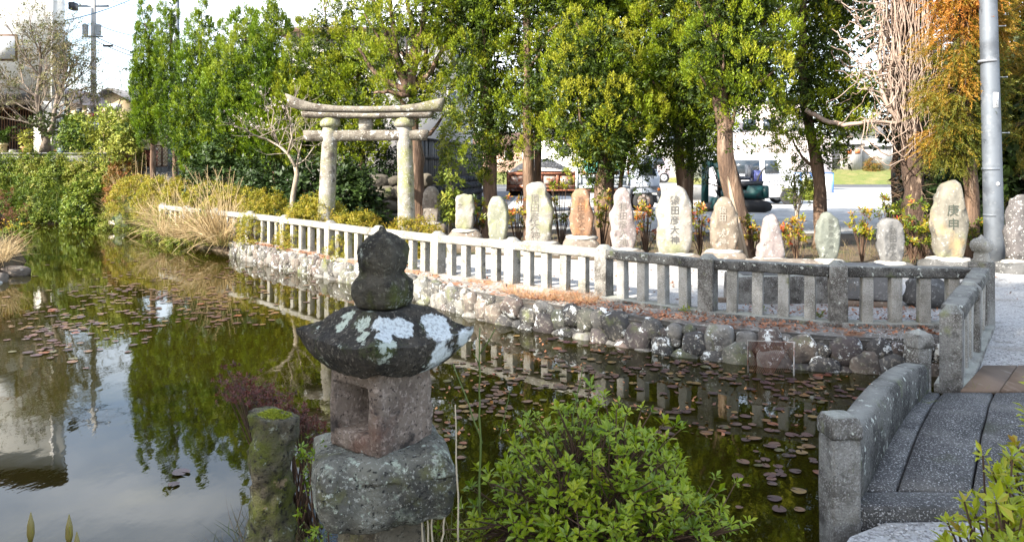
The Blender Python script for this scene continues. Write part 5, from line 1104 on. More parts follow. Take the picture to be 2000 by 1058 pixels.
for z in (.12, .8, ez * .93): boxpart('door_rail', BROWNWOOD, house, (ex1 - 1.5 - cxh, 1.87, z), (2.7, .05, .09))
boxpart('porch_canopy', ROOFG, house, ((ex0 + ex1) / 2 - cxh, -.45, ez + .16), (ex1 - ex0 + .1, 1.1, .22))
wz0, wz1 = at(0, 119, 31).z - 2.1, at(0, 68, 31).z - 2.1; wx = at(35, 0, 31).x - cxh
f = boxpart('window', BROWNWOOD, house, (wx - .75, -.02, (wz0 + wz1) / 2), (1.5, .10, wz1 - wz0)); boxpart('pane', CURT, f, (0, -.052, 0), (1.36, .02, wz1 - wz0 - .14))
b = MB(); b.tube([(hw / 2 - .35, -.08, 0), (hw / 2 - .35, -.08, 7.8)], .045, 6); b.obj('downpipe', WHITEP, house)
boxpart('vent', BLACKP, house, (hw / 2 + .12, .6, at(0, 7, 31).z - 2.1), (.22, .35, .3))
ledge = thing('terrace_wall', 'low grey concrete wall edging the house terrace above the bank', 'wall', (-17, 28.35, 1.2)); b = MB(); b.box((-2.0, 0, .42), (11, .22, 1.0)); b.obj('wall', CONC, ledge); boxpart('coping', CONC, ledge, (-2.0, -.01, .95), (11.02, .28, .07))
sw = thing('garden_wall', 'white garden wall with a grey tiled cap beside the white house', 'wall', (-17.6, 34, 2.1)); b = MB(); x0, x1 = at(118, 0, 34).x + 17.6, at(192, 0, 34).x + 17.6; zt = at(0, 231, 34).z - 2.1; b.box(((x0 + x1) / 2, 0, zt / 2), (x1 - x0, .18, zt)); b.obj('wall', WHITEP, sw); boxpart('cap', ROOFG, sw, ((x0 + x1) / 2, 0, zt + .07), (x1 - x0, .36, .14))
cp = thing('carport', 'brown arched carport canopy beside the white house', 'carport', (at(135, 0, 36).x, 36, 2.1)); b = MB(); zc = at(0, 204, 36).z - 2.1; rr = .62; V = []
for y in (-1.2, 2.2):
    for i in range(13): a = math.pi * i / 12; V += [(rr * math.cos(a), y, zc + rr * 1.15 * math.sin(a))]
b.add(V, [(i, i + 1, i + 14, i + 13) for i in range(12)]); b.obj('canopy', flat('brown_canopy_sheet', (.20, .12, .10), .3), cp)
b = MB()
for y in (-1.21, -.1, 1.0): b.tube([((rr + .01) * math.cos(math.pi * i / 12), y, zc + (rr + .01) * 1.15 * math.sin(math.pi * i / 12)) for i in range(13)], .035, 5)
for s in (-1, 1):
    for y in (-1.1, 2.1): b.tube([(s * rr, y, 0), (s * rr, y, zc)], .04, 5)
b.obj('frame', BLACKP, cp)
def gable_house(name, label, xl, xr, y_eave, y_ridge, Y, z0, depth, wm, rm, over=.4, wins=(), front=True, group=None):
    x0, x1 = at(xl, 0, Y).x, at(xr, 0, Y).x; ze, zr = at(0, y_eave, Y).z - z0, at(0, y_ridge, Y).z - z0; c = (x0 + x1) / 2; w = x1 - x0
    t = thing(name, label, 'house', (c, Y, z0), 0, group); b = MB()
    if front: b.prism([(-w / 2, 0), (w / 2, 0), (w / 2, ze), (0, zr - .15), (-w / 2, ze)], 0, depth)
    else: b.box((0, depth / 2, ze / 2), (w, depth, ze))
    b.obj('wall', wm, t); b = MB()
    if front:
        for s in (-1, 1): dx = s * (w / 2 + over); zz = ze - (zr - ze) * over / (w / 2); b.add([(0, -over, zr), (dx, -over, zz), (dx, depth + over, zz), (0, depth + over, zr), (0, -over, zr + .13), (dx, -over, zz + .13), (dx, depth + over, zz + .13), (0, depth + over, zr + .13)], [(0, 1, 2, 3), (7, 6, 5, 4), (0, 4, 5, 1), (1, 5, 6, 2), (2, 6, 7, 3), (3, 7, 4, 0)])
    else: b.add([(-w / 2 - over, -over, ze), (w / 2 + over, -over, ze), (w / 2 + over, depth / 2, zr), (-w / 2 - over, depth / 2, zr), (-w / 2 - over, depth + over, ze), (w / 2 + over, depth + over, ze)], [(0, 1, 2, 3), (3, 2, 5, 4), (0, 4, 5, 1), (0, 3, 4), (1, 5, 2)])
    b.obj('roof', rm, t)
    for (a, c2, y1, y2, m) in wins:
        p, q = at(a, y2, Y), at(c2, y1, Y); f = boxpart('window', WHITEP, t, ((p.x + q.x) / 2 - c, -.02, (p.z + q.z) / 2 - z0), (q.x - p.x, .08, q.z - p.z)); boxpart('pane', m, f, (0, -.045, 0), ((q.x - p.x) * .88, .02, (q.z - p.z) * .86))
    return t
gable_house('tan_house', 'small tan gabled house beyond the utility pole on the left', 182, 255, 196, 176, 48, 2.0, 6, TANW, ROOFG, .5, [(205, 236, 203, 216, CURT)])
gable_house('tan_annex', 'low tan annex with small windows left of the tan gabled house', 128, 184, 206, 192, 50, 2.0, 6, TANW, ROOFG, .3, [(150, 158, 211, 222, GLASS), (171, 178, 207, 226, CURT)], False)
# neighbour's house, black board fence on a dark stone base, behind the torii
gable_house('grey_house', 'pale grey two-storey house hidden behind the junipers and the torii', 560, 905, 62, 20, 33, 0, 8, surf_mat('grey_wall', (.36, .35, .34), bump=None), ROOFB, .6, [(738, 770, 90, 130, GLASS), (874, 892, 175, 225, GLASS), (880, 900, 95, 135, GLASS)], False)
fa, fb_ = Vector((-2.55, 18.6, 0)), Vector((-1.05, 27.5, 0)); d = fb_ - fa; ang = math.atan2(d.y, d.x)
bf_ = thing('board_fence', 'black charred board fence on a dark stone base behind the torii', 'fence', fa)
nb = 48
bm_ = MB(); bm_.box((0, 0, .49), (d.length / nb - .012, .03, .98)); bme = bm_.mesh('board', DARKWOOD)
for k in range(nb): p = d * ((k + .5) / nb); inst('board', bme, bf_, (p.x, p.y, 1.40), (random.uniform(-.01, .01), 0, ang))
b = MB(); b.beam(d * 0 + Vector((0, 0, 2.40)), d + Vector((0, 0, 2.40)), .10, .06); b.beam(d * 0 + Vector((.06, 0, 1.9)), d + Vector((.06, 0, 1.9)), .06, .08); b.obj('rail', DARKWOOD, bf_)
bw_ = thing('stone_base_wall', 'dark boulder base wall under the black board fence', 'wall', fa)
DST = surf_mat('dark_boulder', (.05, .05, .053), [((.025, .025, .026), .8, .45, .65, 8), ((.12, .12, .12), 2.5, .58, .7)], bump=(3, .8, .02))
DS = []
for i in range(5): V, F = ico(1, i * 5.1, .25, (1, .8, .85)); b = MB(); b.add(V, F); DS.append(b.mesh('stone', DST, True))
for r in range(6):
    n = 36
    for k in range(n): p = d * ((k + .5 * (r % 2)) / n); a = random.uniform(.125, .155); inst('stone', DS[(k * 3 + r) % 5], bw_, (p.x - .03, p.y, .10 + r * .235), (random.uniform(0, 3), 0, ang), (a * 1.1, a, a))
b = MB(); b.beam(Vector((-.1, 0, .7)), d + Vector((-.1, 0, .7)), .16, 1.4); b.obj('mortar_core', DST, bw_)
sb = thing('stone_bank', 'rough shaded field-stone bank seen through the torii', 'stone wall', (-3.3, 17.9, 0))
BST = surf_mat('shade_tinted_bank_stone', (.11, .097, .075), [((.05, .042, .033), .8, .42, .62, 8), ((.10, .11, .04), .6, .52, .68)], bump=(3, .8, .02))  # stones coloured darker to carry the shade of the trees in front
BS = []
for i in range(5): V, F = ico(2, i * 4.3 + 2, .3, (1, .7, .85), .2); b = MB(); b.add(V, F); BS.append(b.mesh('stone', BST, True))
for r in range(5):
    for k in range(7): a = random.uniform(.14, .24); inst('stone', BS[(k + 2 * r) % 5], sb, (-1.0 + k * .36 + .15 * (r % 2), .18 * r, .12 + r * .30), (random.uniform(-.4, .4), random.uniform(-.4, .4), random.uniform(-.5, .5)), (a * 1.15, a, a * .95))
b = MB(); b.box((.1, 1.1, .55), (2.4, 1.2, 1.1)); b.obj('earth_core', SOIL, sb)

# ------------------------------------------------------------------ gate, steps, pots on the left
GYY = 27.3
gt = thing('brick_gate', 'red-brown garden wall with a wooden lattice gate and grey post', 'gate', (at(305, 0, GYY).x, GYY, at(0, 326, GYY).z)); ox_, oz_ = gt.location.x, gt.location.z
BRICK, n_, l_, b_ = base_mat('red_brown_slat_brick'); bt = n_.new('ShaderNodeTexBrick'); bt.inputs['Scale'].default_value = 9; bt.inputs['Color1'].default_value = (.26, .075, .045, 1); bt.inputs['Color2'].default_value = (.20, .055, .035, 1); bt.inputs['Mortar'].default_value = (.09, .035, .03, 1)
tcn = n_.new('ShaderNodeTexCoord'); mpn = n_.new('ShaderNodeMapping'); mpn.inputs['Rotation'].default_value = (R(90), 0, 0); l_.new(tcn.outputs['Object'], mpn.inputs[0]); l_.new(mpn.outputs[0], bt.inputs['Vector']); l_.new(bt.outputs[0], b_.inputs['Base Color']); b_.inputs['Roughness'].default_value = .85
for (xa, xb) in ((272, 303), (342, 368)):
    p, q = at(xa, 326, GYY), at(xb, 293, GYY); boxpart('wall', BRICK, gt, ((p.x + q.x) / 2 - ox_, .1, (q.z - p.z) / 2), (q.x - p.x, .2, q.z - p.z)); boxpart('cap', CONC, gt, ((p.x + q.x) / 2 - ox_, .1, q.z - p.z + .03), (q.x - p.x, .26, .06))
p, q = at(303, 324, GYY), at(330, 284, GYY); w, h = q.x - p.x, q.z - p.z; xm = (p.x + q.x) / 2 - ox_
b = MB()
for (x0, z0, x1, z1) in ((-w / 2, 0, w / 2, 0), (-w / 2, h, w / 2, h), (-w / 2, 0, -w / 2, h), (w / 2, 0, w / 2, h), (0, 0, 0, h)): b.beam((x0, 0, z0), (x1, 0, z1 + .001), .05, .045)
fr_ = b.obj('lattice_gate', BROWNWOOD, gt); fr_.location = (xm, 0, .02)
LATM = flat('lattice_wood', (.33, .22, .14), .7)
for half in (-1, 1):
    for k in range(-4, 5):
        for s in (-1, 1):
            b = MB(); x0 = half * w / 4; a = .085 * k; pts = []
            hw_, hh = w / 4 - .03, h / 2 - .02
            t0 = max(-hw_, (-hh - a * 1.6) if s > 0 else (-hh + 0 - a * 1.6)); 
            zc = h / 2 + a * 1.6; xa, xb = -hw_, hw_; za, zb = zc - s * hw_ * 1.3, zc + s * hw_ * 1.3
            za = min(max(za, .02), h - .02); zb = min(max(zb, .02), h - .02)
            if abs(zb - za) > .08: b.beam((x0 + xa, .012 * s, za), (x0 + xb, .012 * s, zb), .012, .022); b.obj('slat', LATM, fr_)
p, q = at(331, 330, GYY), at(341, 281, GYY); b = MB(); b.tube([(0, 0, 0), (0, 0, q.z - p.z)], .095, 12); o = b.obj('gate_post', STEELP, gt); o.location = ((p.x + q.x) / 2 - ox_, -.12, p.z - oz_)
st = thing('garden_steps', 'three dark stone steps leading up to the lattice gate', 'steps', (at(310, 0, 26.9).x, 26.9, 0))
for k, (yt, xa, xb, dy) in enumerate(((345, 272, 350, 0), (335, 272, 344, .4), (326, 272, 340, .8))):
    p = at(xa, yt, 26.5 + dy); q = at(xb, yt, 26.5 + dy); boxpart('step', PLINTHD, st, ((p.x + q.x) / 2 - st.location.x, dy - .35, p.z / 2 - .06), (q.x - p.x, .5, p.z + .12))
boxpart('cheek', CONC, st, (at(347, 0, 26.5).x - st.location.x, .1, .55), (.22, 1.3, 1.2))
def pot(label, x, yb, yt, Y, wpx, mat, shape, plant=None, pm=None):
    p = at(x, yb, Y); t = thing('potted_plant' if plant else 'plant_pot', label, 'potted plant' if plant else 'plant pot', (p.x, Y, 2.10), 0, 'pots on the terrace edge'); h = (yb - yt) / FOC * Y; r = wpx / 2 / FOC * Y
    b = MB(); b.lathe([(r * .62, 0), (r * .72, h * .25), (r * .9, h * .8), (r * 1.08, h * .82), (r * 1.1, h), (r * .9, h), (r * .85, h * .8)] if shape == 0 else [(r * .6, 0), (r * .95, h * .35), (r * 1.0, h * .7), (r * .85, h * .9), (r * .95, h), (r * .8, h), (r * .75, h * .85)], n=18); b.obj('pot', mat, t, True)
    if plant:
        n, ht, rad, tb = plant; c = MB(); P = np.stack([rng.normal(0, rad, n), rng.normal(0, rad, n), h + rng.uniform(.05, 1, n) * ht], -1); c.tube([(0, 0, h * .8), (.02, 0, h + ht * .8)], .02, 5, tint=.2); add_scatter(c, BROAD, P, rng.normal(0, .7, P.shape) + np.array([0, 0, .6]), rng.uniform(.16, .28, n), tb); c.obj('foliage', pm or LIME, t)
    return t
pot('ochre pot with a grey-green bush at the far left end of the terrace', 6, 294, 271, 28.6, 16, POTY, 0, (40, .42, .16, .15), BANKL)
pot('empty low grey stoneware pot between two potted plants', 27, 290, 279, 28.6, 18, POTG, 1)
pot('terracotta pot with a bright yellow-green plant on the terrace edge', 51, 292, 276, 28.5, 17, TERRA, 0, (22, .52, .10, .95), LIME)
pot('dark blue glazed pot right of the grey-olive tree trunk', 121, 292, 279, 28.6, 18, GLAZE, 1)
pot('small terracotta pot behind the blue glazed pot', 110, 290, 280, 29.0, 10, TERRA, 0)
t = thing('trash_bin', 'pale grey lidded bin beside the house wall corner', 'bin', (at(101, 0, 29.6).x, 29.6, 2.1)); b = MB(); b.lathe([(.13, 0), (.17, .36), (.19, .37), (.19, .42), (.05, .46)], n=14); b.obj('body', WHITEP, t, True)
t = thing('stop_sign', 'red inverted-triangle stop sign on a thin grey pole by the tan house', 'road sign', (at(181, 0, 33).x, 33, 2.1)); b = MB(); b.tube([(0, 0, 0), (0, 0, 2.15)], .03, 6); b.obj('pole', STEELP, t)
s = .18; zc = at(0, 222, 33).z - 2.1; b = MB(); b.prism([(-s, zc), (0, zc - .30), (s, zc)], -.05, -.03); o = b.obj('sign_plate', RED, t)
carve(o, '止まれ', WHITEPT, 0, -.054, zc - .005, .075, .85)

# ------------------------------------------------------------------ poles and wires
def upole(label, x, Y, z0, ztop, r, mat=CONCP, arms=(), group='utility poles'):
    t = thing('utility_pole', label, 'utility pole', (at(x, 0, Y).x, Y, z0), 0, group); b = MB(); b.tube([(0, 0, 0), (0, 0, (ztop - z0) / 2), (0, 0, ztop - z0)], [r, r * .85, r * .7], 12); b.obj('pole', mat, t, True)
    for z, w in arms:
        b = MB(); b.beam((-w / 2, 0, z - z0), (w / 2, 0, z - z0), .08, .08); a = b.obj('crossarm', STEELP, t)
        for k in (-.45, -.15, .15, .45): b = MB(); b.lathe([(.03, 0), (.05, .03), (.03, .06), (.045, .09), (.02, .13)], (k * w, 0, z - z0 + .04), 8); b.obj('insulator', WHITEP, a)
    return t
up = upole('concrete utility pole with two grey transformers beside the bare tree', 183, 38, 2.0, 10.8, .15, arms=((10.3, 1.7), (9.6, 1.5)))
for dx in (-.33, .30):
    b = MB(); b.lathe([(.12, 0), (.14, .03), (.14, .45), (.16, .47), (.16, .5), (.08, .55)], (dx, -.15, at(0, 70, 38).z - 2.0), 12); b.obj('transformer', flat('transformer_grey', (.35, .37, .38), .5), up, True)
b = MB(); b.beam((-.5, -.1, at(0, 71, 38).z - 2.0 - .03), (.5, -.1, at(0, 71, 38).z - 2.0 - .03), .1, .06); b.obj('bracket', STEELP, up)
upole('steel utility pole rising behind the narrow junipers', 346, 36, .5, 11.4, .14, STEELP, ((9.8, 1.6),))
upole('distant utility pole over the white buildings', 1262, 75, .3, 12, .16, arms=((11.2, 1.6),))
def wire(pts, sag, r=.018, mat=CABLE, name='power_line', label='thin dark overhead cable crossing the sky', group='overhead cables'):
    p, q = Vector(pts[0]), Vector(pts[1]); b = MB(); n = 18; b.tube([p.lerp(q, i / n) - Vector((0, 0, sag * 4 * (i / n) * (1 - i / n))) for i in range(n + 1)], r, 4, cap=False); return tag(b.obj(name, mat), label, 'cable', group)
for k, (x0, y0, Y0, x1, y1, Y1, sg, lb, m, r) in enumerate(((183, -12, 38, 346, 20, 36, .2, 'upper overhead cable between the two utility poles', CABLE, .016), (183, 45, 38, 346, 72, 36, .3, 'overhead cable just below the transformers', CABLE, .016), (183, 70, 38, 420, 130, 34, .35, 'lower dark overhead cable right of the transformers', CABLE, .02),
        (183, 78, 38, 420, 138, 34, .35, 'doubled lower cable right of the transformers', CABLE, .02), (183, 115, 38, 400, 150, 40, .3, 'lowest thin overhead cable behind the narrow junipers', CABLE, .014), (-60, 50, 34, 255, 0, 38, .5, 'blue overhead cable sloping up past the white house', CABLEB, .022),
        (346, 20, 36, 640, -60, 60, .5, 'overhead cable running from the steel pole towards the upper right', CABLE, .016), (346, 20, 36, 500, 80, 55, .3, 'overhead cable sagging right behind the juniper spires', CABLE, .016), (183, -12, 38, -100, 60, 50, .4, 'overhead cable crossing in front of the white house', CABLE, .016), (-40, 65, 33, 183, 88, 38, .2, 'faint cable leading to the white house window', CABLE, .012))):
    wire((at(x0, y0, Y0), at(x1, y1, Y1)), sg, r, m, label=lb)
b = MB(); p = at(211, 90, 37.5); b.box(p, (.45, .12, .09)); tag(b.obj('cable_box', BLACKP), 'small dark cable splice box hanging from the lower cable', 'cable box')
# the steel pole at the right
PYY = 12.9; pp = at(1943, 515, PYY); sp_ = thing('steel_pole', 'thick galvanised steel pole rising between the cedar and the dark stone', 'utility pole', (pp.x, PYY, -.02)); top = at(1924, -60, PYY)
b = MB(); n = 14; b.tube([((top.x - pp.x) * i / n, 0, (top.z + .02 + 1.5) * i / n) for i in range(n + 1)], [.155 - .03 * i / n for i in range(n + 1)], 20); b.obj('pole', STEELP, sp_, True)
def onpole(y): p = at(1943 - 19 * (515 - y) / 575, y, PYY); return p.x - pp.x, p.z + .02
x, z = onpole(197); pl_ = boxpart('plate', WHITEPT, sp_, (x + .02, -.142, z), (.085, .008, .25))
for k in range(6): boxpart('print', BLACKP, pl_, (random.uniform(-.012, .012), -.0045, .09 - k * .032), (.022 if k else .012, .002, .018 if k else .03))
for y in (53, 152, 260): x, z = onpole(y); b = MB(); b.tube([(x + .10, -.06, z), (x + .25, -.09, z)], .009, 6); b.tube([(x + .245, -.09, z), (x + .255, -.09, z)], .016, 8); b.obj('step_bolt', STEELP, sp_)
for y in (120, 330, 420): x, z = onpole(y); b = MB(); b.tube([(x, 0, z - .02), (x, 0, z + .02)], .150, 20); b.obj('band', GREYP if y == 120 else STEELP, sp_)
x, z = onpole(359); b = MB(); b.lathe([(.022, 0), (.03, .004), (.03, .012), (.012, .016)], n=12); o = b.obj('stud', WHITEPT, sp_); o.location = (x, -.148, z); o.rotation_euler.x = R(90)
b = MB(); b.lathe([(.22, 0), (.21, .03), (.17, .05)], n=18); o = b.obj('footing', CONC, sp_)
# timber house at the right edge
rh = thing('timber_house', 'shaded dark timber house corner at the right edge beyond the steel pole', 'house', (12.6, 17.6, 0)); b = MB(); b.box((0, 2, 1.8), (3.6, 4, 3.6)); b.obj('wall', DARKWOOD, rh)
b = MB(); b.tube([(-1.35, -.1, 0), (-1.35, -.1, 2.5), (-1.6, -.3, 2.65)], .045, 8); b.obj('downpipe', CONC, rh); boxpart('window', BLACKP, rh, (-.9, -.03, 1.5), (.6, .06, 1.3)); boxpart('post', BROWNWOOD, rh, (-1.7, -.03, 1.8), (.14, .12, 3.5)); boxpart('eave', ROOFG, rh, (0, 1.6, 3.7), (4.6, 5.4, .16))

# ------------------------------------------------------------------ vehicles
def wheel(parent, x, y, z, r, w, rimm=RIM, holes=True):
    a = np.arange(24) * 2 * math.pi / 24; b = MB(); prof = [(r * .62, -w / 2), (r * .93, -w / 2), (r, -w * .35), (r, w * .35), (r * .93, w / 2), (r * .62, w / 2)]; b.lathe(prof, n=24); o = b.obj('wheel', BLACKR, parent, True); o.location = (x, y, z); o.rotation_euler.x = R(90)
    b = MB(); b.lathe([(r * .64, 0), (r * .60, .03), (r * .48, .045), (r * .2, .02), (r * .15, .06), (.005, .065)], n=24); q = b.obj('rim', rimm, o, True); q.location.z = w / 2 - .03
    if holes:
        b = MB()
        for k in range(10): c_, s_ = math.cos(k * .628), math.sin(k * .628); b.lathe([(r * .07, 0), (r * .07, .006), (.001, .007)], (r * .5 * c_, r * .5 * s_, w / 2 + .012), 6)
        b.obj('vent_hole', BLACKP, o)['kind'] = 'stuff'
def shell(parent, prof, w, mat, name='body', tuck=.10, inset=.05):
    """body from a side outline: full in the middle, drawn in a little towards each side and at the roof"""
    O = np.array(prof, float); zc = O[:, 1].mean(); c = O.mean(0); b = MB(); V = []; zt = O[:, 1].max(); zb = O[:, 1].min()
    for (f, y) in ((inset, -w / 2), (0, -w / 2 + .05), (0, w / 2 - .05), (inset, w / 2)):
        for q in O:
            d = q - c; L = np.linalg.norm(d); q2 = q - d / L * f; t = max(0, (q2[1] - (zb + .45 * (zt - zb))) / (zt - zb)); V.append((q2[0], y * (1 - tuck * t * 1.6), q2[1]))
    k = len(O); F = [tuple(range(k)), tuple(range(4 * k - 1, 3 * k - 1, -1))] + [(r * k + i, (r + 1) * k + i, (r + 1) * k + (i + 1) % k, r * k + (i + 1) % k) for r in range(3) for i in range(k)]
    b.add(V, F); return b.obj(name, mat, parent)
VY = 32.6
van = thing('parked_van', 'white one-box van parked on the gravel behind the excavator', 'van', (at(1470, 0, VY).x, VY, .10)); L = 1.62
S_ = VY / FOC
def vx(x): return (x - 1470) * S_
def vz(y): return EYE - (y - HY) * S_ - .10
shell(van, [(vx(1388), .32), (vx(1386), 1.2), (vx(1392), 1.92), (vx(1400), vz(301)), (vx(1500), vz(299)), (vx(1512), vz(303)), (vx(1530), vz(330)), (vx(1546), vz(345)), (vx(1549), vz(365)), (vx(1549), .40), (vx(1542), .30)], 1.6, WHITEV)
def side_win(x0, x1, y0, y1, name='window', sl=0): p = [(vx(x0), vz(y1)), (vx(x1), vz(y1)), (vx(x1) - sl, vz(y0)), (vx(x0), vz(y0))]; b = MB(); b.prism(p, -.02, 0); o = b.obj(name, GLASS, van); o.location.y = -.762; o.rotation_euler.x = R(-6); o.location.z = 0.0; o.location.y = -.80 + .105 * vz(y1) ; return o
for a_, c_ in ((1392, 1418), (1422, 1471), (1481, 1509)): 
    o = side_win(a_, c_, 313, 338, sl=.12 if a_ == 1481 else 0); o.rotation_euler.x = R(-4); o.location.y = -.893
b = MB(); b.add([(vx(1513), -.60, vz(305)), (vx(1513), .60, vz(305)), (vx(1531), .66, vz(329)), (vx(1531), -.66, vz(329))], [(0, 3, 2, 1)]); o = b.obj('windshield', flat('pale_windscreen', (.35, .45, .55), .08, 0, .8), van); o.location = (.012, 0, .012)
for x in (1412, 1527):
    for y in (-.70, .70): wheel(van, vx(x), y, .30, .30, .18) if y < 0 else wheel(van, vx(x), y, .30, .30, .18, holes=False)
for x in (1412, 1527): b = MB(); b.lathe([(.36, 0), (.36, .02), (.3, .021)], n=20); o = b.obj('wheel_arch', BLACKP, van); o.location = (vx(x), -.785, .34); o.rotation_euler.x = R(90)
boxpart('sill', GREYP, van, (0, 0, .30), (3.2, 1.45, .10)); boxpart('headlight', AMBER, van, (vx(1546), -.62, .62), (.10, .22, .22)); boxpart('door_handle', GREYP, van, (vx(1489), -.815, .95), (.14, .03, .03))
for k in range(9): boxpart('lettering', BLACKP, van, (vx(1500 + (k % 5) * 6 + random.uniform(-1, 1)), -.806, vz(352 + 9 * (k // 5) + random.uniform(-1, 1))), (.07, .006, .03)).rotation_euler = (0, random.uniform(-.6, .6), 0)
# dump truck
DY = 27.6; trk = thing('dump_truck', 'old dump truck with a rusty gravel-loaded bed and pale blue-white cab', 'truck', (at(1130, 0, DY).x, DY, .10)); S_ = DY / FOC
tx = lambda x: (x - 1130) * S_
tz = lambda y: EYE - (y - HY) * S_ - .10
Wd = 1.75; oy = Wd / 2
boxpart('chassis', BLACKP, trk, (tx(1120), .0, .62), (tx(1250) - tx(1000), .8, .18))
def panel(name, mat, xa, xb, y0, y1, ribs, rm, inner):
    b = MB(); z0, z1 = tz(y1), tz(y0); x0, x1 = tx(xa), tx(xb); b.box(((x0 + x1) / 2, -oy + .05, (z0 + z1) / 2), (x1 - x0, .05, z1 - z0))
    for z in (z0 + .05, z1 - .05): b.box(((x0 + x1) / 2, -oy + .005, z), (x1 - x0, .05, .10))
    for k in range(ribs + 1): b.box((x0 + .05 + (x1 - x0 - .1) * k / ribs, -oy + .0, (z0 + z1) / 2), (.09, .052, z1 - z0 - .21))
    o = b.obj(name, mat, trk)
    for k in range(ribs): xx = x0 + .05 + (x1 - x0 - .1) * (k + .5) / ribs; boxpart('recess', inner, o, (xx, -oy + .022, (z0 + z1) / 2), ((x1 - x0 - .1) / ribs - .16, .012, (z1 - z0) - .26))
RUSTL = surf_mat('flaking_rust_paint', (.46, .38, .33), [((.24, .10, .06), 6, .46, .56, 8)], bump=None); BEDG = surf_mat('grey_recess_paint', (.28, .32, .35), [((.45, .48, .5), 5, .5, .62)], bump=None)
panel('rusty_side_panel', RUST, 990, 1120, 336, 366, 4, RUST, RUSTL); panel('pale_side_panel', BEDW, 1126, 1222, 341, 366, 3, BEDW, BEDG)
b = MB(); b.box((tx(1123), -oy + .03, (tz(318) + tz(372)) / 2), (.12, .12, tz(318) - tz(372))); b.obj('bed_post', BEDW, trk)
b = MB(); b.box((tx(1105), .0, tz(370)), (tx(1222) - tx(990), Wd - .05, .07)); b.box((tx(1105), oy - .05, tz(350)), (tx(1222) - tx(990), .05, tz(336) - tz(368))); b.box((tx(991), 0, tz(350)), (.05, Wd - .05, tz(336) - tz(368))); b.box((tx(1220), 0, tz(340)), (.06, Wd - .05, tz(310) - tz(368))); b.obj('bed', RUST, trk)
b = MB(); N = 24; V = []
for i in range(N + 1):
    for j in range(9): u, v = i / N, j / 8; V.append((tx(996) + (tx(1120) - tx(996)) * u, -oy + .09 + (Wd - .18) * v, tz(338) + .52 * math.sin(math.pi * min(1, u * 1.0 + .02)) ** .8 * math.sin(math.pi * (.12 + v * .76)) + .04 * mnoise.noise(Vector((i * .9, j * .9, 0)))))
j = np.arange((N + 1) * 9).reshape(N + 1, 9); b.add(V, np.stack([j[:-1, :-1], j[1:, :-1], j[1:, 1:], j[:-1, 1:]], -1).reshape(-1, 4)); b.obj('gravel_load', LOAD, trk)
b = MB(); b.add([(tx(1132), -oy + .1, tz(313)), (tx(1158), -oy + .1, tz(316)), (tx(1166), -oy + .06, tz(337)), (tx(1140), -oy + .06, tz(337)), (tx(1132), oy - .3, tz(312)), (tx(1215), oy - .3, tz(314)), (tx(1215), -oy + .2, tz(330))], [(0, 3, 2, 1), (0, 1, 6, 5, 4), (1, 2, 6)]); b.obj('tarp', TARP, trk)
shell(trk, [(tx(1216), .62), (tx(1214), 1.2), (tx(1215), 1.95), (tx(1222), 2.02), (tx(1258), 2.02), (tx(1266), 1.98), (tx(1278), 1.32), (tx(1280), 1.22), (tx(1280), .66)], 1.7, CABW, 'cab', .06, .03)
b = MB(); b.prism([(tx(1250), 1.26), (tx(1274), 1.26), (tx(1262), 1.86), (tx(1250), 1.86)], -.02, 0); o = b.obj('window', GLASS, trk); o.location.y = -.845; o.rotation_euler.x = 0
boxpart('door_handle', GREYP, trk, (tx(1254), -.86, 1.12), (.12, .03, .04)); boxpart('door_seam', GREYP, trk, (tx(1247), -.853, 1.2), (.012, .01, 1.1))
b = MB(); b.prism([(tx(1224), .32), (tx(1228), .70), (tx(1238), .84), (tx(1262), .84), (tx(1275), .70), (tx(1278), .48), (tx(1282), .40), (tx(1282), .70), (tx(1280), .90), (tx(1218), .90), (tx(1218), .32)], -.87, -.70); b.obj('mudguard', GREYP, trk)
boxpart('bumper', GREYP, trk, (tx(1279), 0, .42), (.14, 1.68, .26)); boxpart('indicator', AMBER, trk, (tx(1278), -.865, .78), (.09, .04, .10))
b = MB(); b.box((tx(1270), -.98, 1.62), (.10, .12, .28)); b.beam((tx(1266), -.85, 1.78), (tx(1270), -.98, 1.72), .03, .03); b.obj('mirror', BLACKP, trk)
for x in (1056, 1250):
    for y in (-.72, .72): wheel(trk, tx(x), y, .38, .38, .24, HUBR, False)
boxpart('mud_flap', BLACKP, trk, (tx(1018), -.7, .55), (.04, .3, .5)); boxpart('underride_bar', RUST, trk, (tx(996), 0, .60), (.08, 1.6, .10)); boxpart('fuel_tank', WHITEP, trk, (tx(1160), -.6, .55), (.45, .35, .30))
# mini excavator
EY = 27.0; ex = thing('mini_excavator', 'teal open-seat mini excavator with its arm folded down beside the van', 'excavator', (at(1440, 0, EY).x, EY, .10)); S_ = EY / FOC
gx_ = lambda x: (x - 1440) * S_
gz = lambda y: EYE - (y - HY) * S_ - .10
for s in (-1, 1):
    b = MB(); b.prism([(gx_(1398), .18), (gx_(1402), .04), (gx_(1412), .0), (gx_(1480), .0), (gx_(1492), .06), (gx_(1496), .2), (gx_(1490), .36), (gx_(1478), .42), (gx_(1412), .42), (gx_(1402), .34)], s * .55 - .15, s * .55 + .15); b.obj('track', BLACKR, ex)
b = MB(); b.prism([(gx_(1408), .47), (gx_(1490), .47), (gx_(1491), .92), (gx_(1452), .92), (gx_(1450), .76), (gx_(1408), .74)], -.55, .6); b.box((gx_(1486), .02, .70), (.18, 1.22, .36)); b.obj('body', TEAL, ex)
boxpart('skirt', BLACKP, ex, (gx_(1450), .02, .455), (1.3, .9, .08))
b = MB(); b.prism([(gx_(1410), .86), (gx_(1480), .92), (gx_(1483), 1.08), (gx_(1410), 1.0)], -.52, .56); b.obj('deck', BLACKP, ex)
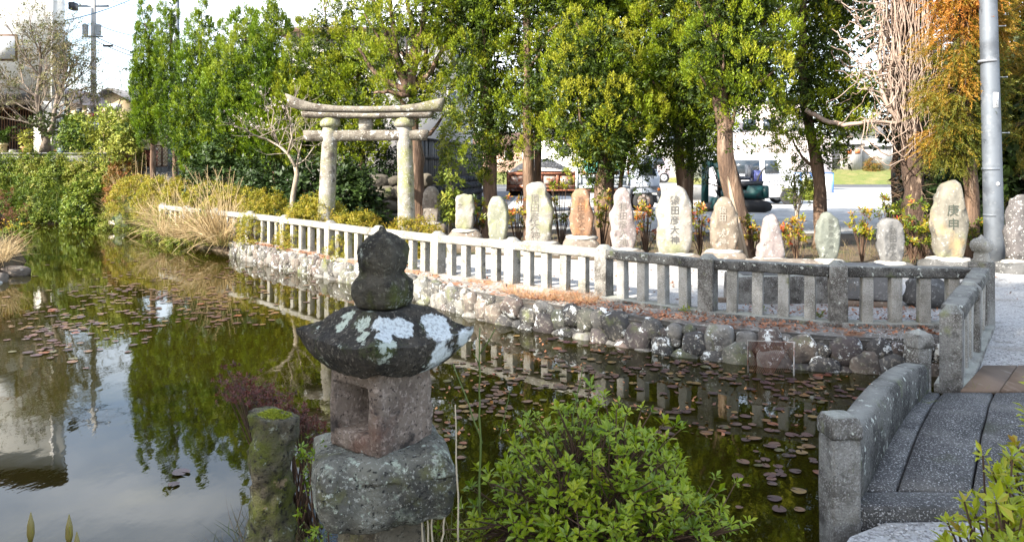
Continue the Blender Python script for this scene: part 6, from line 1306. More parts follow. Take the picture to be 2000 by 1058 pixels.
b = MB(); b.box((gx_(1452), .1, gz(348)), (.42, .46, .14)); b.box((gx_(1464), .1, gz(335)), (.14, .44, .46)); b.obj('seat', flat('grey_seat_cover', (.12, .13, .15), .6), ex)
boxpart('engine_cover', flat('blue_cover', (.10, .12, .34), .4), ex, (gx_(1478), .1, gz(350)), (.24, .7, .62))
for (x, y, dx) in ((1443, -.3, -10), (1470, -.35, 14), (1436, .2, -8), (1476, .3, 8)): b = MB(); b.tube([(gx_(x), y, gz(365)), (gx_(x + dx * .4), y, gz(345)), (gx_(x + dx), y, gz(331)), (gx_(x + dx * 1.3), y - .05, gz(328))], .038, 6); b.obj('lever', BLACKP, ex)
b = MB(); V0 = [(1424, 384), (1414, 345), (1400, 313), (1393, 313), (1392, 322), (1404, 350), (1412, 385)]; b.prism([(gx_(x), gz(y)) for x, y in V0], -.12, .12); b.obj('boom', TEAL, ex)
b = MB(); b.prism([(gx_(x), gz(y)) for x, y in ((1372, 318), (1386, 312), (1398, 316), (1396, 324), (1384, 328), (1382, 398), (1370, 398))], -.09, .09); b.obj('arm', TEAL, ex)
b = MB(); b.prism([(gx_(x), gz(y)) for x, y in ((1366, 396), (1386, 396), (1396, 402), (1394, 410), (1372, 412), (1362, 405))], -.22, .22); b.obj('bucket', BLACKP, ex)
b = MB(); b.tube([(gx_(1380), .12, gz(322)), (gx_(1381), .12, gz(360))], .05, 8); b.tube([(gx_(1408), .14, gz(382)), (gx_(1402), .14, gz(335))], .05, 8); b.obj('hydraulic_ram', BLACKP, ex)
for k in range(3): b = MB(); b.tube([(gx_(1388), -.13, gz(325)), (gx_(1396 + 2 * k), -.15, gz(345 + 6 * k)), (gx_(1392 + 3 * k), -.15, gz(370)), (gx_(1408), -.12, gz(388))], .017, 5); b.obj('hose', BLACKP, ex)
b = MB(); b.prism([(gx_(1384), .12), (gx_(1390), .12), (gx_(1393), .5), (gx_(1388), .5)], -.65, .65); b.obj('blade', TEAL, ex)
# pinkish van on the raised lot
CY = 46; car = thing('parked_minivan', 'pinkish white minivan partly hidden behind the truck cab', 'van', (at(1270, 0, CY).x, CY, .70), 0); S_ = CY / FOC; cxx = lambda x: (x - 1270) * S_
shell(car, [(cxx(1215), .3), (cxx(1214), 1.2), (cxx(1222), 1.75), (cxx(1285), 1.78), (cxx(1296), 1.3), (cxx(1303), 1.1), (cxx(1304), .32)], 1.6, PINKV)
for x in (1230, 1292):
    for y in (-.7, .7): wheel(car, cxx(x), y, .31, .31, .2)
b = MB(); b.prism([(cxx(1224), 1.1), (cxx(1294), 1.1), (cxx(1286), 1.55), (cxx(1224), 1.55)], -.02, 0); o = b.obj('window', GLASS, car); o.location.y = -.80
kw = thing('lot_wall', 'stained concrete kerb wall holding the raised gravel lot', 'wall', (7.3, 36.1, .08)); b = MB(); b.box((.1, 0, .31), (4.7, .2, .62)); b.box((2.35, 10, .31), (.2, 20, .62)); b.obj('wall', CONC, kw)

# ------------------------------------------------------------------ far buildings
def block(name, label, xl, xr, yt, Y, z0, depth, mat, wins=(), group=None, rm=None):
    p, q = at(xl, yt, Y), at(xr, yt, Y); t = thing(name, label, 'building', ((p.x + q.x) / 2, Y, z0), 0, group); b = MB(); b.box((0, depth / 2, (p.z - z0) / 2), (q.x - p.x, depth, p.z - z0)); b.obj('wall', mat, t)
    b = MB(); b.box((0, depth / 2, p.z - z0 + .1), (q.x - p.x + .5, depth + .5, .2)); b.obj('roof', rm or ROOFG, t)
    for (a, c2, y1, y2, m) in wins:
        u, v = at(a, y2, Y), at(c2, y1, Y); f = boxpart('window', GREYP, t, ((u.x + v.x) / 2 - t.location.x, -.03, (u.z + v.z) / 2 - z0), (v.x - u.x, .08, v.z - u.z)); boxpart('pane', m, f, (0, -.045, 0), ((v.x - u.x) * .9, .02, (v.z - u.z) * .88))
    return t
block('white_building', 'long plain white building beyond the raised lot', 1235, 1445, 205, 70, 0, 10, WHITEP, [(1300, 1330, 255, 285, GLASS), (1345, 1375, 255, 285, GLASS), (1300, 1330, 220, 240, GLASS), (1395, 1420, 255, 285, GLASS)])
block('cream_building', 'pale pinkish building behind the lattice block wall', 1430, 1580, 200, 76, 0, 10, surf_mat('cream_wall', (.62, .53, .50), bump=None), [(1450, 1475, 232, 255, GLASS), (1490, 1515, 232, 255, GLASS), (1535, 1560, 232, 255, CURT)])
sh = block('corrugated_shed', 'grey weathered shed with two orange shutters across the field', 1640, 1684, 284, 80, 1.2, 5, surf_mat('grey_board', (.38, .36, .35), [((.25, .24, .23), 3, .5, .7)], bump=None, stretch=(6, 1, .3)), [(1653, 1663, 292, 301, flat('orange_shutter', (.60, .17, .06), .6)), (1669, 1680, 291, 300, flat('orange_shutter_two', (.55, .16, .06), .6))])
block('timber_shed', 'lower grey timber shed right of the orange-shuttered shed', 1686, 1742, 288, 82, 1.2, 5, surf_mat('pale_grey_board', (.44, .43, .42), [((.3, .29, .28), 3, .5, .7)], bump=None, stretch=(6, 1, .3)), [(1692, 1700, 318, 328, GLASS)])
gable_house('far_house', 'grey-roofed house beyond the timber shed', 1690, 1775, 262, 236, 95, 1.2, 8, WHITEP, ROOFG, .6, [(1712, 1722, 268, 280, GLASS), (1740, 1752, 268, 280, GLASS)], False)
gable_house('far_house', 'brown-roofed house behind the lane at the end of the board fence', 930, 1060, 285, 255, 75, .1, 8, surf_mat('rosy_wall', (.40, .27, .21), bump=None), ROOFB, .6, [(985, 1000, 295, 312, GLASS), (1020, 1036, 295, 312, CURT)], False)
gable_house('far_house', 'white house with a dark roof behind the truck', 1060, 1240, 262, 215, 72, .1, 8, WHITEP, ROOFG, .6, [(1090, 1110, 280, 305, GLASS), (1150, 1170, 280, 305, GLASS)], False)
lw = thing('lattice_block_wall', 'pierced pinkish-white block wall behind the parked van', 'wall', (at(1530, 0, 52).x, 52, .1)); S_ = 52 / FOC; zt = at(0, 262, 52).z - .1; w = 190 * S_
LBM = surf_mat('pierced_block', (.66, .58, .55), bump=None); zl = at(0, 300, 52).z - .1
b = MB(); b.box((0, .1, zl / 2), (w, .2, zl)); b.obj('wall', LBM, lw)
ph = .155; nx_ = int(w / ph); nz_ = int((zt - zl) / ph); b = MB()
for i in range(nx_ + 1): b.box((-w / 2 + i * ph, .1, (zl + zt) / 2), (ph * .58, .14, zt - zl))
for j in range(nz_ + 1): b.box((0, .1, zl + .04 + j * ph), (w, .12, ph * .58))
b.obj('pierced_screen', LBM, lw)['kind'] = 'stuff'; boxpart('cap', LBM, lw, (0, .1, zt + .06), (w + .1, .26, .1))
pn = thing('sheet_barrier', 'white sheet barrier with blue frame posts beside the van', 'barrier', (at(1585, 0, 46).x, 46, .1)); S_ = 46 / FOC
for k in range(4): boxpart('panel', WHITEPT, pn, ((-32 + k * 21) * S_, 0, .58), (20 * S_, .04, 1.05))
for k in range(5): boxpart('post', BLUEP, pn, ((-42.5 + k * 21) * S_, -.03, .6), (.07, .06, 1.2))
boxpart('rail', BLUEP, pn, (0, -.03, 1.18), (86 * S_, .06, .07))
# ------------------------------------------------------------------ shrubs
def bush(name, label, cat, c, r, mat, n, size, temps, tb=.5, tv=.18, tufts=6, core=True, up=.5, group=None, stems=6, rl=(.06, .14), zmin=0.0, lift=.0):
    """leafy mound; c is its foot, r its three radii"""
    t = thing(name, label, cat, c, 0, group); r = np.array(r); b = MB()
    D = norm(rng.normal(0, 1, (n, 3)) + np.array([0, -.25, .25])); D[:, 2] = np.abs(D[:, 2]) * rng.choice([1, 1, 1, -.4], n)
    lump = np.array([1 + .22 * mnoise.noise(Vector(tuple(d * 2.2)) + Vector((c[0], c[1], 3))) for d in D])[:, None]
    P = D * r * lump * rng.uniform(.78, 1.02, (n, 1)) + np.array([0, 0, lift]); P[:, 2] = np.maximum(P[:, 2], zmin)
    lobed(b, P, D, tufts, rl, size, temps, up, tb, tv, stretch=1)
    if core:
        V, F = ico(3, c[0] + 2, .2, tuple(r * .62)); V[:, 2] = np.maximum(V[:, 2] + lift, -.1); b.add(V, F, 0, .02)  # core in the darkest tint, shade painted behind the leaf gaps
    b.obj('crown', mat, t)
    s = MB()
    for k in range(stems): q = P[rng.integers(0, n)]; s.tube([(q[0] * .15, q[1] * .15, -.08), (q[0] * .5, q[1] * .5, q[2] * .5), tuple(q * .95)], [.018, .012, .006], 4, cap=False)
    s.obj('stem', TWIG, t); return t
def bush_px(name, label, cat, xl, xr, yt, Y, zb, mat, n, size, temps, depth=.6, **k):
    p = at((xl + xr) / 2, yt, Y); w = (xr - xl) / 2 / FOC * Y; return bush(name, label, cat, (p.x, Y, zb), (w, w * depth, p.z - zb), mat, n, size, temps, **k)
AG = 'clipped azaleas behind the fence'
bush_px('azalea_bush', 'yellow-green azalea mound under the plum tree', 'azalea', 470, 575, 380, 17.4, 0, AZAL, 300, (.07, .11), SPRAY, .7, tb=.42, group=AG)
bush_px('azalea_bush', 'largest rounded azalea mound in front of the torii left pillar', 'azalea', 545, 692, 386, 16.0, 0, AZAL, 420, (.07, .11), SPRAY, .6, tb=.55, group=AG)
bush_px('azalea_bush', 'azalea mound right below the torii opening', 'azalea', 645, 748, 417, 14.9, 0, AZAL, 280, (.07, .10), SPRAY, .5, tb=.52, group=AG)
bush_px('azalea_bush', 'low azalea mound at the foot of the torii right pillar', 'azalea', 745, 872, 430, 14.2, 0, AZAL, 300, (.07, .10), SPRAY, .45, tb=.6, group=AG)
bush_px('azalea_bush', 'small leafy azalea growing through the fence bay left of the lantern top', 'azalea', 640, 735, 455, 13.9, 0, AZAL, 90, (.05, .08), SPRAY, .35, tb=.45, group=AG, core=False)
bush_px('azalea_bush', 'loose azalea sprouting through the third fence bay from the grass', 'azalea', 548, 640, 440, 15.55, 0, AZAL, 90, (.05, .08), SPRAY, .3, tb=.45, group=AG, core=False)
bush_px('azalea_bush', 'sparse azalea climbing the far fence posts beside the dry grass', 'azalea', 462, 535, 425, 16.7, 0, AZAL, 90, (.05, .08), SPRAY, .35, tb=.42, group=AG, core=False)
hd = thing('hedge', 'long clipped yellow-green hedge running from the steps to the fence', 'hedge', (-9.3, 21.6, 0)); b = MB()
for (x, yt, Y, w) in ((285, 350, 24.4, 1.0), (335, 354, 23.2, 1.0), (385, 358, 22.0, 1.0), (430, 364, 20.8, .95), (470, 376, 19.4, .8)):
    p = at(x, yt, Y); D = norm(rng.normal(0, 1, (260, 3)) + np.array([0, -.3, .4])); D[:, 2] = abs(D[:, 2]); D = np.sign(D) * np.abs(D) ** .7; P = D * np.array([w, .7, p.z]) + np.array([p.x + 9.3, Y - 21.6, 0])
    lobed(b, P, D, 6, (.06, .14), (.09, .14), SPRAY, .5, .45, .16, stretch=1); V, F = ico(2, x, .1, (w * .7, .48, p.z * .72), .3); V[:, 2] = np.maximum(V[:, 2], -.1); b.add(V + np.array([p.x + 9.3, Y - 21.6, 0]), F, 0, .02)  # darkest tint on the core, painted shade between the hedge leaves
b.obj('foliage', AZAL, hd)
# undergrowth behind the torii and under the spiky junipers, shade put into dark leaf tints
UG = 'shaded undergrowth beneath the junipers'
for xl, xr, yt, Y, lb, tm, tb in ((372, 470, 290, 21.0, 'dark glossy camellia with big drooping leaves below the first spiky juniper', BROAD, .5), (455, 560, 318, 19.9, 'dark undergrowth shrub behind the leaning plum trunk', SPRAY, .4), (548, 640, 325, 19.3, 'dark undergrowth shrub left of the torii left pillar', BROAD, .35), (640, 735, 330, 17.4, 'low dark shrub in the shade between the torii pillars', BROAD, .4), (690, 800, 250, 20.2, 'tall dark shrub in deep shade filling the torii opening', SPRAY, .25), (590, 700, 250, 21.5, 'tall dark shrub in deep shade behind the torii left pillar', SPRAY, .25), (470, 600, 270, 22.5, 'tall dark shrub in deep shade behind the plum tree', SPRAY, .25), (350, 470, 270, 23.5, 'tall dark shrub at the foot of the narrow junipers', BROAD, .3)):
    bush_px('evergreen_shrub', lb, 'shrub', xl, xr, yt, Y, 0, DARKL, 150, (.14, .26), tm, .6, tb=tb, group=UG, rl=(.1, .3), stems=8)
# left bank
BG = 'shrubs covering the far bank'
z_ = lambda y, Y: at(0, y, Y).z
for i, (xl, xr, yt, Y, zb, lb, m, tb) in enumerate(((-40, 40, 302, 27.9, .8, 'ivy-like shrub at the left frame edge under the terrace wall', BANKL, .45), (20, 95, 300, 27.9, .8, 'leafy shrub under the terracotta pot', BANKL, .55), (75, 150, 304, 27.8, .8, 'leafy shrub under the grey-olive tree', BANKL, .4), (125, 215, 302, 27.7, .7, 'leafy shrub with brownish tips under the blue pot', BANKL, .6), (180, 262, 318, 27.1, .4, 'glossy shrub below the light green small tree', BANKL, .5),
        (-40, 60, 345, 27.3, -.1, 'dense bank shrub above the dwarf bamboo', BANKL, .35), (40, 140, 340, 27.2, -.1, 'dense mid-bank shrub with mixed green leaves', BANKL, .42), (205, 290, 268, 27.4, 1.0, 'rounded olive shrub left of the brick gate', BANKL, .65))):
    bush_px('bank_shrub', lb, 'shrub', xl, xr, yt, Y, zb, m, 210, (.12, .2), SPRAY if i != 4 else BROAD, .55, tb=tb, tv=.2, group=BG, rl=(.08, .22))
bush_px('round_shrub', 'round dark-green clipped shrub at the waterline of the far bank', 'shrub', 128, 214, 354, 26.75, -.35, BANKL, 280, (.12, .18), BROAD, .8, tb=.4, tv=.12, rl=(.06, .14))
bush_px('nandina_shrub', 'reddish-tipped shrub just below the brick gate', 'shrub', 206, 286, 302, 26.5, .55, REDT, 190, (.10, .16), SPRAY, .7, tb=.55, tv=.25)
def grass(name, label, cat, spots, mat, n, h, temps, lean=.35, plume=0, kind=None, group=None, tb=.5, w=1):
    """tufts of blades at world points (x, y, z, radius)"""
    o0 = spots[0]; t = thing(name, label, cat, (o0[0], o0[1], o0[2]), 0, group) if not kind else None; off = np.array(o0[:3]) if t else np.zeros(3); b = MB()
    for (x, y, z, r) in spots:
        a = rng.uniform(0, 6.28, n); k = np.sqrt(rng.uniform(0, 1, n)) * r; P = np.stack([x + k * np.cos(a), y + k * np.sin(a), np.full(n, z)], -1) - off
        add_scatter(b, temps, P, norm(np.stack([np.cos(a) * lean, np.sin(a) * lean, np.ones(n)], -1) + rng.normal(0, .34, (n, 3))), rng.uniform(h[0], h[1], n), rng.normal(tb, .2, n))
        if plume:
            for _ in range(plume):
                q = P[rng.integers(0, n)]; d = rng.normal(0, .28, 2); H = h[1] * random.uniform(1.05, 1.45); tip = q + np.array([d[0] - .1, d[1], H]); m = q + np.array([d[0] * .3, d[1] * .3, H * .6]); b.tube([q, m, tip], [.008, .006, .004], 3, cap=False, tint=.7)
                for u in np.linspace(.72, 1.12, 9): c = m * (1 - (u - .5) * 1.4) + tip * ((u - .5) * 1.4) if u < 1.2 else tip; add_scatter(b, THINB, np.tile(c, (4, 1)), norm(rng.normal(0, .5, (4, 3)) + np.array([-.6, 0, .5])), rng.uniform(.08, .16, 4), .85)
    o = b.obj('blade' if t else name, mat, t)
    return t or tag(o, label, None, group, kind)
bam = grass('dwarf_bamboo', 'shaggy dwarf bamboo hanging over the far waterline at the left', 'bamboo', [(at(x, 0, 26.9).x, 26.9 + random.uniform(-.1, .35), z, .30) for x in range(-10, 140, 12) for z in (-.15, .3, .65)], BANKL, 90, (.30, .62), BLADE, .9, tb=.35)
gp = lambda x, y, Y: (at(x, y, Y).x, Y, at(x, y, Y).z)
DG = 'dry pampas tufts on the pond bank'
grass('pampas_grass', 'big dry pampas tuft with feathery plumes spilling over the bank beside the white fence', 'grass', [(-6.95, 18.2, -.1, .26), (-6.6, 17.75, -.12, .24), (-7.4, 18.8, -.05, .24)], STRAW, 330, (.6, 1.25), BLADE, .55, 7, group=DG)
grass('pampas_grass', 'pale dry pampas tuft leaning over the water in front of the long hedge', 'grass', [(-9.6, 21.7, -.1, .3), (-10.1, 22.3, -.1, .3), (-9.1, 21.0, -.1, .25)], STRAW, 300, (.6, 1.2), BLADE, .5, 6, group=DG)
grass('pampas_grass', 'loose straw-coloured tuft at the far corner of the pond below the reddish shrub', 'grass', [(-12.3, 25.0, -.2, .35), (-13.0, 26.0, -.1, .4), (-11.6, 24.3, -.2, .3), (-12.7, 25.9, .5, .4)], STRAW, 260, (.6, 1.2), THINB, .5, 4, group=DG)
grass('bank_grass', 'low green and straw grass fringing the bank between the pampas tufts', 'grass', [(-14.1 + 7.7 * u + random.uniform(-.1, .3), 26.9 - 9.4 * u + random.uniform(0, .4), -.12, .35) for u in np.linspace(0, 1, 30)], leaf_mat('mixed_bank_grass', [(.06, .09, .015), (.16, .16, .04), (.34, .26, .13)], .3), 120, (.25, .6), BLADE, .6, kind=None)
for (x, y, Y, w, lb) in ((250, 385, 24.6, 55, 'mixed green shrub between straw tufts at the far bank corner'), (330, 400, 21.9, 55, 'leafy green shrub spilling over the bank below the hedge'), (375, 425, 19.9, 50, 'small green shrub left of the big pampas tuft')):
    bush_px('bank_shrub', lb, 'shrub', x - w, x + w, y, Y, -.3, BANKL, 150, (.07, .12), SPRAY, .6, tb=.62, tv=.2, group='green shrubs along the near bank', core=True)
for (x, y, Y, w, lb) in ((415, 408, 18.7, 48, 'leafy bank shrub half hiding the far fence end'), (345, 404, 20.6, 45, 'leafy bank shrub covering the last far fence posts')):
    bush_px('bank_shrub', lb, 'shrub', x - w, x + w, y, Y, -.1, BANKL, 150, (.07, .12), SPRAY, .4, tb=.66, tv=.2, group='green shrubs along the near bank', core=True)
grass('pampas_grass', 'dry straw tuft standing against the far fence posts', 'grass', [(-8.2, 19.15, -.1, .2), (-8.9, 19.9, -.1, .2), (-7.7, 18.6, -.1, .16)], STRAW, 170, (.5, 1.0), BLADE + THINB, .6, 3, group=DG)
# driftwood loop
t = thing('driftwood', 'bleached bent branch sticking out of the water by the far bank', 'driftwood', (-12.1, 24.4, WZ)); b = MB(); q = lambda x, y: at(x, y, 24.4) - t.location
for pts, r in (([(212, 434), (235, 432), (262, 434), (271, 440), (268, 446), (240, 440), (214, 435)], .045), ([(268, 440), (270, 430), (262, 420), (268, 410)], .035), ([(262, 446), (266, 452), (262, 462)], .03)):
    P = [q(x, y) for x, y in pts]; P = [p + Vector((0, random.uniform(-.1, .1), 0)) for p in P]; b.tube(P, r, 6)
b.obj('branch', flat('bleached_wood', (.62, .55, .45), .7), t, True)
# left near bank
grass('bank_grass', 'dry grass tuft on the left bank at the frame edge', 'grass', [(-9.35, 13.9, -.05, .22), (-9.7, 14.5, 0, .3)], STRAW, 200, (.3, .6), BLADE, .7)
bush('red_shrub', 'reddish azalea at the left frame edge above the water', 'shrub', (-11.2, 16.2, .1), (.75, .7, 1.25), leaf_mat('red_azalea_leaf', [(.05, .04, .012), (.16, .06, .03), (.25, .10, .05)], .2), 170, (.06, .1), SPRAY, .5, .2)
t = thing('flower_patch', 'small patch of yellow flowers on the left bank', 'flowers', (-10.1, 15.5, .1)); b = MB(); P = rng.normal(0, .25, (60, 3)) * np.array([1, 1, .3]) + np.array([0, 0, .25]); add_scatter(b, SPRAY, P, rng.normal(0, .4, P.shape) + np.array([0, 0, 1]), rng.uniform(.06, .12, 60), .5); b.obj('foliage', BANKL, t)
b = MB(); P = rng.normal(0, .22, (26, 3)) * np.array([1, 1, .25]) + np.array([0, 0, .36]); add_scatter(b, SPRAY, P, np.tile([0, 0, 1.], (26, 1)), .06, .5); b.obj('blossom', flat('yellow_blossom', (.6, .42, .02), .6), t)
for k, (x, y, s) in enumerate(((-9.0, 13.35, .22), (-9.2, 14.2, .24), (-9.4, 13.1, .3))):
    t = thing('flat_stone', 'flat grey stone at the left waterline, %s' % ('nearest the water', 'behind the dry tuft', 'farthest left')[k], 'rock', (x, y, WZ - .02), 0, 'flat stones on the left shore'); b = MB(); V, F = ico(3, k * 4.4, .25, (s, s * .7, .12), .3); b.add(V + np.array([0, 0, .07]), F); b.obj('rock', PLINTH, t, True)

# photinias between the standing stones
PG = 'young photinias planted behind the standing stones'
for k, (x, yb, yt, Y, lb, tb) in enumerate(((905, 470, 372, 16.6, 'red-tipped photinia between the slim stone and the notched pale stone', .72), (934, 470, 378, 16.2, 'thin photinia right of the notched pale stone', .4), (1010, 478, 372, 15.8, 'photinia with coppery leaves left of the tallest pale stone', .6), (1096, 480, 345, 15.3, 'tall photinia between the tallest pale stone and the rust-brown stone', .5), (1176, 490, 372, 15.0, 'yellow-green photinia right of the rust-brown stone', .42), (1262, 495, 396, 14.6, 'red-leaved photinia left of the broadest white stone', .68), (1368, 500, 392, 14.4, 'photinia with a few red leaves right of the broadest white stone', .58), (1470, 505, 404, 14.2, 'yellow and orange photinia left of the pyramid-shaped stone', .62), (1555, 512, 405, 13.9, 'red and yellow photinia right of the pyramid-shaped stone', .66), (1522, 500, 440, 14.0, 'low red-flushed photinia behind the pyramid-shaped stone', .75), (1684, 512, 405, 13.6, 'photinia left of the grey damp-topped stone', .55), (1782, 512, 390, 13.5, 'wide green photinia between the grey and the ochre stones', .42), (1802, 480, 420, 13.4, 'small green photinia tucked left of the ochre two-character stone', .36), (1914, 520, 420, 13.3, 'dark green photinia right of the ochre stone', .25), (1957, 500, 380, 13.4, 'thin green photinia between the steel pole and the dark stone', .3), (1740, 500, 372, 14.2, 'wispy photinia shoots behind the grey damp-topped stone', .32))):
    p = at(x, yb, Y); h = at(x, yt, Y).z; t = thing('photinia_shrub', lb, 'shrub', (p.x, Y, 0), 0, PG); s = MB(); c = MB(); n = 15; P = []
    for i in range(n):
        a = random.uniform(0, 6.28); r = random.uniform(.03, .26); z = h * random.uniform(.38, 1.0) * (1 - .5 * r); q = (r * math.cos(a), r * math.sin(a) * .8, z); s.tube([(q[0] * .1, q[1] * .1, 0), (q[0] * .5, q[1] * .5, z * .55), q], [.011, .008, .005], 4, cap=False); P.append(q)
    P = np.array(P); P = np.repeat(P, 3, 0) + rng.normal(0, .045, (n * 3, 3)); add_scatter(c, WHORL, P, norm(rng.normal(0, .5, P.shape) + np.array([0, -.2, .9])), rng.uniform(.06, .115, len(P)), rng.normal(tb - .14, .2, len(P)), tj=.12)
    s.obj('stem', TWIG, t); c.obj('foliage', PHOT, t)
b = MB(); N = 2600; P = np.stack([rng.uniform(-2.5, 9.5, N), rng.uniform(13.2, 16.5, N), np.full(N, -.01)], -1); P[:, 1] += np.clip(2 - P[:, 0], 0, 4) * .35
add_scatter(b, BLADE, P, norm(rng.normal(0, .45, (N, 3)) + np.array([0, 0, 1])), rng.uniform(.08, .32, N), rng.uniform(0, 1, N)); tag(b.obj('bed_grass', leaf_mat('bed_grass', [(.05, .07, .015), (.16, .15, .05), (.34, .26, .13), (.20, .12, .07)], .25)), 'sparse dry grass and weeds between the standing stones', kind='stuff')
b = MB(); N = 1500; P = np.stack([rng.uniform(8, 40, N), rng.uniform(66.8, 74, N), np.zeros(N)], -1); P[:, 2] = .1 + np.interp(P[:, 1], [67, 69, 73], [0, .35, 1.05]); add_scatter(b, BLADE, P, norm(rng.normal(0, .5, (N, 3)) + np.array([0, 0, 1])), rng.uniform(.2, .5, N), rng.uniform(0, 1, N)); tag(b.obj('verge_grass', leaf_mat('verge_blades', [(.07, .12, .02), (.17, .19, .04), (.3, .26, .1)], .3)), 'rough grass on the far verge beyond the road', kind='stuff')
for xl, xr, yt, Y, lb in ((1560, 1600, 356, 36, 'low green weed clump at the edge of the gravel lot right of the van'), (1688, 1722, 308, 76, 'small reddish garden shrub before the timber shed'), (1742, 1765, 312, 76, 'small round garden shrub right of the timber shed')): bush_px('garden_shrub', lb, 'shrub', xl, xr, yt, Y, .1 if Y < 50 else 1.2, LIME if Y < 50 else REDT, 90, (.15, .3), SPRAY, .6, tb=.45, rl=(.1, .2))

# ------------------------------------------------------------------ grass tuft, leaf litter, frame in the water
t = grass('dry_grass_tuft', 'rusty dry grass tuft on the wall top before the fence', 'grass', [(x, 10.1 - .70 * (x - .1) - random.uniform(-.05, .22), .0, .10) for x in np.linspace(-.05, 1.0, 16)], leaf_mat('rusty_dry_grass', [(.25, .11, .05), (.42, .24, .12), (.52, .38, .22)], .3), 100, (.08, .24), THINB + BLADE[:2], .9)
def leaf_litter(name, label, P, size, cols):
    b = MB(); N = len(P); add_scatter(b, [temp_of([kite(1, .6, (0, 0, 0), (1, 0, .12), (0, 0, 1)), ]), temp_of([kite(1, .5, (0, 0, 0), (1, 0, .35), (0, .3, 1))])], P, norm(rng.normal(0, .25, (N, 3)) + np.array([0, 0, 1])), size, rng.uniform(0, 1, N)); return tag(b.obj(name, leaf_mat(name, cols, .1)), label, kind='stuff')
RL = [(.10, .045, .025), (.26, .10, .05), (.36, .17, .09), (.20, .13, .09)]
P = []
for (s0, s1, n, spread) in ((10.2, 13.9, 1300, .30), (.6, 5.2, 1300, .30), (6, 10, 260, .3), (13.9, 15.6, 240, .3)):
    for _ in range(n):
        s = random.uniform(s0, s1); p, e = wf(min(s, wL)); n_ = np.array([e[1], -e[0]]); u = .08 + abs(random.gauss(0, spread)); q = p - n_ * u
        P.append((q[0], q[1], .022 + random.uniform(0, .012)))
leaf_litter('fallen_leaves', 'rust-coloured fallen leaves strewn along the wall top', np.array(P), rng.uniform(.03, .06, len(P)), RL)
P = np.stack([rng.uniform(-.5, 9, 420), rng.uniform(9.5, 12.6, 420), rng.uniform(.018, .026, 420)], -1); P = P[(P[:, 1] > 11.2 - .85 * P[:, 0])]; leaf_litter('fallen_leaves', 'scattered brown leaves on the pale gravel behind the fence', P, rng.uniform(.03, .07, len(P)), RL)
P = np.stack([rng.uniform(2.6, 5.0, 500), rng.uniform(8.25, 9.2, 500), rng.uniform(.02, .03, 500)], -1); leaf_litter('fallen_leaves', 'brown fallen leaves gathered behind the fence by the stone basin', P, rng.uniform(.03, .06, 500), RL)
for k, (px0, py0) in enumerate(((1775, 760), (1790, 745), (1890, 735))): pass
t = thing('metal_frame', 'rusty white metal frame with netting leaning on the wall in the water', 'metal frame', (2.42 + .0, 7.50, WZ - .2)); fw = .47
p0 = at(1461, 665, 7.5) - t.location; p1 = at(1551, 668, 7.42) - t.location
b = MB(); b.tube([p0 + Vector((0, 0, -.45)), p0, p1, p1 + Vector((-.02, -.05, -.45))], .009, 6); b.obj('frame', surf_mat('rusty_white_paint', (.38, .37, .35), [((.20, .085, .05), 9, .48, .60)], bump=None), t)
b = MB()
for i in range(1, 22):
    u = i / 22; a = p0.lerp(p1, u)
    for s in (-1, 1): e = a + Vector((s * .20, .03, -.36)); e.x = min(max(e.x, p0.x), p1.x); k = abs(e.x - a.x) / .20; e.z = a.z - .36 * k; b.tube([a + Vector((0, .012, 0)), e + Vector((0, .012, 0))], .0022, 3, cap=False)
o = b.obj('net', surf_mat('rusty_net', (.20, .085, .055), bump=None), t); o['kind'] = 'stuff'

# ------------------------------------------------------------------ lily pads
LILY = surf_mat('lily_pad', (.1, .05, .05), [((.05, .025, .03), 1.6, .5, .68), ((.14, .09, .05), 1.0, .6, .72)], rough=.28, bump=(2.5, .6, .008), spec=.6,
                vary=[(.060, .026, .028), (.080, .034, .034), (.048, .021, .024), (.095, .042, .034), (.14, .07, .028), (.19, .12, .036), (.05, .023, .028), (.038, .018, .021), (.12, .058, .042), (.08, .075, .024), (.065, .03, .03), (.18, .055, .024), (.045, .024, .028)])
PADS = []
for k in range(6):
    n = 15; V = [(0, 0, 0)]; 
    for i in range(n + 1):
        a = .18 + (2 * math.pi - .36) * i / n; r = .5 * (1 + .06 * math.sin(3 * a + k)); V.append((r * math.cos(a), r * math.sin(a), .035 * max(0, mnoise.noise(Vector((k * 3.1, math.cos(a) * 1.5, math.sin(a) * 1.5))))+ .01))
    b = MB(); b.add(V, [(0, i, i + 1) for i in range(1, n + 1)]); PADS.append(b.mesh('lily_pad', LILY, True))
def inside(x, y):
    return pond_sd(np.array([x]), np.array([y]))[0] < -.14
cand = []
zones = [((0, 330), (575, 690), 165, .55), ((150, 470), (530, 640), 200, .5), ((60, 690), (490, 600), 200, .4), ((300, 560), (555, 640), 90, .5), ((0, 200), (600, 700), 60, .5), ((120, 190), (690, 720), 5, .5), ((850, 1060), (690, 830), 105, .5), ((960, 1280), (650, 800), 100, .5), ((1080, 1700), (660, 770), 140, .5), ((1200, 1620), (780, 870), 45, .5), ((1410, 1620), (790, 1000), 62, .5), ((1500, 1700), (720, 790), 50, .5), ((840, 930), (800, 900), 22, .5), ((300, 460), (900, 990), 3, .5), ((620, 700), (690, 700), 2, .5)]
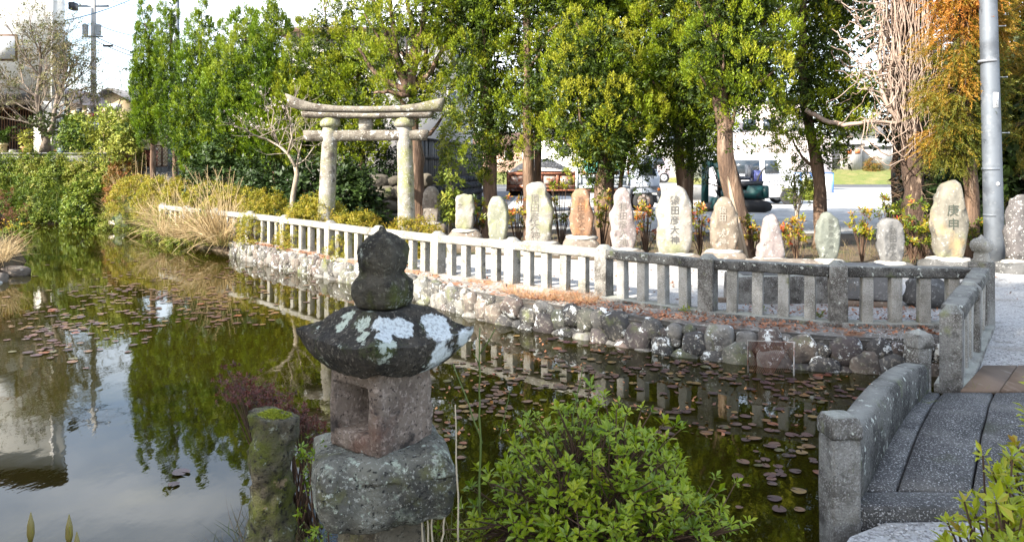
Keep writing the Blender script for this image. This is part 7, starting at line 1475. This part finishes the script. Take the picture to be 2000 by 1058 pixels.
for (xa, xb), (ya, yb), n, _ in zones:
    k = 0; tries = 0
    n = int(n * .72)
    while k < n and tries < n * 12:
        tries += 1; x, y = random.triangular(xa, xb), random.triangular(ya, yb) if random.random() < .6 else random.uniform(ya, yb)
        if mnoise.noise(Vector((x * .02, y * .06, 2))) < -.18 + .5 * (x > 1380 and y > 780) * (random.random() < .5): continue
        Yw = gy(y, WZ); Xw = (x - 1000) / FOC * Yw
        if not inside(Xw, Yw): continue
        d = random.choice((random.uniform(.05, .085), random.uniform(.075, .12))) * (.85 if x > 800 else 1)
        if any((Xw - c[1]) ** 2 + (Yw - c[2]) ** 2 < (.33 * (d + c[3])) ** 2 for c in cand): continue
        cand.append((d / Yw, Xw, Yw, d)); k += 1
cand.sort(reverse=True)
for k, (s, x, y, d) in enumerate(cand[:300]):
    o = inst('lily_pad', PADS[k % 6], None, (x, y, WZ + .006 + random.uniform(0, .006)), (random.gauss(0, .025), random.gauss(0, .025), random.uniform(0, 6.28)), (d, d * random.uniform(.8, 1), d)); tag(o, 'dusky red or brownish lily pad afloat on the pond', 'lily pad', 'lily pads afloat on the pond')
b = MB(); LT = leaf_mat('lily_pad_mass', [(.05, .022, .024), (.07, .03, .03), (.09, .04, .034), (.15, .09, .03), (.11, .054, .04)], 0, .3, .6)
for k, (s, x, y, d) in enumerate(cand[300:]):
    me = PADS[k % 6]; V = np.array([tuple(v.co) for v in me.vertices]) * d; F = np.array([tuple(p.vertices) for p in me.polygons]); a = random.uniform(0, 6.28); V = V @ np.array([[math.cos(a), math.sin(a), 0], [-math.sin(a), math.cos(a), 0], [0, 0, 1]]); b.add(V + np.array([x, y, WZ + .006 + random.uniform(0, .006)]), F, 0, random.random())
tag(b.obj('lily_pads_far', LT), 'the smaller far lily pads scattered over the pond', kind='stuff'); print('PADS', len(cand))
P = []
while len(P) < 420:
    x, y = random.uniform(700, 1760), random.uniform(640, 860); Yw = gy(y, WZ); Xw = (x - 1000) / FOC * Yw
    if inside(Xw, Yw): P.append((Xw, Yw, WZ + .007))
leaf_litter('floating_leaves', 'small orange and brown leaves floating near the wall', np.array(P), rng.uniform(.025, .06, len(P)), [(.10, .05, .035), (.30, .12, .05), (.40, .20, .07), (.22, .08, .05)])

# ------------------------------------------------------------------ plants close to the viewer
NAZ = leaf_mat('near_azalea_leaf', [(.04, .07, .006), (.13, .21, .008), (.22, .30, .010), (.31, .35, .016)], .25, .38, .45)
NAZ2 = leaf_mat('bright_azalea_leaf', [(.08, .12, .008), (.22, .28, .010), (.34, .38, .015), (.36, .22, .03)], .3, .4, .45)
def near_bush(label, c, r, n, size, mat, tb, nst, seed=0, name='azalea_bush', group=None):
    t = thing(name, label, 'azalea', c, 0, group); r = np.array(r); D = norm(rng.normal(0, 1, (n, 3)) + np.array([0, -.15, .35])); D[:, 2] = np.where(D[:, 2] < -.25, -D[:, 2], D[:, 2])
    rad = np.where(rng.uniform(0, 1, n) < .72, rng.uniform(.88, 1.06, n), rng.uniform(.5, .9, n))[:, None]
    lump = np.array([1 + .34 * mnoise.noise(Vector(tuple(d * 2.4)) + Vector((seed, 1, 2))) + .10 * rng.normal() for d in D])[:, None]; P = D * r * rad * lump; P[:, 2] = np.maximum(P[:, 2], -r[2] * .3)
    s, lf = MB(), MB(); roots = [np.array([random.gauss(0, .10) * r[0] * 2, random.gauss(0, .08), -.18]) for _ in range(9)]; joints = []
    for k in range(nst):
        q = roots[k % 9]; d = P[rng.integers(0, n)] * .55; d[2] = max(d[2], .05); m = q * .5 + d * .5 + rng.normal(0, .03, 3); s.tube([q, m, d], [.011, .008, .006], 5, cap=False, tint=.5); joints.append(d)
    J = np.array(joints)
    for p in P:
        j = J[np.argmin(((J - p) ** 2).sum(1) + rng.uniform(0, .02, len(J)))]; m = (j + p) / 2 + rng.normal(0, .018, 3) - np.array([0, 0, .015]); s.tube([j, m, p], [.0042, .0034, .0028], 4, cap=False)
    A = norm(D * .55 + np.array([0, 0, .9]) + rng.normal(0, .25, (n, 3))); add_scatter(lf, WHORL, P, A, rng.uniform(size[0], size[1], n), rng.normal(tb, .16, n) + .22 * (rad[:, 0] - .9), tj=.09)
    s.obj('stem', TWIG, t); lf.obj('foliage', mat, t); return t
near_bush('large glossy green azalea at the pond edge right of the lantern', (.37, 3.42, .0), (.55, .42, .54), 820, (.036, .062), NAZ, .62, 70, 1)
near_bush('bright yellow-green azalea in the lower right corner beside the bridge', (1.31, 2.05, .25), (.17, .22, .50), 300, (.036, .060), NAZ2, .55, 40, 5)
near_bush('sunlit azalea shoots at the right frame edge by the bridge deck', (1.73, 2.36, .40), (.18, .24, .50), 260, (.034, .056), NAZ2, .60, 30, 9)
# red azalea behind the mossy post
REDM = leaf_mat('dark_red_leaf', [(.035, .018, .014), (.10, .030, .024), (.17, .055, .04), (.06, .06, .02)], .2, .45, .4)
t = thing('azalea_bush', 'dark red-leaved azalea spreading behind the mossy post', 'azalea', (-1.05, 3.88, -.2)); b, s = MB(), MB(); N = 520; u = rng.uniform(0, 1, N); cx_ = np.interp(u, [0, .3, .6, 1], [430, 500, 560, 630]); cy_ = np.interp(u, [0, .3, .6, 1], [746, 770, 800, 850]); P = np.array([tuple(at(x + random.gauss(0, 10), y + random.gauss(4, 18), 3.88 + random.gauss(0, .10)) - t.location) for x, y in zip(cx_, cy_)])
add_scatter(b, WHORL, P, norm(rng.normal(0, .5, P.shape) + np.array([0, 0, .9])), rng.uniform(.014, .026, N), rng.normal(.5, .22, N))
for k in range(60): q = P[rng.integers(0, N)]; r0 = np.array([-.02 + random.gauss(0, .05), random.gauss(0, .05), .0]); s.tube([r0, r0 * .5 + q * .5 + np.array([0, 0, -.06]), q], [.007, .005, .002], 4, cap=False)
b.obj('foliage', REDM, t); s.obj('stem', TWIG, t)
# thin shoots and dead stems
GST = flat('green_stem', (.09, .13, .03), .5); PST = flat('pale_dead_stem', (.42, .36, .26), .7)
def shoot(label, pts, Y, r, mat, leaves=None, lm=NAZ, name='plant_shoot', cat='plant', forks=(), group='thin stems near the lantern'):
    P = [at(x, y, Y) for x, y in pts]; t = thing(name, label, cat, (P[0].x, Y, P[0].z), 0, group); b = MB(); Q = []
    for i in range(len(P) - 1): Q += [P[i].lerp(P[i + 1], k / 4) + rnd() * r * .6 for k in range(4)]
    Q.append(P[-1]); Q = [q - t.location for q in Q]; b.tube(Q, np.linspace(r, r * .55, len(Q)), 6)
    for (x0, y0, x1, y1) in forks: b.tube([at(x0, y0, Y) - t.location, at((x0 + x1) / 2 + 2, (y0 + y1) / 2, Y) - t.location, at(x1, y1, Y - .05) - t.location], [r * .6, r * .5, r * .35], 5)
    b.obj('stem', mat, t)
    if leaves: c = MB(); n = leaves[0]; Pq = np.array([tuple(Q[random.randrange(len(Q) // 5, len(Q))]) for _ in range(n)]) + rng.normal(0, leaves[2], (n, 3)); add_scatter(c, [WHORL[0], SPRAY[1]], Pq, norm(rng.normal(0, .6, (n, 3)) + np.array([0, 0, .5])), rng.uniform(leaves[1] * .6, leaves[1], n), rng.normal(.4, .15, n)); c.obj('foliage', lm, t)
shoot('tall upright green-brown stem with small buds just right of the lantern roof', [(936, 1010), (938, 860), (936, 760), (937, 640)], 3.1, .0055, GST, forks=((938, 690, 968, 640), (937, 720, 925, 690)))
shoot('slanting thin green stem crossing the tall stem right of the lantern', [(942, 865), (915, 790), (885, 710)], 3.1, .004, GST)
shoot('pale straight dead stem right of the lantern platform', [(896, 1070), (893, 930), (889, 790)], 3.0, .0045, PST)
for k, (x, x2, yt) in enumerate(((826, 822, 985), (846, 842, 970), (858, 872, 985), (836, 834, 1000))): shoot('pale dead stem at the lantern foot, %s' % ('nearest the shaft', 'second and tallest', 'leaning right', 'shortest')[k], [(x, 1100), ((x + x2) / 2, 1040), (x2, yt)], 3.05, .0055, PST)
shoot('young leafy green sprig between the mossy post and the lantern', [(618, 1100), (612, 1010), (606, 930), (598, 880)], 3.15, .004, TWIG, (34, .035, .03))
shoot('low leafy green sprig at the lantern foot', [(650, 1100), (640, 1040), (655, 1000)], 3.0, .004, TWIG, (16, .035, .03))
shoot('thin yellow-tipped shoot above the large azalea', [(1110, 860), (1122, 800), (1132, 750), (1138, 716)], 3.4, .0035, GST, forks=((1128, 765, 1143, 730),))
shoot('thin green shoot above the left side of the large azalea', [(975, 860), (990, 790), (997, 760)], 3.4, .003, GST)
for k, (x, yt) in enumerate(((60, 1012), (135, 1016), (150, 1050))): 
    p = at(x, yt, 1.45); shoot('pointed reddish-green bud shoot at the lower left corner, %s' % ('leftmost', 'middle and tallest', 'right and shortest')[k], [(x - 4, 1400), (x - 3, 1120), (x, yt)], 1.45, .0042, GST, name='bud_shoot', group='bud shoots at the lower left corner')
    t = C.objects[-1]; t = [o for o in C.objects if o.name.startswith('bud_shoot')][-1]; b = MB(); b.lathe([(.003, -.045), (.0068, -.03), (.0062, -.012), (.0008, .012)], tuple(p - t.location), 8); b.obj('bud', flat('bud_red_green', (.16, .13, .03), .5), t)
    b = MB(); add_scatter(b, [temp_of([kite(1, .3, (0, 0, 0), (.3, 0, 1), (0, 1, 0))])], np.array([tuple(p - t.location + Vector((0, 0, -.04 - .03 * j))) for j in range(4)]), rng.normal(0, .3, (4, 3)) + np.array([0, 0, 1]), .035, rng.uniform(.6, 1, 4)); b.obj('bract', NAZ2, t)
# grass on the near bank, gravel pebbles
b = MB(); N = 1500; a = np.stack([rng.uniform(-1.4, -.1, N), rng.uniform(3.2, 3.95, N), np.full(N, -.14)], -1); add_scatter(b, BLADE + THINB, a, norm(rng.normal(0, .6, (N, 3)) + np.array([0, 0, 1])), rng.uniform(.05, .2, N), rng.uniform(0, 1, N)); tag(b.obj('bank_grass', leaf_mat('near_bank_grass', [(.03, .05, .01), (.08, .10, .02), (.20, .15, .07), (.12, .06, .04)], .2)), 'short grass and litter at the lantern foot', kind='stuff')
b = MB(); N = 2600; V0, F0 = ico(1, 2, .2); P = np.stack([rng.uniform(1.72, 3.0, N), rng.uniform(2.5, 3.64, N), np.full(N, -.014)], -1); P2 = np.stack([rng.uniform(3.5, 5.6, 1600), rng.uniform(5.9, 8.0, 1600), np.full(1600, .014)], -1); P = np.concatenate([P, P2])
S = rng.uniform(.003, .009, len(P)); a = rng.uniform(0, 6.28, len(P)); W = V0[None] * S[:, None, None] * np.array([1, 1, .6]) + P[:, None]; b.add(W.reshape(-1, 3), (F0[None] + (np.arange(len(P)) * len(V0))[:, None, None]).reshape(-1, 3), 0, np.repeat(rng.uniform(0, 1, len(P)), len(V0))); tag(b.obj('loose_gravel', leaf_mat('pebble', [(.18, .18, .18), (.38, .375, .37), (.58, .57, .56)], 0, .85)), 'loose grey and white gravel by the bridge', kind='stuff')
for k, (x, y) in enumerate(((2.86, 5.42), (2.72, 5.18), (3.42, 5.62))): grass('weed_tuft', 'small green weed tuft %s' % ('against the far parapet end', 'sprouting along the parapet', 'by the near fence post foot')[k], 'weed', [(x, y, .06 if k < 2 else .0, .04)], LIME, 26, (.06, .14), BLADE, .8, tb=.4, group='weeds at the bridge joints')
for k, (px0, py0) in enumerate(((1487, 612), (1600, 622), (1340, 610))): 
    Yw = gy(py0 + 4, 0); p = at(px0, 0, Yw); t = thing('weed_tuft', 'small bright weed rosette %s' % ('under the fence rail amid rusty leaves', 'at a baluster foot near the dark block', 'on the wall top in the shaded bay')[k], 'weed', (p.x, Yw, .02), 0, 'weeds on the wall top'); b = MB(); add_scatter(b, WHORL, np.array([[0, 0, .02], [.03, .01, .04], [-.03, 0, .03]]), np.array([[0, 0, 1.], [.3, 0, 1], [-.3, 0, 1]]), rng.uniform(.05, .08, 3), .6); b.obj('foliage', LIME, t)
